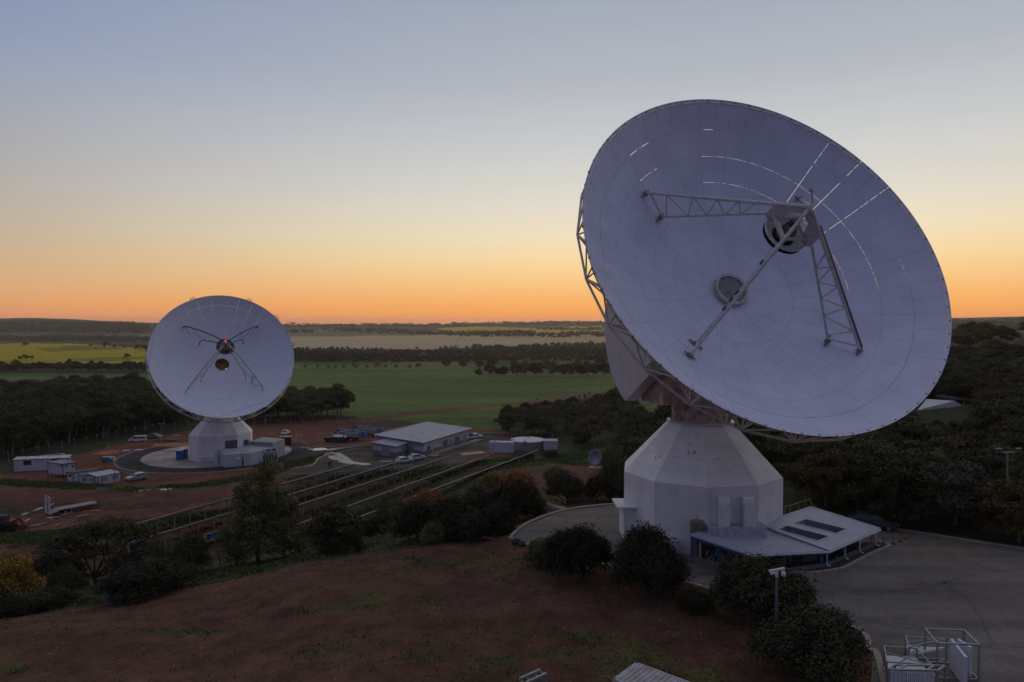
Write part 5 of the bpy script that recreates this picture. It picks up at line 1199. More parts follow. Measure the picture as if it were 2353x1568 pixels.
# ------------------------------------------------------------------ solar rows
panelm = mat('solar_cell', (.012,.014,.03), .18, 0, .1, 1, spec=.5); backm = mat('panel_back', (.04,.038,.036), .8, 0, .1, 2); railm = mat('rail_alu', (.55,.50,.44), .35, .5, .1, 3); postm = mat('post_galv', (.38,.34,.29), .6, .3, .1, 3)
starts = [(91, 1264, 100), (293, 1249, 104.5), (469, 1230, 107.5), (663, 1212, 110), (829, 1187, 112)]
ends = [(818, 1065), (921, 1059), (1032, 1049), (1136, 1042), (1237, 1034)]
zt_ = []
rowlab = ['leftmost of the five long solar rows, its far end beside two standing people', 'second solar row from the left, far end by the white cars', 'third and middle one of the five long solar rows', 'fourth solar row from the left, second from the right', 'rightmost solar row, far end pointing at the small shed']
for i, ((u, v, Y), (u1, v1)) in enumerate(zip(starts, ends)):
    A = atY(u, v, Y); Bq = atZ(u1, v1, A.z); d = Bq - A; Lr = d.length; dh = d.normalized(); side = Vector((-dh.y, dh.x, 0))   # away to the left (north)
    tilt = R(22); up = Vector((0, 0, 1)); wv = side * math.cos(tilt) - up * math.sin(tilt); nrm_ = side * math.sin(tilt) + up * math.cos(tilt)
    gz = H(A.x, A.y); row = empty('solar_array', (A.x, A.y, gz), rowlab[i], 'solar panel row', 'solar rows behind the red slope')
    WT = 3.4; sect = 2 if i != 0 else 1; nb_ = int(Lr / 3.1)
    cuts = [0, .47, 1] if i in (2, 3, 4) else [0, 1]
    for s0, s1 in zip(cuts[:-1], cuts[1:]):
        a0 = A + d * (s0 + (.004 if s0 else 0)); a1 = A + d * (s1 - (.004 if s1 < 1 else 0)); b = MB(); npn = max(1, int((a1 - a0).length / 1.02))
        bk = MB(); rl = MB(); cl = MB()
        for k in range(npn):
            for h_ in range(2):
                p0 = a0 + (a1 - a0) * (k / npn) + wv * (h_ * 1.7 + .01); p1 = a0 + (a1 - a0) * ((k + .98) / npn) + wv * (h_ * 1.7 + .01); q0 = p0 + wv * 1.67; q1 = p1 + wv * 1.67
                b.add([p0, p1, q1, q0, p0 - nrm_ * .04, p1 - nrm_ * .04, q1 - nrm_ * .04, q0 - nrm_ * .04], [(0, 1, 2, 3), (0, 4, 5, 1), (1, 5, 6, 2), (2, 6, 7, 3), (3, 7, 4, 0)])
                bk.add([p0 - nrm_ * .041, p1 - nrm_ * .041, q1 - nrm_ * .041, q0 - nrm_ * .041], [(3, 2, 1, 0)])
            if k % 1 == 0: cl.box(a0 + (a1 - a0) * (k / npn) + nrm_ * .03 - wv * .02, (.11, .11, .08))
        pt_ = b.build('panel_table', panelm, row); bk.build('panel_backs', backm, pt_)
        rl.bar(a0 - wv * .03 - nrm_ * .02, a1 - wv * .03 - nrm_ * .02, .10, .10); rl.bar(a0 + wv * .55 - nrm_ * .16, a1 + wv * .55 - nrm_ * .16, .12, .16); rl.bar(a0 + wv * 2.5 - nrm_ * .14, a1 + wv * 2.5 - nrm_ * .14, .09, .12); rl.split('rail', railm, row); cl.build('clamps', white, pt_)
    for k in range(nb_ + 1):
        c_ = A + d * (k / nb_) * .992 + dh * .2; ra = c_ + wv * .55 - nrm_ * .2; fr_ = c_ + wv * 2.5 - nrm_ * .18
        zr = H(ra.x, ra.y) - .2; zf = H(fr_.x, fr_.y) - .2
        b = MB(); b.tube((ra.x, ra.y, zr), ra, .09, 6); b.tube((fr_.x, fr_.y, zf), fr_, .07, 6); b.bar(c_ + wv * .1 - nrm_ * .24, c_ + wv * 3.2 - nrm_ * .24, .07, .1)
        b.tube((ra.x, ra.y, zr + .9), c_ + wv * 1.7 - nrm_ * .25, .05, 5)
        if k < nb_ and k % 2 == 0:
            c2_ = A + d * ((k + 1) / nb_) * .992 + dh * .2 + wv * .55 - nrm_ * .2; b.tube(ra - Vector((0, 0, .15)), (c2_.x, c2_.y, zr + .5), .045, 5)
        b.build('frame', postm, row)
    # inverter boxes at the near end
    e = A + wv * .4; b = MB()
    for s in (.4, 1.5): b.box(Vector((A.x, A.y, gz)) + dh * (1.0 + s) + side * .2 + Vector((0, 0, 1.25)), (.85, .45, .95), rz=math.atan2(dh.y, dh.x))
    b.split('inverter', blue, row)
    b = MB(); b.box(Vector((A.x, A.y, gz + .8)) + dh * .1, (.28, .28, 1.7)); b.bar(Vector((A.x, A.y, gz + .75)) + dh * .3, Vector((A.x, A.y, gz + .75)) + dh * 3.4, .5, .08); b.build('end_post', mat('pale_post', (.33,.32,.31), .7), row)

# ------------------------------------------------------------------ foreground steelwork and containers
Zq = (3300, 2400, 2.956)
def zq(x, y): return zc(x, y, *Zq)
def cage(name, lab, P, ztop, zbot, t=.09, extra=()):
    c4 = [atZ(*zq(*p), ztop) for p in P]; ce = sum(c4, Vector()) / 4; r = empty(name, (ce.x, ce.y, zbot), lab, 'steel frame', 'galvanised frames on the yard'); b = MB()
    for i in range(4): b.bar(c4[i], c4[(i + 1) % 4], t, t)
    b.build('top_rail', galv, r)
    for p in c4: b = MB(); b.box((p.x, p.y, (ztop + zbot) / 2), (t, t, ztop - zbot - .01)); b.build('leg', galv, r)
    b = MB(); lo = [Vector((p.x, p.y, zbot + .12)) for p in c4]
    for i in range(4): b.bar(lo[i], lo[(i + 1) % 4], t, t)
    b.build('bottom_rail', galv, r); return r, c4
ra_, ca = cage('steel_cage', 'tallest galvanised cage frame on the yard, standing round two upright white panels', ((1187, 345), (1645, 360), (1822, 533), (1330, 515)), .3, YZ + .02)
rb_, cb = cage('steel_cage', 'galvanised frame nearest the camera at the bottom edge of the yard', ((830, 770), (1420, 782), (1335, 838), (745, 825)), .25, YZ + .02)
b = MB()
for s in (.22, .78): b.bar(cb[0] + (cb[1] - cb[0]) * s + Vector((0,0,.004)), cb[3] + (cb[2] - cb[3]) * s + Vector((0,0,.004)), .1, .08)
b.build('cross_bar', galv, rb_)
b = MB(); e0 = cb[3] + Vector((.2, .05, -.15)); e1 = cb[2] + Vector((-.2, .05, -.15)); n6 = 22
for i in range(n6):
    p = e0 + (e1 - e0) * (i / (n6 - 1)); b.box((p.x, p.y, -.85), ((e1 - e0).length / n6 * .6, .06 if i % 2 else .1, 1.9))
b.box(((e0.x + e1.x) / 2, e0.y + .1, -.85), ((e1 - e0).length, .05, 1.9)); b.build('sheet_panel', white, rb_)
for P, ztop, lab in ((((700, 548), (1090, 578), (1260, 770), (735, 735)), -.55, 'galvanised table frame with white sheet, left of the tallest cage'), (((952, 430), (1185, 455), (1440, 462), (1000, 560)), -.5, 'galvanised table frame with white sheet, behind the others and farthest from the camera')):
    rt_, ct = cage('table_frame', lab, P, ztop, YZ + .02, .07)
    b = MB(); m4 = [p + (sum(ct, Vector()) / 4 - p) * .06 + Vector((0, 0, -.55)) for p in ct]; slab(b, m4, (), .12); b.build('sheet_panel', white, rt_)
    b = MB(); b.bar(ct[0] + Vector((0, 0, -.4)), ct[2] + Vector((0, 0, .0)), .06, .06); b.bar(ct[1] + Vector((0, 0, -.2)), ct[3] + Vector((0, 0, -.5)), .06, .06); b.build('brace', galv, rt_)
for P, lab in ((((1515, 463), (1690, 680)), 'upright white panel strapped inside the tallest cage, left one'), (((1590, 460), (1745, 560)), 'upright white panel inside the tallest cage, right one by the corner')):
    a_ = atZ(*zq(*P[0]), .0); c_ = atZ(*zq(*P[1]), .0)
    if P[1][0] == 1745: c_ = a_ + (c_ - a_) * 1.0
    b = MB(); q4 = (c_ - a_).normalized(); n4 = Vector((-q4.y, q4.x, 0)) * -.12; b.prism([(a_.x, a_.y), (c_.x, c_.y), (c_.x + n4.x * 1.4, c_.y + n4.y * 1.4), (a_.x + n4.x * 1.4, a_.y + n4.y * 1.4)], YZ + .15, 0); o = b.build('white_panel', white); tag(o, lab, 'panel')
    o.data.transform(Matrix.Identity(4))
# ribbed container roof at the bottom edge and pallet cage
P0 = atZ(1386, 1549, .3); P1 = atZ(1462, 1523.5, .3); P2 = atZ(1590, 1571, .3)
wd_ = (P1 - P0); ld_ = (P2 - P1).normalized(); ang = math.atan2(ld_.y, ld_.x); print('container w', wd_.length, math.degrees(ang), wd_.angle(ld_))
cw2 = mat('container_rusty_white', (.42,.42,.44), .6, 0, .1, 1.5, col2=(.34,.30,.28))
Wc = 2.44; perp = Vector((-ld_.y, ld_.x, 0)); perp = perp if perp.dot(wd_) < 0 else -perp
cen = P1 + ld_ * 3.03 + perp * (Wc / 2) ; iso_box('shipping_container', 'white ribbed-roof container cut off by the bottom edge of the photo', 'container', Vector((cen.x, cen.y, -2.3)), 6.06, Wc, 2.6, ang, cw2)
t0 = atZ(*zc(910, 1280, 1500, 1900, 1.5687), -.2); t1 = atZ(*zc(1035, 1225, 1500, 1900, 1.5687), -.2); t2 = atZ(*zc(1057, 1232, 1500, 1900, 1.5687), -.2)
r = empty('pallet_cage', (t0.x, t0.y, -2.4), 'narrow galvanised stillage cut off by the bottom edge of the photo, left of the container', 'steel frame'); b = MB(); dd = t1 - t0; n7 = Vector((dd.y, -dd.x, 0)).normalized() * .55
for o_ in (Vector(), n7): b.bar(t0 + o_, t1 + o_, .12, .12)
for t in (0, .3, .7, 1): b.bar(t0 + dd * t + Vector((0,0,-.1)), t0 + dd * t + n7 + Vector((0,0,-.1)), .08, .06)
b.build('top_rail', galv, r)
for t in (0, 1):
    for o_ in (Vector(), n7): p = t0 + dd * t + o_; b = MB(); b.box((p.x, p.y, -1.35), (.12, .12, 2.2)); b.build('leg', galv, r)
b = MB()
for t in (.15, .3, .45, .6, .75, .9): p = t0 + dd * t + n7 * .5; b.bar((p.x, p.y, -2.2), (p.x, p.y, -.35), .1, .1)
b.build('slat', galv, r)

# ------------------------------------------------------------------ poles, small dish, handrail, fence
def pole(name, lab, p, h, r0=.09, kind='cam', rz=0):
    t_ = empty(name, p, lab, {'cam': 'camera pole', 'flood': 'light pole', 'twin': 'light pole'}[kind], None, rz); b = MB(); b.tube((0, 0, -.3), (0, 0, h), r0, 10, r0 * .75); b.box((.02, 0, .15), (.3, .3, .3)); b.build('pole', mat('pole_galv', (.24,.24,.25), .5, .3, .1, 4), t_, local=True)
    if kind == 'cam':
        b = MB(); b.bar((-.55, 0, h + .12), (.55, 0, h + .28), .16, .12); b.bar((0, 0, h - .3), (0, 0, h + .15), .16, .16); b.build('head_arm', white, t_, local=True)
        b = MB(); b.lathe((.42, -.1, h - .28), [(.02, 0), (.14, .08), (.17, .22), (.13, .38), (.05, .44)], 12); b.build('dome_camera', white, t_, local=True)
        b = MB(); b.bar((-.5, -.1, h + .0), (-.15, -.1, h + .02), .14, .12); b.build('camera', white, t_, local=True)
        b = MB(); b.tube((.12, 0, h * .2), (.12, 0, h * .62), .05, 6); b.build('conduit', steeld, t_, local=True)
    elif kind == 'flood':
        b = MB(); b.bar((-1.3, 0, h), (1.3, 0, h), .1, .1); b.build('crossarm', galv, t_, local=True)
        for s in (-1.15, 1.15): b = MB(); b.box((s, -.15, h + .25), (.7, .28, .42)); b.build('floodlight', mat('flood_body', (.10,.11,.12), .4, .3), t_, local=True)
    else:
        b = MB(); b.bar((-.6, 0, h), (.6, 0, h), .08, .06); b.build('crossarm', galv, t_, local=True)
        for s in (-.6, .6): b = MB(); b.box((s, -.1, h + .02), (.5, .3, .12)); b.build('lamp_head', white, t_, local=True)
    return t_
pole('camera_pole', 'grey pole with white dome camera between the round shrubs by the yard', atY(1783, 1500, 46.5), 20 - (1312 - 744) / 1568.67 * 46.5 + 2.4, .11, 'cam', .1)
p = atY(2312, 1200, 73); pole('light_pole', 'tall light pole with two floodlights against the dark wooded slope', Vector((p.x, p.y, H(p.x, p.y))), 20 - (1041 - 744) / 1568.7 * 73 - H(p.x, p.y), .12, 'flood', .1)
pole('camera_pole', 'slim camera pole on the verge in front of the far antenna chillers', hit(547, 1098), 4.6, .09, 'cam')
pole('light_pole', 'mast with two white lamps by the fence gate behind the hatchback', hit(371, 1000), 3.9, .12, 'twin', .3)
pole('light_pole', 'thin lamp post right of the black crate', hit(687, 1027), 3.4, .07, 'twin')
pole('light_pole', 'thin lamp post in front of the raised site office', hit(263, 1110), 5.6, .07, 'twin')
pole('light_pole', 'thin lamp post just left of the blue portable toilets', hit(409, 1036), 4.4, .07, 'twin')
pole('light_pole', 'thin lamp post standing at the left edge of the ring road', hit(245, 1090), 4.2, .06, 'twin')
sd_ = empty('small_dish', hit(1369, 1076), 'small grey dish on a concrete pad, half behind the tall shrub', 'satellite dish'); az_ = R(-28); el_ = R(22); n_d = Vector((math.sin(az_) * math.cos(el_), -math.cos(az_) * math.cos(el_), math.sin(el_))); n_d = Vector((-.62, -.72, .25)).normalized()
xx_ = Vector((0, 0, 1)).cross(n_d).normalized(); Mx = Matrix((xx_, n_d.cross(xx_), n_d)).transposed(); c_ = Vector((0, 0, 2.15)); b = MB(); rp = [i * 1.65 / 8 for i in range(9)]; b.lathe(c_, [(r_ + .01, .42 * (r_ / 1.65) ** 2) for r_ in rp] + [(1.67, .36), (.02, -.06)], 36, Mx); b.build('reflector', mat('dish_grey', (.24,.26,.30), .6), sd_, local=True, smooth=True)
b = MB(); b.tube((.3, .4, 0), c_ - n_d * .1, .12, 8); b.tube((-.6, .2, 0), c_ - n_d * .1 - Vector((0, 0, .6)), .06, 6); b.tube((.5, -.6, 0), c_ - Vector((0, 0, 1)), .06, 6); b.build('mount', galv, sd_, local=True)
b = MB(); b.box((0, .1, .05), (2.6, 2.2, .25)); b.build('pad', conc, sd_, local=True); b = MB()
for a in (0, 2.1, 4.2): b.tube(c_ + Mx @ Vector((1.5 * math.cos(a), 1.5 * math.sin(a), .35)), c_ + n_d * 1.3, .025, 5)
b.lathe(c_ + n_d * 1.3, [(.02, -.1), (.12, -.05), (.12, .1), (.02, .12)], 10, Mx); b.build('feed', steeld, sd_, local=True)
ZH = (1800, 1600, 2.851)
def zh(x, y): return zc(x, y, *ZH)
hr = empty('ramp_handrail', hit(*zh(1240, 1235)), 'yellow tubular handrails on a small concrete ramp beside the shrubs', 'handrail')
for seq in (((1100, 1195), (1185, 1215), (1245, 1240)), ((1120, 1170), (1235, 1190), (1305, 1228))):
    g3 = [hit(*zh(*q_)) for q_ in seq]; b = MB(); tp = [g + Vector((0, 0, 1.2)) for g in g3]; md = [g + Vector((0, 0, .65)) for g in g3]
    for g, t in zip(g3, tp): b.tube(g - Vector((0, 0, .1)), t, .035, 6)
    dd = (tp[-1] - tp[-2]).normalized() * .5; b.path(tp + [tp[-1] + dd, md[-1] + dd, md[-1]], .035, 6); b.path(md, .03, 6); b.build('rail', yell, hr)
g4 = [hit(*zh(*q_)) for q_ in ((1080, 1185), (1130, 1170), (1345, 1240), (1270, 1255))]; b = MB(); b.prism([(g.x, g.y) for g in g4], [g.z - .4 for g in g4], [g.z + .10 for g in g4]); b.build('ramp', mat('ramp_pink', (.34,.25,.2), .8), hr)
fence_px = [(-60, 1072), (20, 1062), (53, 1056), (84, 1048), (113, 1042), (143, 1036), (171, 1030), (199, 1024), (223, 1019), (246, 1015), (268, 1011), (290, 1006), (311, 1002), (332, 997), (352, 993), (403, 988), (432, 984), (560, 981), (585, 981), (611, 982), (640, 982), (669, 983), (698, 983), (722, 983), (751, 984), (778, 984), (807, 984), (836, 984), (864, 984), (1066, 984), (1093, 984), (1119, 983), (1146, 983)]
fp = [hit(u, v) for u, v in fence_px]; fpost = mat('fence_post', (.20,.21,.20), .7); ftip = mat('fence_tip', (.55,.55,.55), .5)
fe = empty('boundary_fence', fp[0], 'long chain wire boundary fence with white-tipped cranked posts round the site', 'fence')
for i, p in enumerate(fp):
    if i in (17, 29): pass
    b = MB(); b.tube(p, p + Vector((0, 0, 2.5)), .06, 5); po = b.build('post', fpost, fe); b = MB(); b.tube(p + Vector((0, 0, 2.3)), p + Vector((-.3, .1, 2.95)), .07, 5); b.build('cranked_tip', ftip, po)
wm = bpy.data.materials.new('chain_wire'); wm.use_nodes = True; N = wm.node_tree.nodes; L = wm.node_tree.links; bs_ = N['Principled BSDF']; bs_.inputs['Base Color'].default_value = (.12,.12,.12,1); bs_.inputs['Alpha'].default_value = .10
b = MB()
for i in range(len(fp) - 1):
    if i in (16, 28): continue
    p, q_ = fp[i], fp[i + 1]; b.add([p, q_, q_ + Vector((0, 0, 2.3)), p + Vector((0, 0, 2.3))], [(0, 1, 2, 3)])
b.split('wire_mesh', wm, fe)
b = MB()
for i in range(len(fp) - 1):
    if i in (16, 28): continue
    b.tube(fp[i] + Vector((0, 0, 2.35)), fp[i + 1] + Vector((0, 0, 2.35)), .018, 4, cap=False)
b.build('wire', fpost, fe)
f2 = [(-30, 1405), (70, 1330), (122, 1300), (210, 1262), (305, 1205), (425, 1170), (520, 1150), (555, 1130), (690, 1108), (750, 1098), (812, 1090), (1000, 1077), (1240, 1062)]
fp2 = [hit(u, v) for u, v in f2]; fe2 = empty('post_fence', fp2[1], 'thin grey wire fence running along the solar rows beside the lower lot', 'fence')
for p in fp2: b = MB(); b.tube(p, p + Vector((0, 0, 2.0)), .05, 5); b.build('post', fpost, fe2)
b = MB()
for i in range(len(fp2) - 1):
    for z_ in (.7, 1.3, 1.95): b.tube(fp2[i] + Vector((0, 0, z_)), fp2[i + 1] + Vector((0, 0, z_)), .012, 4, cap=False)
b.build('wire', fpost, fe2)
# odds and ends on the left site
def simple(name, lab, cat, p, dims, m_, rz=0, group=None):
    r = empty(name, p, lab, cat, group, rz); b = MB(); b.box((0, 0, dims[2] / 2), dims); b.build('body', m_, r, local=True, bevel=.03); return r
r = simple('teal_tank', 'teal skid tank with pale end left of the ring road', 'tank', hit(434 / 1.741, 1061.5), (3.0, 1.3, 1.3), mat('teal', (.06,.16,.17), .5)); b = MB(); b.box((1.52, 0, .7), (.08, 1.1, 1.1)); b.build('end_plate', white, r, local=True); b = MB(); b.box((0, 0, 1.33), (2.6, .9, .08)); b.build('lid', steel, r, local=True)
r = simple('yellow_generator', 'yellow box on the dirt right of the white ring tank', 'generator', hit(155, 1054.5), (1.5, 1.2, 1.1), mat('gen_yellow', (.55,.28,.03), .6)); b = MB(); b.box((0, -.61, .6), (.9, .03, .6)); b.build('grille', black, r, local=True)
p = hit(119, 1057); r = empty('ring_tank', p, 'low white open ring tank behind the longest site office', 'tank'); b = MB(); n8 = 40; b.lathe((0, 0, 0), [(3.2, -.3), (3.2, 1.15), (3.05, 1.15), (3.05, -.3)], n8); b.build('wall', mat('tank_cream', (.45,.42,.38), .7), r, local=True); b = MB(); b.box((2.6, .5, 1.35), (.8, .6, .5)); b.build('pump', steel, r, local=True)
r = empty('site_table', hit(141, 1055.5), 'rough trestle table beside the yellow box', 'table'); b = MB(); b.box((0, 0, .95), (2.4, .9, .08)); b.build('top', wood, r, local=True)
for sx_ in (-1, 1): b = MB(); b.box((sx_, 0, .45), (.08, .7, .9)); b.build('leg', wood, r, local=True)
r = empty('barrier_board', hit(232, 1130), 'small pale board leaning on the churned red dirt', 'board'); b = MB(); b.bar((-1.1, 0, .5), (1.1, .3, .6), .05, .7); b.build('board', mat('board_pale', (.32,.30,.30), .7), r, local=True); b = MB(); b.tube((-.8, 0, 0), (-.8, 0, .8), .05, 5); b.tube((.9, .25, 0), (.9, .25, .9), .05, 5); b.build('stake', wood, r, local=True)
for i, (u, v, lab) in enumerate(((273, 1054, 'left'), (279.5, 1053, 'middle'), (285, 1052, 'right'))):
    p = hit(u, v); r = empty('standpipe', p, f'{lab} one of three thin brown standpipes at the left tip of the ring road', 'standpipe', 'standpipes by the ring road'); b = MB(); b.tube((0, 0, -.1), (0, 0, 2.1 - i * .3), .09, 6); b.build('pipe', rust, r, local=True); b = MB(); b.box((0, 0, 2.1 - i * .3), (.45, .3, .35)); b.build('valve_box', rust, r, local=True)
for i, (u, v, lab) in enumerate(((249, 1040, 'rusty pipe riser standing on the nearer orange sand patch'), (369, 1021, 'rusty pipe riser standing on the farther orange sand patch'))):
    p = hit(u, v); r = empty('pipe_riser', p, lab, 'pipe'); b = MB(); b.tube((0, 0, 0), (0, 0, 1.9), .12, 6); b.tube((.9, 0, .3), (2, 0, .3), .12, 6); b.tube((-2, 0, .3), (-1, .2, .3), .12, 6); b.build('pipe', conc, r, local=True); b = MB(); b.lathe((0, 0, 1.9), [(.2, 0), (.2, .1), (.02, .12)], 8); b.build('cap', white, r, local=True)
p = hit(205, 1176); b = MB(); rj = random.Random(4)
for i in range(8): b.bar(p + Vector((rj.uniform(-1.5, 1), rj.uniform(-.3, .3), .1)), p + Vector((rj.uniform(1, 2.6), rj.uniform(-.3, .6), .18)), .14, .05)
tag(b.build('mesh_heap', orange), 'strip of orange mesh lying on the dirt in front of the trailer drawbar', 'mesh')
for (u, v, n9, col, lab) in ((62, 1203, 12, wood, 'heap of timber and pale rags on the grass left of the trailer'), (205 / 1.0 * .74, 1190, 10, mat('ply', (.38,.32,.24), .8), 'pale plywood strips lying beside the trailer wheels'), (118, 1206, 10, mat('pale_debris', (.30,.28,.26), .8), 'scattered pale planks and sheeting on the grass in front of the trailer')):
    p = hit(u, v); b = MB()
    for i in range(n9):
        q_ = p + Vector((rj.uniform(-3.4, 3.4), rj.uniform(-1.6, 1.6), 0)); q_.z = H(q_.x, q_.y) + .12; a_ = rj.uniform(-.5, 1.0); b.bar(q_, q_ + Vector((math.cos(a_), math.sin(a_), 0)) * rj.uniform(.8, 2.2) + Vector((0, 0, rj.uniform(0, .12))), rj.uniform(.1, .5), .06)
    tag(b.build('debris', col), lab, 'debris')
p = hit(10, 1222); r = empty('red_machine', p, 'red tracked machine with folded arm cut off by the left edge of the photo', 'excavator'); redm = mat('machine_red', (.20,.025,.02), .55, 0, .2, 3)
b = MB(); b.box((0, 0, .4), (4.0, .5, .8)); b.box((0, 1.6, .4), (4.0, .5, .8)); b.build('track', black, r, local=True, bevel=.15); b = MB(); b.box((-.2, .8, 1.3), (2.6, 2.0, 1.0)); b.build('body', redm, r, local=True, bevel=.1); b = MB(); b.box((-.6, .8, 2.2), (1.2, 1.2, 1.0)); b.build('cab', trimd, r, local=True)
b = MB(); b.bar((1, .8, 1.5), (2.2, .8, 2.2), .3, .35); b.bar((2.2, .8, 2.2), (3.2, .7, .8), .25, .3); b.bar((-1.2, .8, 1.9), (-4, .8, 3.0), .2, .2); b.split('arm', redm, r, local=True); b = MB()
for i in range(9): b.bar((2.0 + i * .12, .2, .4 + (i % 3) * .3), (2.8 + i * .1, 1.3, .2 + (i % 4) * .3), .12, .12)
b.build('tines', redm, r, local=True)
for i, (u, v) in enumerate([(1041 / 5.2275 * 0 + a_, b2) for a_, b2 in ((832, 1009), (843, 1008), (853, 1007), (862, 1006), (872, 1005), (884, 1004), (896, 1003))] + [(1098 + k * 8, 990.5 - k * .3) for k in range(6)]):
    p = hit(u, v); b = MB(); b.lathe(p, [(.3, 0), (.3, .06), (.2, .06), (.05, .75), (.01, .76)], 10); o = b.build('traffic_cone', mat('cone_orange', (.85,.13,.05), .5))
    tag(o, 'small orange cone in the line on red dirt beside the boom lifts' if i < 7 else 'small orange cone in the line behind the equipment building', 'traffic cone', 'orange cones by the boom lifts' if i < 7 else 'orange cones behind the equipment building')
# white roofed building in the wooded slope
ZR = (3400, 1200, 1.568)
q4 = [atZ(*zc(x_, y_, *ZR), 1.5) for x_, y_ in ((425, 672), (480, 622), (690, 640), (745, 690), (735, 714), (620, 704))]
dpt = atY(2180, 935, 150); zr_ = dpt.z; q4 = [atZ(*zc(x_, y_, *ZR), zr_) for x_, y_ in ((425, 678), (480, 624), (660, 637), (742, 690), (732, 712))]
wb_ = empty('workshop_building', (q4[4].x, q4[4].y, zr_ - 3.5), 'white-roofed building almost buried in the wooded slope at right', 'building'); q4 = [atZ(*zc(x_, y_, *ZR), z_) for x_, y_, z_ in ((425, 690, zr_ - .4), (480, 622, zr_ + 1.6), (660, 634, zr_ + 1.6), (742, 690, zr_ - .3), (732, 714, zr_ - .8))]; b = MB(); slab(b, q4, (), .25); rf3 = b.build('roof', roof_mat('roof_white', (.62,.62,.62), 1.2, .2), wb_)
ce = sum(q4, Vector()) / 5; b = MB(); b.prism([((p.x - ce.x) * .9 + ce.x, (p.y - ce.y) * .9 + ce.y) for p in q4], zr_ - 5, zr_ - .3); b.build('wall', walld, wb_)
b = MB(); a_ = q4[2] + Vector((0, 0, .9)); e_ = atZ(*zc(930, 652, *ZR), zr_ + .9)
for o_ in (0, .35): b.tube(a_ + Vector((-4, 0, o_)), e_ + Vector((0, 0, o_ * .3)), .06, 5)
for t in (0, .2, .4, .6, .8, 1): p = a_ + (e_ - a_) * t; b.tube(p, p - Vector((0, 0, 2.5)), .06, 5)
b.build('walkway_rail', galv, wb_)
# rocks near the yard kerb
for u, v, s in ((1186, 1249, .55), (1200, 1253, .45)):
    p = hit(u, v); tag(blob(p + Vector((0, 0, s * .3)), s, rq, 7, 4).build('rock', mat('dark_rock', (.05,.05,.055), .9)), 'dark rock beside the yard kerb, ' + ('left' if u < 1190 else 'right') + ' one of the pair', 'rock')
for (u0, v0, u1, v1, lab) in ((1100, 1236, 1134, 1241, 'bleached log lying at the top of the red slope left of the yard'), ):
    b = MB(); b.tube(hit(u0, v0) + Vector((0,0,.12)), hit(u1, v1) + Vector((0,0,.12)), .14, 8, .09); tag(b.build('log', mat('log_pale', (.28,.24,.2), .9)), lab, 'log')
# ------------------------------------------------------------------ vegetation
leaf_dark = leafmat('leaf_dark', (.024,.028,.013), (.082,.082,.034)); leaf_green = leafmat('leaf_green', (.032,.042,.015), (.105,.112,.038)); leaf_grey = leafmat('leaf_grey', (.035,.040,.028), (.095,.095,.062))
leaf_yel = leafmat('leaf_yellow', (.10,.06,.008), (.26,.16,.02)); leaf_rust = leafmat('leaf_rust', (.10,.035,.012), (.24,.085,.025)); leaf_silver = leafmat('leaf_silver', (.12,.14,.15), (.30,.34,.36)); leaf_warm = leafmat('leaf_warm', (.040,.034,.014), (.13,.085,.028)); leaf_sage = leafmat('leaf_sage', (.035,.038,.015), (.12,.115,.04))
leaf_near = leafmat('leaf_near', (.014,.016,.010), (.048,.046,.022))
def leaves(lobes, n, size, seed, thin=.5, shell=.62, droop=0.):
    rg = np.random.default_rng(seed); lb = np.array(lobes, float); wgt = (lb[:, 3] * lb[:, 4] * lb[:, 5]) ** (2 / 3); wgt /= wgt.sum()
    k = rg.choice(len(lb), n, p=wgt); d = rg.normal(size=(n, 3)); d /= np.linalg.norm(d, axis=1)[:, None]; d[:, 2] = np.where(d[:, 2] < -.45, -d[:, 2] * .6, d[:, 2])
    r = shell + (1.06 - shell) * rg.random(n) ** .6; nz = vnoise(d[:, 0] * 3 + k * 7.3, d[:, 1] * 3 + d[:, 2] * 2.2, .8, seed % 50) - .5
    out_ = rg.random(n) < .07; r = r * (1 + .62 * nz) * np.where(out_, 1.12 + .12 * rg.random(n), 1); r = np.where(nz < -.24, r * .74, r); c = lb[k, :3] + d * lb[k, 3:6] * r[:, None]; c[:, 2] -= droop * rg.random(n)
    nr = d + rg.normal(size=(n, 3)) * .55; nr /= np.linalg.norm(nr, axis=1)[:, None]; a = np.cross(nr, rg.normal(size=(n, 3))); a /= np.linalg.norm(a, axis=1)[:, None]; b_ = np.cross(nr, a)
    s = size * (.6 + .8 * rg.random(n))[:, None]; q = np.stack([c - a * s, c - b_ * s * thin, c + a * s, c + b_ * s * thin], 1)
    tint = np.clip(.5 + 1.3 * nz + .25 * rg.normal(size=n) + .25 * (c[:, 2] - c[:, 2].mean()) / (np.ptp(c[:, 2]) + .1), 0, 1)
    return q.reshape(-1, 3), tint
def leaf_mesh(name, q, tint, m):
    nq = len(q) // 4; me_ = bpy.data.meshes.new(name); me_.vertices.add(nq * 4); me_.vertices.foreach_set('co', q.astype(np.float32).ravel()); me_.loops.add(nq * 4); me_.loops.foreach_set('vertex_index', np.arange(nq * 4, dtype=np.int32))
    me_.polygons.add(nq); me_.polygons.foreach_set('loop_start', np.arange(nq, dtype=np.int32) * 4); me_.update(calc_edges=True)
    at_ = me_.attributes.new('tint', 'FLOAT', 'POINT'); at_.data.foreach_set('value', np.repeat(tint, 4).astype(np.float32)); me_.materials.append(m); return me_
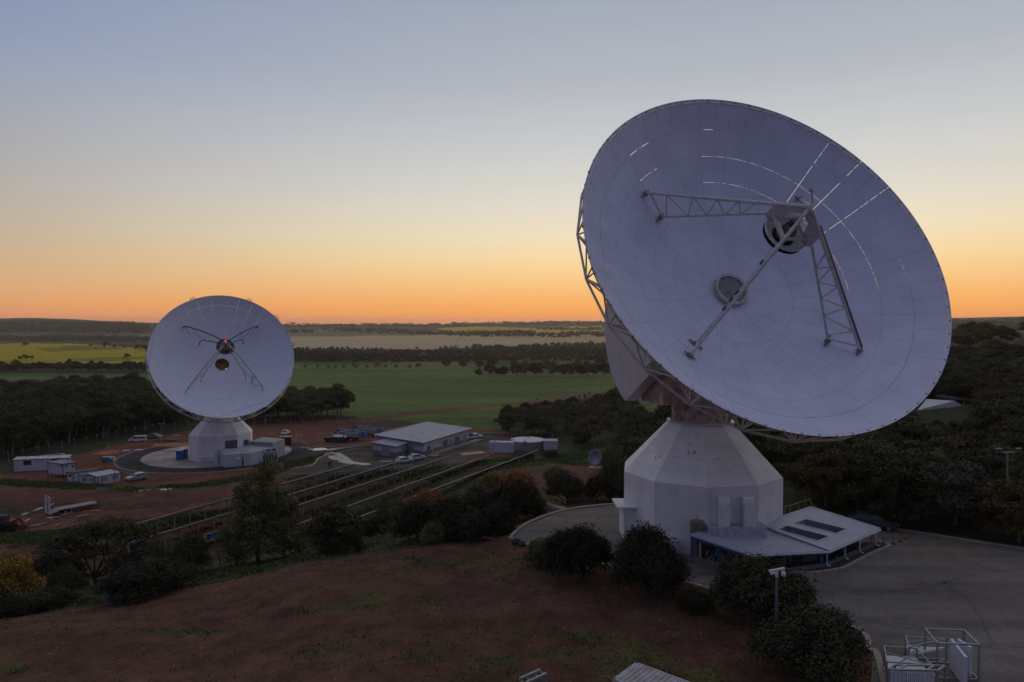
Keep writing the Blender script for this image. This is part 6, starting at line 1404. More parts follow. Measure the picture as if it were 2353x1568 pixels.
def trunk_mesh(name, seed, h, r0, tips, m, fork=.35):
    rg = random.Random(seed); b = MB(); base = Vector((0, 0, -.3)); fk = Vector((rg.uniform(-.3, .3), rg.uniform(-.3, .3), h * fork)); b.tube(base, fk, r0, 8, r0 * .75)
    for t in tips:
        t = Vector(t); mid = fk + (t - fk) * .5 + Vector((rg.uniform(-.4, .4), rg.uniform(-.4, .4), rg.uniform(-.2, .5))); b.tube(fk, mid, r0 * .55, 6, r0 * .36); b.tube(mid, t, r0 * .36, 5, r0 * .12)
        for _ in range(3): b.tube(mid + (t - mid) * rg.uniform(.1, .7), t + Vector((rg.uniform(-1, 1), rg.uniform(-1, 1), rg.uniform(-.2, .8))) * h * .09, r0 * .14, 4, r0 * .05)
    me_ = bpy.data.meshes.new(name); me_.from_pydata(b.v, [], b.f); me_.materials.append(m); return me_
def gum_lobes(seed, h, w_, nl=13, lo=.45):
    rg = random.Random(seed); L_ = []
    for i in range(nl):
        a = i * 2.4 + rg.uniform(-.4, .4); rad = w_ * math.sqrt((i + .5) / nl) * rg.uniform(.75, 1.05); z_ = h * (lo + (1 - lo) * (1 - (rad / w_) ** 2 * .7) * rg.uniform(.72, .98)); s = w_ * rg.uniform(.28, .42)
        L_.append((rad * math.cos(a), rad * math.sin(a), z_ - s * .45, s, s * rg.uniform(.8, 1.1), s * rg.uniform(.5, .72)))
    return L_
def bush_lobes(seed, h, w_, nl=17):
    rg = random.Random(seed); L_ = [(0, 0, h * .42, w_ * .66, w_ * .66, h * .5)]
    for i in range(nl):
        a = i * 2.4 + rg.uniform(-.6, .6); e = rg.uniform(.05, 1.35); rr_ = w_ * rg.uniform(.5, .78) * math.cos(e); s = w_ * rg.uniform(.17, .42)
        L_.append((rr_ * math.cos(a), rr_ * math.sin(a), h * (.18 + .56 * math.sin(e)), s, s, min(s, h * .3)))
    return L_
PROTO = {}
def proto(key, crown, trunk): PROTO[key] = (crown, trunk)
for i in range(4):
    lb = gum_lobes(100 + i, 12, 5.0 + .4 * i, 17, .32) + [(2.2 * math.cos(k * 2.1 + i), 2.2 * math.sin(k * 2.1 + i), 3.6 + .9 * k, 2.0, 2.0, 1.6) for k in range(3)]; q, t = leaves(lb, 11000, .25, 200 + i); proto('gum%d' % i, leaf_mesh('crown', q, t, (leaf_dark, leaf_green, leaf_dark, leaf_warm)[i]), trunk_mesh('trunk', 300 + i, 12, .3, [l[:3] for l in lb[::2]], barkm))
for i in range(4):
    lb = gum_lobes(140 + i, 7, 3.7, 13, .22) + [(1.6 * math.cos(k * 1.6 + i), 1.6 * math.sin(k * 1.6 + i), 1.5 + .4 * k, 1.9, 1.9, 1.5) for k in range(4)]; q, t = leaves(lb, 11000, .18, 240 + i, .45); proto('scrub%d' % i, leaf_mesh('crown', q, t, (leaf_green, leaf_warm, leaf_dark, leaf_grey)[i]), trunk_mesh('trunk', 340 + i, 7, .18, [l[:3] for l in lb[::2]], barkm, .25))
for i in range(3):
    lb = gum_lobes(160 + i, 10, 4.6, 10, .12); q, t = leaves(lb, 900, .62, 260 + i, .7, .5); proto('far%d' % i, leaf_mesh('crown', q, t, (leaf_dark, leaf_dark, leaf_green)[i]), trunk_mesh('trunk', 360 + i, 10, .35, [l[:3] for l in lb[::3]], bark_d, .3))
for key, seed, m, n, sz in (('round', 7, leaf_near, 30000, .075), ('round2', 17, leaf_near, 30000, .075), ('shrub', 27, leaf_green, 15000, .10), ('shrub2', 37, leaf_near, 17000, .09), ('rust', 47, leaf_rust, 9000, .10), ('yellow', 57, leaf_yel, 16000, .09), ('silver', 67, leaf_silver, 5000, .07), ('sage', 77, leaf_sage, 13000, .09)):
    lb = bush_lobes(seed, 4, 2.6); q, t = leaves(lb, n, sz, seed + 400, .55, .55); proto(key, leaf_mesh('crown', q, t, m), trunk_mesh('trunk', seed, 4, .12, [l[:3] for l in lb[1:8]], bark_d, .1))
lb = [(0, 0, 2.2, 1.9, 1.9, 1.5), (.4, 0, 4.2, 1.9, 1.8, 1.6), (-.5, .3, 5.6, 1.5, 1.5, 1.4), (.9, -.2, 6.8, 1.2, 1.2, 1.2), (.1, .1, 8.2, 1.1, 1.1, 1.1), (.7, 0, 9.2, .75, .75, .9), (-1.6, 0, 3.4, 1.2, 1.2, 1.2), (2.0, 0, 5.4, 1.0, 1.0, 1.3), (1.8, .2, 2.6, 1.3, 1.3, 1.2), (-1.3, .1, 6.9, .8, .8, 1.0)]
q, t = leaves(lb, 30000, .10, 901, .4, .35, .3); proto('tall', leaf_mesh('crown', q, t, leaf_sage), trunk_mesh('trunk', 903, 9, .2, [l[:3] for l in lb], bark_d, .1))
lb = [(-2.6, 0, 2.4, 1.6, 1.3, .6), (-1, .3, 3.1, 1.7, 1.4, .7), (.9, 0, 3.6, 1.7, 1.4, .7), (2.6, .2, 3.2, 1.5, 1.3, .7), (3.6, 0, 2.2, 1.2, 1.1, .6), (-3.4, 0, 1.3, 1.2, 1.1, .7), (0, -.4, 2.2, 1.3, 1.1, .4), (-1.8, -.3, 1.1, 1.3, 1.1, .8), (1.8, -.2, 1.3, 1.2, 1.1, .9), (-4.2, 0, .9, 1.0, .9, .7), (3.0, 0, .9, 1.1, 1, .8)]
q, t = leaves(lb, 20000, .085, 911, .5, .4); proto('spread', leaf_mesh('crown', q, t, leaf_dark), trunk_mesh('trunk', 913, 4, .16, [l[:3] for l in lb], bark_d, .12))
for i in range(2):   # leafless trees
    tp = [(math.cos(k * 1.3 + i) * (1 + .35 * k), math.sin(k * 1.3 + i) * (1 + .35 * k), 5 + .55 * k) for k in range(7)]; m_ = trunk_mesh('trunk', 950 + i, 9, .2, tp, barkm, .3); q, t = leaves([(p[0], p[1], p[2], .8, .8, .5) for p in tp], 500, .16, 955 + i); proto('bare%d' % i, leaf_mesh('crown', q, t, leaf_grey), m_)
nat = {'gum': 12, 'scr': 7, 'far': 10, 'rou': 4, 'shr': 4, 'rus': 4, 'yel': 4, 'sil': 4, 'sag': 4, 'tal': 10, 'spr': 4.3, 'bar': 9}
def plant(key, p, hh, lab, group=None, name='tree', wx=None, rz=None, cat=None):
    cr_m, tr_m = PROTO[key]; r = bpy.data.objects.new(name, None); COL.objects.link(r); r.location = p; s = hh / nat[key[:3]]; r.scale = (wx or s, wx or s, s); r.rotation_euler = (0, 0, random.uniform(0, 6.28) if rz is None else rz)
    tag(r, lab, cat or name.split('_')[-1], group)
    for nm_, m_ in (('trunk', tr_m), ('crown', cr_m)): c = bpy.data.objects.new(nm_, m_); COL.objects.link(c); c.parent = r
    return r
def bush(key, u, v, wp, hp, lab, cat='shrub', name='shrub', rz=None, group=None):
    p = hit(u, v); Y = p.y; kf = .93 if 850 < u < 1240 else 1.12; hh = hp / F * Y * kf; wx = (1.0 if 850 < u < 1240 else 1.18) * wp / F * Y / (2 * {'tal': 2.9, 'spr': 4.4, 'rou': 2.75, 'scr': 4.0}.get(key[:3], 2.75)); return plant(key, p, hh, lab, group, name, wx, rz, cat)
# near shrubs and trees, placed one by one
bush('yellow', 16, 1392, 130, 118, 'yellow-orange flowering shrub cut off by the left edge')
for i, (u, v) in enumerate(((20, 1415), (75, 1408), (120, 1398))): bush('shrub2', u, v, 100, 42, ['dark low bush at the left edge below the yellow shrub', 'dark low bush below right of the yellow shrub', 'dark low bush at the foot of the spreading tree'][i])
bush('spread', 225, 1345, 240, 140, 'dark wide spreading tree in front of the leftmost solar rows', 'tree', 'tree', 0)
bush('round', 335, 1368, 190, 80, 'dense dark low bush behind the silvery plant'); bush('shrub2', 405, 1350, 100, 58, 'dark bush at the right end of the dense dark clump'); bush('shrub2', 150, 1370, 90, 60, 'dark bush under the left side of the spreading tree')
bush('silver', 262, 1385, 66, 34, 'small silvery leaved plant at the edge of the red soil', 'plant', 'silver_plant'); bush('silver', 292, 1378, 40, 28, 'smaller silvery plant right of its twin', 'plant', 'silver_plant')
bush('sage', 440, 1325, 90, 88, 'light olive round shrub between two solar rows'); bush('shrub', 385, 1300, 70, 50, 'small green bush right of the spreading tree crown')
bush('tall', 598, 1298, 150, 222, 'tallest sage green tree standing in front of the solar rows', 'tree', 'tree', 0)
bush('sage', 540, 1300, 100, 110, 'loose sage bush at the left foot of the tallest tree'); bush('sage', 655, 1285, 90, 100, 'loose sage bush at the right foot of the tallest tree'); bush('shrub', 683, 1272, 50, 58, 'small dark green bush right of the tallest tree')
bush('bare0', 508, 1308, 60, 70, 'small thin-limbed tree with bare stems left of the tallest tree', 'tree', 'tree')
bush('scrub2', 772, 1272, 120, 112, 'leaning dark tree between the tallest tree and the thicket', 'tree', 'tree'); bush('shrub2', 785, 1272, 110, 60, 'dark bush beneath the leaning tree')
for (key, u, v, w_, h_, lab) in (('shrub', 905, 1235, 110, 100, 'green bush at the left end of the thicket'), ('shrub2', 965, 1240, 130, 110, 'dark bush second from the left end of the thicket'), ('rust', 985, 1200, 120, 82, 'rust-tinged bush in the middle of the thicket'), ('shrub2', 1040, 1238, 140, 112, 'dark bush in the middle of the thicket before the rust one'),
        ('sage', 900, 1200, 90, 75, 'olive bush behind the left end of the thicket'), ('shrub2', 1130, 1235, 130, 88, 'low dark bush at the right end of the thicket by the kerb'), ('round2', 1180, 1205, 170, 112, 'big dark round bush in front of the orange-leaved one'), ('shrub2', 1110, 1200, 130, 100, 'dark bush left of the orange-leaved bush'), ('rust', 1190, 1165, 135, 92, 'orange-leaved bush rising above the thicket'), ('yellow', 1130, 1130, 50, 50, 'small amber bush left of the orange-leaved one'), ('shrub', 1225, 1190, 80, 60, 'small green bush beside the yellow handrails'), ('shrub2', 1085, 1240, 110, 70, 'low dark bush at the front of the thicket'), ('shrub', 1010, 1245, 100, 60, 'low green bush at the front edge of the thicket'), ('shrub2', 860, 1238, 60, 60, 'small dark bush just left of the thicket')):
    bush(key, u, v, w_, h_, lab)
bush('shrub', 1410, 1140, 72, 108, 'tall green shrub hiding half of the small grey dish'); bush('shrub2', 1375, 1152, 70, 60, 'dark shrub under the tall green one left of the near pedestal'); bush('shrub2', 1422, 1152, 55, 50, 'dark low shrub touching the near pedestal')
bush('shrub2', 1300, 1150, 100, 60, 'low dark shrub behind the yellow handrails'); bush('shrub', 1280, 1120, 70, 45, 'small shrub on the red dirt below the small grey dish'); bush('shrub', 1268, 1055, 36, 20, 'small bush in the grass left of the small grey dish', ); bush('shrub', 1210, 1058, 50, 20, 'small bush below the round water tank')
bush('round', 1335, 1332, 160, 120, 'left of two big round dark shrubs in front of the near pedestal'); bush('round2', 1487, 1372, 170, 150, 'right of two big round dark shrubs in front of the near pedestal'); bush('shrub', 1243, 1298, 70, 56, 'small shrub on the kerb left of the big round shrubs')
bush('shrub2', 1600, 1402, 85, 42, 'low shrub between the big round shrubs and the annex shrub'); bush('round', 1748, 1432, 220, 148, 'big dark shrub in front of the annex, behind the camera pole', rz=1.2); bush('round2', 1870, 1560, 262, 150, 'biggest dark shrub beside the galvanised frames', rz=2.2); bush('shrub2', 1822, 1385, 70, 66, 'bush at the right side of the big annex shrub')
bush('shrub2', 1540, 1352, 80, 66, 'dark bush joining the big round shrubs on the right'); bush('shrub', 1265, 1305, 60, 40, 'low bush in front of the small kerb shrub')
bush('shrub2', 8, 1222, 50, 24, 'dark bush behind the red machine at the left edge')
# weeds on the red slope
gq = []; tn = []; rg = np.random.default_rng(5)
fgP = [tuple(hit(u, v)[:2]) for u, v in ((-300, 1440), (0, 1415), (350, 1366), (700, 1292), (1000, 1250), (1200, 1262), (1400, 1310), (1700, 1380), (1960, 1470), (2000, 1568), (2000, 1640), (-400, 1640))]
X_ = rg.uniform(-55, 30, 90000); Y_ = rg.uniform(34, 78, 90000); w1 = vnoise(X_, Y_, 9, 11) * .6 + vnoise(X_, Y_, 3, 12) * .3 + vnoise(X_, Y_, .9, 13) * .25
ok = inpoly(X_, Y_, fgP) & (((w1 > .80) & (rg.random(90000) < .5)) | (rg.random(90000) < .045) | (np.any([inpoly(X_, Y_, [tuple(hit(u, v)[:2]) for u, v in g_]) for g_ in gpatch], 0) & (vnoise(X_, Y_, 2.2, 77) > .42))); X_, Y_ = X_[ok][:16000], Y_[ok][:16000]; Z_ = hgt(X_, Y_); n_w = len(X_)
for j in range(3):
    a = rg.uniform(0, 6.28, n_w); hgt_ = rg.uniform(.02, .07, n_w) + .14 * rg.random(n_w) ** 5; wd2 = rg.uniform(.02, .07, n_w); dx, dy = np.cos(a) * wd2, np.sin(a) * wd2; jx, jy = rg.normal(0, .1, n_w), rg.normal(0, .1, n_w); bx_, by_ = X_ + jx, Y_ + jy; lx, ly = rg.normal(0, .06, n_w), rg.normal(0, .06, n_w)
    gq.append(np.stack([np.stack([bx_ - dx, by_ - dy, Z_ - .02], -1), np.stack([bx_ + dx, by_ + dy, Z_ - .02], -1), np.stack([bx_ + dx * .4 + lx, by_ + dy * .4 + ly, Z_ + hgt_], -1), np.stack([bx_ - dx * .6 + lx, by_ - dy * .6 + ly, Z_ + hgt_ * .8], -1)], 1).reshape(-1, 3)); tn.append(rg.random(n_w))
st_ = MB(); rs_ = np.random.default_rng(8); XS = rs_.uniform(-55, 30, 9000); YS = rs_.uniform(34, 80, 9000); ok = inpoly(XS, YS, fgP); XS, YS = XS[ok], YS[ok]; ZS = hgt(XS, YS)
for x_, y_, z_ in zip(XS[:4200], YS[:4200], ZS):
    s_ = .02 + .09 * rs_.random() ** 3; a = rs_.uniform(0, 6.28); c_, d_ = math.cos(a) * s_, math.sin(a) * s_
    st_.add([(x_ + c_, y_ + d_, z_ - .01), (x_ - d_, y_ + c_, z_ - .01), (x_ - c_, y_ - d_, z_ - .01), (x_ + d_, y_ - c_, z_ - .01), (x_ + c_ * .2, y_ + d_ * .3, z_ + s_ * .9)], [(0, 1, 4), (1, 2, 4), (2, 3, 4), (3, 0, 4)])
tag(st_.build('stones', mat('stone_scatter', (.26,.17,.13), .9, 0, .3, .7, col2=(.05,.028,.02))), 'small stones and clods scattered over the red slope', 'stones', kind='stuff')
o = bpy.data.objects.new('weeds', leaf_mesh('weeds', np.concatenate(gq), np.concatenate(tn), leafmat('leaf_weed', (.06,.07,.02), (.20,.17,.07)))); COL.objects.link(o); tag(o, 'low green weeds scattered over the red slope', 'weeds', kind='stuff')
# grassy verges: mound by the offices, island, solar ground
gq = []; tn = []
for P, dens, hs, col in (([(-60,1100),(60,1104),(200,1114),(340,1121),(470,1109),(600,1089),(660,1074),(675,1076),(620,1097),(500,1117),(340,1130),(150,1125),(-60,1112)], 9000, .5, 0), ([(0,1226),(120,1220),(250,1210),(330,1196),(420,1182),(540,1168),(540,1180),(420,1200),(330,1220),(150,1248),(0,1262)], 7000, .35, 0), ([(650,1064),(700,1053),(745,1044),(800,1035),(860,1024),(850,1029),(780,1037),(740,1047),(722,1055),(722,1063),(700,1069),(655,1076)], 3500, .3, 0),
        ([(650,1100),(700,1092),(900,1080),(1060,1070),(1150,1052),(1250,1054),(1250,1070),(1100,1090),(900,1105),(700,1120)], 6000, .3, 0), ([(0,1418),(350,1364),(700,1289),(1000,1243),(1160,1228),(1000,1232),(700,1270),(350,1340),(0,1390)], 9000, .28, 0), ([(700,1150),(1000,1100),(1200,1075),(1280,1140),(1100,1200),(850,1240),(400,1340),(200,1330),(400,1260)], 5000, .22, 0), ([(1240,1035),(1435,1035),(1435,1060),(1250,1066)], 4000, .35, 0)):
    Wp = [tuple(hit(u, v)[:2]) for u, v in P]; x0, y0 = np.min(Wp, 0); x1, y1 = np.max(Wp, 0); X_ = rg.uniform(x0, x1, dens * 5); Y_ = rg.uniform(y0, y1, dens * 5); ok = inpoly(X_, Y_, Wp) & (vnoise(X_, Y_, 4, 41) + rg.random(dens * 5) * .5 > .62); X_, Y_ = X_[ok][:dens], Y_[ok][:dens]; Z_ = hgt(X_, Y_); n_w = len(X_); hh = hs * (.3 + vnoise(X_, Y_, 3, 42)) * rg.uniform(.5, 1.2, n_w); a = rg.uniform(0, 6.28, n_w); wd2 = rg.uniform(.05, .16, n_w) * (1.6 if y0 > 90 else 1); dx, dy = np.cos(a) * wd2, np.sin(a) * wd2; lx, ly = rg.normal(0, .1, n_w), rg.normal(0, .1, n_w)
    gq.append(np.stack([np.stack([X_ - dx, Y_ - dy, Z_ - .03], -1), np.stack([X_ + dx, Y_ + dy, Z_ - .03], -1), np.stack([X_ + dx * .3 + lx, Y_ + dy * .3 + ly, Z_ + hh], -1), np.stack([X_ - dx * .5 + lx, Y_ - dy * .5 + ly, Z_ + hh * .8], -1)], 1).reshape(-1, 3)); tn.append(rg.random(n_w))
o = bpy.data.objects.new('grass', leaf_mesh('grass', np.concatenate(gq), np.concatenate(tn), leafmat('leaf_grass', (.04,.06,.018), (.11,.14,.04)))); COL.objects.link(o); tag(o, 'long green grass on the verges, mound and ground under the solar rows', 'grass', kind='stuff')

# woods made of single trees
dishE = [(1763, 612, 440, 360)]
def wood(P, space, keys, h0, h1, lab, group, seed, name='tree', skip=None, mx=999, jit=.4):
    Wp = [tuple(hit(u, v)[:2]) for u, v in P]; x0, y0 = np.min(Wp, 0); x1, y1 = np.max(Wp, 0); rg2 = random.Random(seed); pts = []; x_ = x0
    while x_ < x1:
        y_ = y0
        while y_ < y1: pts.append((x_ + rg2.uniform(-jit, jit) * space, y_ + rg2.uniform(-jit, jit) * space)); y_ += space
        x_ += space
    pts = np.array(pts); pts = pts[inpoly(pts[:, 0], pts[:, 1], Wp)]; Z = hgt(pts[:, 0], pts[:, 1]); U_, V_ = px(pts[:, 0], pts[:, 1], Z); out = []
    for (x_, y_), z_, u_, v_ in zip(pts, Z, U_, V_):
        if u_ < -180 or u_ > 2530: continue
        if skip and skip(u_, v_, x_, y_, rg2): continue
        out.append((x_, y_, z_, u_, v_))
    rg2.shuffle(out); out = out[:mx]
    for x_, y_, z_, u_, v_ in out:
        k = rg2.choice(keys); L_ = lab(u_, v_, k) if callable(lab) else lab; plant(k, (x_, y_, z_), rg2.uniform(h0, h1), L_, group if not callable(lab) else group + ' ' + {'g': 'tall', 's': 'lower', 'b': 'leafless', 'f': 'distant'}[k[0]], name)
    return len(out)
nT = 0
nT += wood([(-160, 985), (-160, 1078), (60, 1050), (180, 1022), (300, 1000), (440, 974), (470, 955), (420, 925), (200, 928), (-160, 940)], 9.0, ['gum0', 'gum1', 'gum2', 'gum2'], 11.5, 16.5, 'tall dark gum tree in the wood behind the left boundary fence', 'gum wood behind the left fence', 1, 'gum_tree')
nT += wood([(560, 974), (640, 973), (700, 970), (790, 962), (770, 948), (560, 946)], 8.0, ['gum0', 'gum1', 'gum2'], 10.5, 14.5, 'dark gum tree in the clump between the far antenna and the crop field', 'gum clump right of the far antenna', 2, 'gum_tree')
nT += wood([(1160, 1000), (1200, 1012), (1290, 1026), (1445, 1042), (1450, 1000), (1450, 925), (1400, 930), (1300, 950), (1240, 955), (1160, 972)], 7.4, ['gum0', 'gum2', 'gum3', 'bare1', 'bare0', 'bare1'], 6.0, 9.5, lambda u, v, k: 'leafless grey tree in the scrub behind the water tank' if k[0] == 'b' else 'dark bushy gum in the scrub between water tank and near antenna', 'scrub behind the water tank', 3, 'scrub_tree')
def skR(u, v, x, y, r_):
    if 805 < v < 840 and u > 2170: return True
    if 2070 < u < 2275 and 930 < v < 1060: return True
    if abs(u - 2312) < 42 and 1170 < v < 1235: return True
    hid = ((u - 1763) / 430) ** 2 + ((v - 60 - 612) / 375) ** 2 < 1 or (1434 < u < 1800 and v > 900)
    if hid and r_.random() < .75: return True
    return y > 330 and r_.random() < .5
nT += wood([(1560, 1100), (1830, 1150), (1920, 1186), (2045, 1208), (2200, 1232), (2353, 1256), (2560, 1280), (2700, 900), (2560, 840), (2400, 840), (2180, 842), (2000, 850), (1850, 900), (1600, 1000)], 5.4, ['scrub0', 'scrub1', 'scrub2', 'scrub2', 'scrub3', 'gum2'], 5.0, 8.2, lambda u, v, k: ('taller gum standing out in the dark wooded slope right of the near antenna' if k[0] == 'g' else 'bushy low tree in the dark wooded slope right of the near antenna'), 'wooded slope at right', 4, 'bush_tree', skR, 260)
nT += wood([(1455, 975), (1700, 960), (1800, 960), (1780, 1100), (1600, 1090), (1455, 1110)], 9.5, ['gum0', 'gum2', 'scrub2', 'scrub0'], 5.5, 8.5, 'bushy tree standing behind the near antenna pedestal', 'trees behind the near pedestal', 25, 'scrub_tree', None, 60)
nT += wood([(2060, 960), (2290, 950), (2290, 1050), (2060, 1060)], 3.6, ['shrub', 'shrub2', 'round2', 'shrub'], 1.6, 2.9, 'low dark bush in the dip in front of the white-roofed building at right', 'low bushes before the white-roofed building', 15, 'low_bush', lambda u, v, x, y, r_: v < 985, 110, .45)
nT += wood([(2170, 803), (2260, 800), (2560, 800), (2560, 775), (2200, 780)], 11, ['gum3', 'gum0', 'scrub1'], 8, 12, lambda u, v, k: 'gum on the skyline above the grassy clearing at right' if k[0] == 'g' else 'low tree on the skyline above the grassy clearing at right', 'skyline trees at right', 5, 'gum_tree', None, 30)
for u, v, h_ in ((2205, 803, 27), (2225, 806, 22), (2283, 822, 46)): p = hit(u, v); plant('gum3' if u > 2250 else 'gum1', p, h_ / F * p.y * (1.6 if u < 2250 else 1), 'flat-crowned gum alone in the grassy clearing at right' if u > 2250 else ('left' if u < 2210 else 'right') + ' of two flat-crowned gums breaking the skyline beside the near dish', None, 'gum_tree')
for x_ in (190, 270, 335, 380, 430, 500, 575, 645, 690, 760, 845, 903): u = (x_ / 1.568 + 1100) / 1.741; p = hit(u, 847.5); plant('far%d' % (x_ % 3), p, (15 if x_ in (500, 645, 903) else 10) / F * p.y, 'small dark tree in the row along the far edge of the crop field', 'row of trees along the crop field', 'field_tree')
for x_, v, h_ in ((1075, 848, 22), (1180, 848, 20), (1285, 848, 18), (1370, 845, 24), (1275, 867, 17), (1345, 866, 28), (1400, 866, 20), (1440, 867, 22), (1520, 867, 30), (1570, 867, 32), (1620, 867, 30), (1660, 864, 26), (1750, 867, 30), (1800, 868, 28), (1850, 868, 32), (1910, 868, 28), (1960, 868, 32), (2010, 868, 30), (2060, 868, 34), (1500, 848, 18), (1700, 850, 20), (1900, 850, 20), (2040, 850, 24)):
    u = (x_ / 1.568 + 1100) / 1.741; p = hit(u, v); plant('gum%d' % (x_ % 3), p, h_ * 1.2 / F * p.y, 'dark gum in the clump at the back of the crop field', 'gum clump in the crop field', 'field_tree')
for i in range(46): u = -20 + i * 8.2 + random.uniform(-3, 3); p = hit(u, 857 - random.uniform(0, 6)); plant('gum%d' % (i % 3), p, random.uniform(17, 27) / F * p.y, 'dark gum in the tree line between green field and yellow field', 'tree line below the yellow field', 'shelter_tree')
for u, v, h_, lab in ((58, 828, 15, 'lone dark tree low on the yellow field'), (45, 828, 11, 'smaller tree left of the lone one on the yellow field'), (72, 827, 11, 'smaller tree right of the lone one on the yellow field'), (292, 825, 14, 'dark tree low on the right side of the yellow field'), (58, 797, 12, 'tree on the left crest of the yellow field'), (243, 799, 14, 'tree on the crest of the yellow field'), (262, 800, 9, 'small tree right of the crest tree on the yellow field'), (286, 802, 9, 'small lone tree near the right crest of the yellow field'), (318, 806, 16, 'dark tree at the right end of the yellow field'), (334, 808, 16, 'dark tree beside the far dish on the yellow field'), (208, 797, 6, 'tiny tree on the crest of the yellow field')):
    p = hit(u, v); plant('far%d' % (u % 3), p, h_ / F * p.y, lab, None, 'field_tree', h_ / F * p.y / 9)
print('trees', nT)
# far woods that read as one mass
def farwood(name, lab, bands, seed):
    rg = np.random.default_rng(seed); Q_ = []; T_ = []
    for P, n, cw_, ch_, nl_, ls in bands:
        Pv = np.array(P, float); k = 0; pts = []
        while len(pts) < n and k < 40:
            k += 1; uu = rg.uniform(Pv[:, 0].min(), Pv[:, 0].max(), n); vv = rg.uniform(Pv[:, 1].min(), Pv[:, 1].max(), n); m_ = inpoly(uu, vv, P); pts += list(zip(uu[m_], vv[m_]))
        pts = np.array(pts[:n]); a = (pts[:, 0] - CX) / F; bb = (CY - pts[:, 1]) / F; c, s = math.cos(PIT), math.sin(PIT); yy = c + bb * s; zz = (bb * c - s) / yy; aa = a / yy
        lo = np.full(len(pts), 300.); hi_ = np.full(len(pts), 8000.); found = np.zeros(len(pts), bool); prev = lo.copy()
        for Yt in np.exp(np.linspace(math.log(300), math.log(8000), 160)):
            g = hgt(aa * Yt, np.full(len(pts), Yt)) - (CH + zz * Yt); nw = (g > 0) & ~found; hi_[nw] = Yt; lo[nw] = prev[nw]; found |= nw; prev[:] = Yt
        Yt = (lo + hi_) / 2; X = aa * Yt; Z = hgt(X, Yt)
        sc_ = rg.uniform(.5, 1.25, len(pts)) * (.45 + 1.05 * vnoise(X, Yt, 110, 61)); sc_[vnoise(X, Yt, 75, 62) < .26] *= .35; clump = np.repeat(np.arange(len(pts)), nl_); nn = len(clump)
        d = rg.normal(size=(nn, 3)); d /= np.linalg.norm(d, axis=1)[:, None]; d[:, 2] = np.abs(d[:, 2]); r_ = rg.uniform(.5, 1.05, nn)[:, None]
        cc_ = np.stack([X, Yt, Z + ch_ * .35 * sc_], -1)[clump] + d * r_ * np.array([cw_ / 2, cw_ / 2, ch_ * .62]) * sc_[clump][:, None]
        nr = d + rg.normal(size=(nn, 3)) * .5; nr /= np.linalg.norm(nr, axis=1)[:, None]; a1 = np.cross(nr, rg.normal(size=(nn, 3))); a1 /= np.linalg.norm(a1, axis=1)[:, None]; b1 = np.cross(nr, a1); s_ = ls * rg.uniform(.6, 1.4, nn)[:, None]
        Q_.append(np.stack([cc_ - a1 * s_, cc_ - b1 * s_ * .7, cc_ + a1 * s_, cc_ + b1 * s_ * .7], 1).reshape(-1, 3)); T_.append(np.clip(rg.normal(.4, .25, nn) + (rg.random(len(pts))[clump] - .5) * .6, 0, 1))
    o = bpy.data.objects.new(name, leaf_mesh(name, np.concatenate(Q_), np.concatenate(T_), leaf_dark)); COL.objects.link(o); tag(o, lab, 'woods', kind='stuff')
farwood('valley_woods', 'dark band of woodland across the valley behind the crop field', [([(560, 806), (700, 802), (800, 804), (1000, 805), (1150, 799), (1300, 794), (1500, 790), (1800, 790), (1800, 832), (1240, 830), (800, 835), (560, 836)], 3000, 10, 9, 42, 1.3)], 31)
farwood('left_ridge_woods', 'woodland band behind the yellow field at left', [([(-100, 774), (345, 778), (345, 786), (-100, 784)], 700, 14, 12, 26, 2.2), ([(-100, 739), (150, 740), (345, 746), (345, 766), (-100, 762)], 1100, 26, 12, 20, 3.2)], 32)
farwood('far_woods', 'distant tree lines and woods in front of the hazy horizon', [([(740, 755), (800, 758), (1000, 764), (1200, 767), (1420, 773), (1420, 777), (1100, 775), (900, 769), (740, 762)], 500, 18, 14, 24, 2.8), ([(640, 762), (720, 762), (720, 767), (640, 767)], 40, 16, 12, 24, 2.6), ([(1040, 746), (1460, 742), (1460, 750), (1300, 748), (1040, 753)], 450, 30, 16, 18, 4.5), ([(640, 746), (1050, 746), (1050, 753), (640, 753)], 350, 34, 14, 18, 4.5), ([(1800, 738), (2600, 734), (2600, 756), (2180, 760), (1800, 760)], 700, 26, 13, 18, 4), ([(1250, 755), (1400, 757), (1400, 761), (1230, 760)], 90, 20, 12, 20, 3)], 33)

# ------------------------------------------------------------------ sky and light
SUN_AZ = R(18); SUN_EL = R(1.2)
w = bpy.data.worlds.new("World"); sc.world = w; w.use_nodes = True
N = w.node_tree.nodes; L = w.node_tree.links; N.clear()
out = N.new('ShaderNodeOutputWorld'); bg = N.new('ShaderNodeBackground'); bg.inputs['Strength'].default_value = .98; L.new(bg.outputs[0], out.inputs[0])
tc = N.new('ShaderNodeTexCoord'); nrm = N.new('ShaderNodeVectorMath'); nrm.operation = 'NORMALIZE'; L.new(tc.outputs['Generated'], nrm.inputs[0])
sx = N.new('ShaderNodeSeparateXYZ'); L.new(nrm.outputs[0], sx.inputs[0])
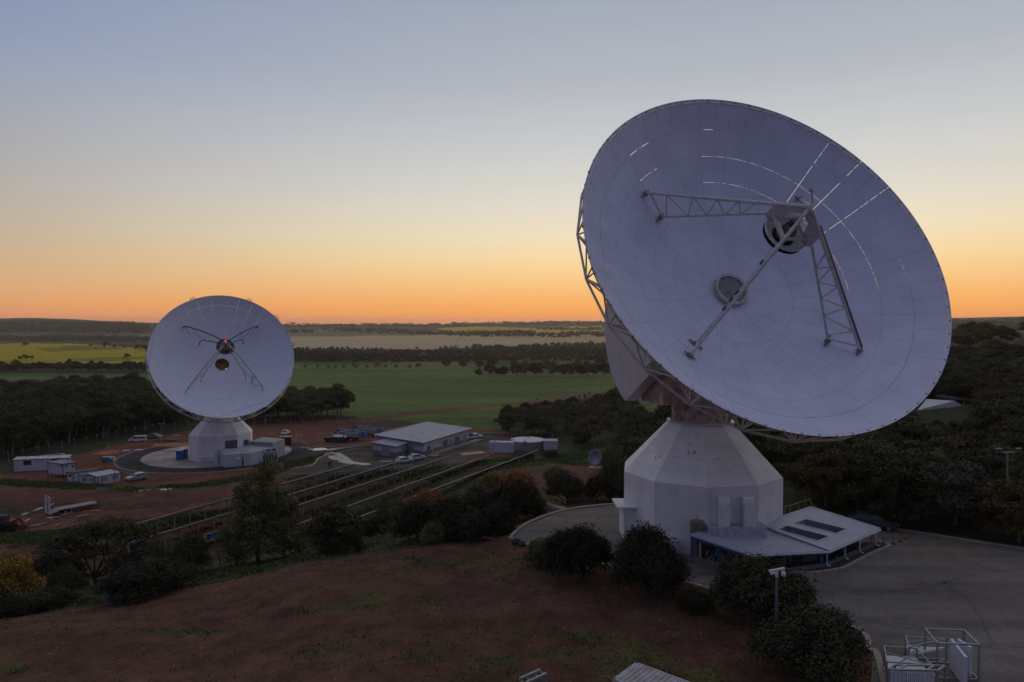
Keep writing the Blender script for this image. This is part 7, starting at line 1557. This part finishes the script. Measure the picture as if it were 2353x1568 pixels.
# elevation in degrees / 90
asn = N.new('ShaderNodeMath'); asn.operation = 'ARCSINE'; L.new(sx.outputs['Z'], asn.inputs[0])
el = N.new('ShaderNodeMath'); el.operation = 'MULTIPLY'; el.inputs[1].default_value = 180 / math.pi / 90; L.new(asn.outputs[0], el.inputs[0])
def s2l(c): return tuple(((x / 255) / 12.92 if x <= 10 else (((x / 255) + .055) / 1.055) ** 2.4) for x in c)
def ramp(stops):
    r = N.new('ShaderNodeValToRGB'); L.new(el.outputs[0], r.inputs['Fac']); cr = r.color_ramp; cr.interpolation = 'B_SPLINE' if False else 'LINEAR'
    while len(cr.elements) < len(stops): cr.elements.new(.5)
    for e, (d, c) in zip(cr.elements, stops): e.position = d / 90; e.color = (*c, 1)
    return r
east = ramp([(0, s2l((234,150,98))), (.35, s2l((243,152,86))), (1.1, s2l((248,166,84))), (2.2, s2l((247,180,106))), (3.6, s2l((246,198,132))), (5.2, s2l((244,213,158))), (7.2, s2l((236,219,186))), (10, s2l((220,214,200))), (14, s2l((199,200,200))), (19, s2l((176,180,188))), (25, s2l((158,165,180))), (34, s2l((158,164,180))), (50, s2l((166,164,166))), (90, s2l((166,163,164)))])
side = ramp([(0, s2l((212,140,110))), (.5, s2l((216,146,108))), (1.5, s2l((216,156,108))), (3, s2l((202,162,126))), (6, s2l((176,160,142))), (10, s2l((158,155,155))), (15, s2l((142,150,168))), (20, s2l((124,140,174))), (27, s2l((112,130,170))), (40, s2l((148,150,164))), (90, s2l((166,163,164)))])
west = ramp([(0, s2l((100,92,112))), (5, s2l((104,96,122))), (12, s2l((98,98,132))), (25, s2l((86,98,142))), (50, s2l((118,126,154))), (90, s2l((166,163,164)))])
cmb = N.new('ShaderNodeCombineXYZ'); L.new(sx.outputs['X'], cmb.inputs[0]); L.new(sx.outputs['Y'], cmb.inputs[1])
n2_ = N.new('ShaderNodeVectorMath'); n2_.operation = 'NORMALIZE'; L.new(cmb.outputs[0], n2_.inputs[0])
dt = N.new('ShaderNodeVectorMath'); dt.operation = 'DOT_PRODUCT'; dt.inputs[1].default_value = (math.sin(SUN_AZ), math.cos(SUN_AZ), 0); L.new(n2_.outputs[0], dt.inputs[0])
def mrange(src, a, c, smooth=True):
    m = N.new('ShaderNodeMapRange'); m.interpolation_type = 'SMOOTHSTEP' if smooth else 'LINEAR'
    m.inputs['From Min'].default_value = a; m.inputs['From Max'].default_value = c; L.new(src, m.inputs['Value']); return m
f1 = mrange(dt.outputs['Value'], .47, .975, False); f2 = mrange(dt.outputs['Value'], -.95, .4)
m1 = N.new('ShaderNodeMix'); m1.data_type = 'RGBA'; L.new(f1.outputs[0], m1.inputs['Factor']); L.new(side.outputs[0], m1.inputs['A']); L.new(east.outputs[0], m1.inputs['B'])
m2_ = N.new('ShaderNodeMix'); m2_.data_type = 'RGBA'; L.new(f2.outputs[0], m2_.inputs['Factor']); L.new(west.outputs[0], m2_.inputs['A']); L.new(m1.outputs['Result'], m2_.inputs['B'])
sky = N.new('ShaderNodeTexSky'); sky.sky_type = 'NISHITA'; sky.sun_disc = False; sky.sun_elevation = SUN_EL; sky.sun_rotation = SUN_AZ
sk = N.new('ShaderNodeVectorMath'); sk.operation = 'SCALE'; sk.inputs['Scale'].default_value = .0; L.new(sky.outputs[0], sk.inputs[0])
# thin streaks of high cloud near the horizon
mp = N.new('ShaderNodeMapping'); mp.inputs['Scale'].default_value = (2.5, 2.5, 60); L.new(nrm.outputs[0], mp.inputs[0])
cn = N.new('ShaderNodeTexNoise'); cn.inputs['Scale'].default_value = 1.6; cn.inputs['Detail'].default_value = 5; L.new(mp.outputs[0], cn.inputs['Vector'])
cm = mrange(cn.outputs['Fac'], .45, .75); cm.inputs['To Min'].default_value = 1.0; cm.inputs['To Max'].default_value = .988
ad = N.new('ShaderNodeVectorMath'); ad.operation = 'ADD'; L.new(m2_.outputs['Result'], ad.inputs[0]); L.new(sk.outputs[0], ad.inputs[1])
mc = N.new('ShaderNodeVectorMath'); mc.operation = 'SCALE'; L.new(ad.outputs[0], mc.inputs[0]); L.new(cm.outputs[0], mc.inputs['Scale'])
L.new(mc.outputs[0], bg.inputs['Color'])
w.cycles.sampling_method = 'MANUAL'; w.cycles.sample_map_resolution = 1024
sd = bpy.data.lights.new('sun', 'SUN'); sd.energy = .25; sd.angle = R(3); sd.color = (1, .62, .34)
so = bpy.data.objects.new('sun', sd); COL.objects.link(so)
dvec = Vector((math.sin(SUN_AZ) * math.cos(SUN_EL), math.cos(SUN_AZ) * math.cos(SUN_EL), math.sin(SUN_EL)))
so.rotation_euler = dvec.to_track_quat('Z', 'Y').to_euler(); so.location = (0, 60, 80)

# ------------------------------------------------------------------ air
b = MB(); b.box((0, 0, -35), (19800, 19800, 200)); hz_ = bpy.data.materials.new('haze_air'); hz_.use_nodes = True; N = hz_.node_tree.nodes; L = hz_.node_tree.links
N.remove(N['Principled BSDF']); pv = N.new('ShaderNodeVolumePrincipled'); pv.inputs['Color'].default_value = (1.0,.92,.82,1); pv.inputs['Density'].default_value = 7.5e-5; pv.inputs['Anisotropy'].default_value = .55
L.new(pv.outputs[0], N['Material Output'].inputs['Volume']); o = b.build('haze', hz_); tag(o, 'thin pale dawn haze over the whole valley', 'haze', kind='stuff')
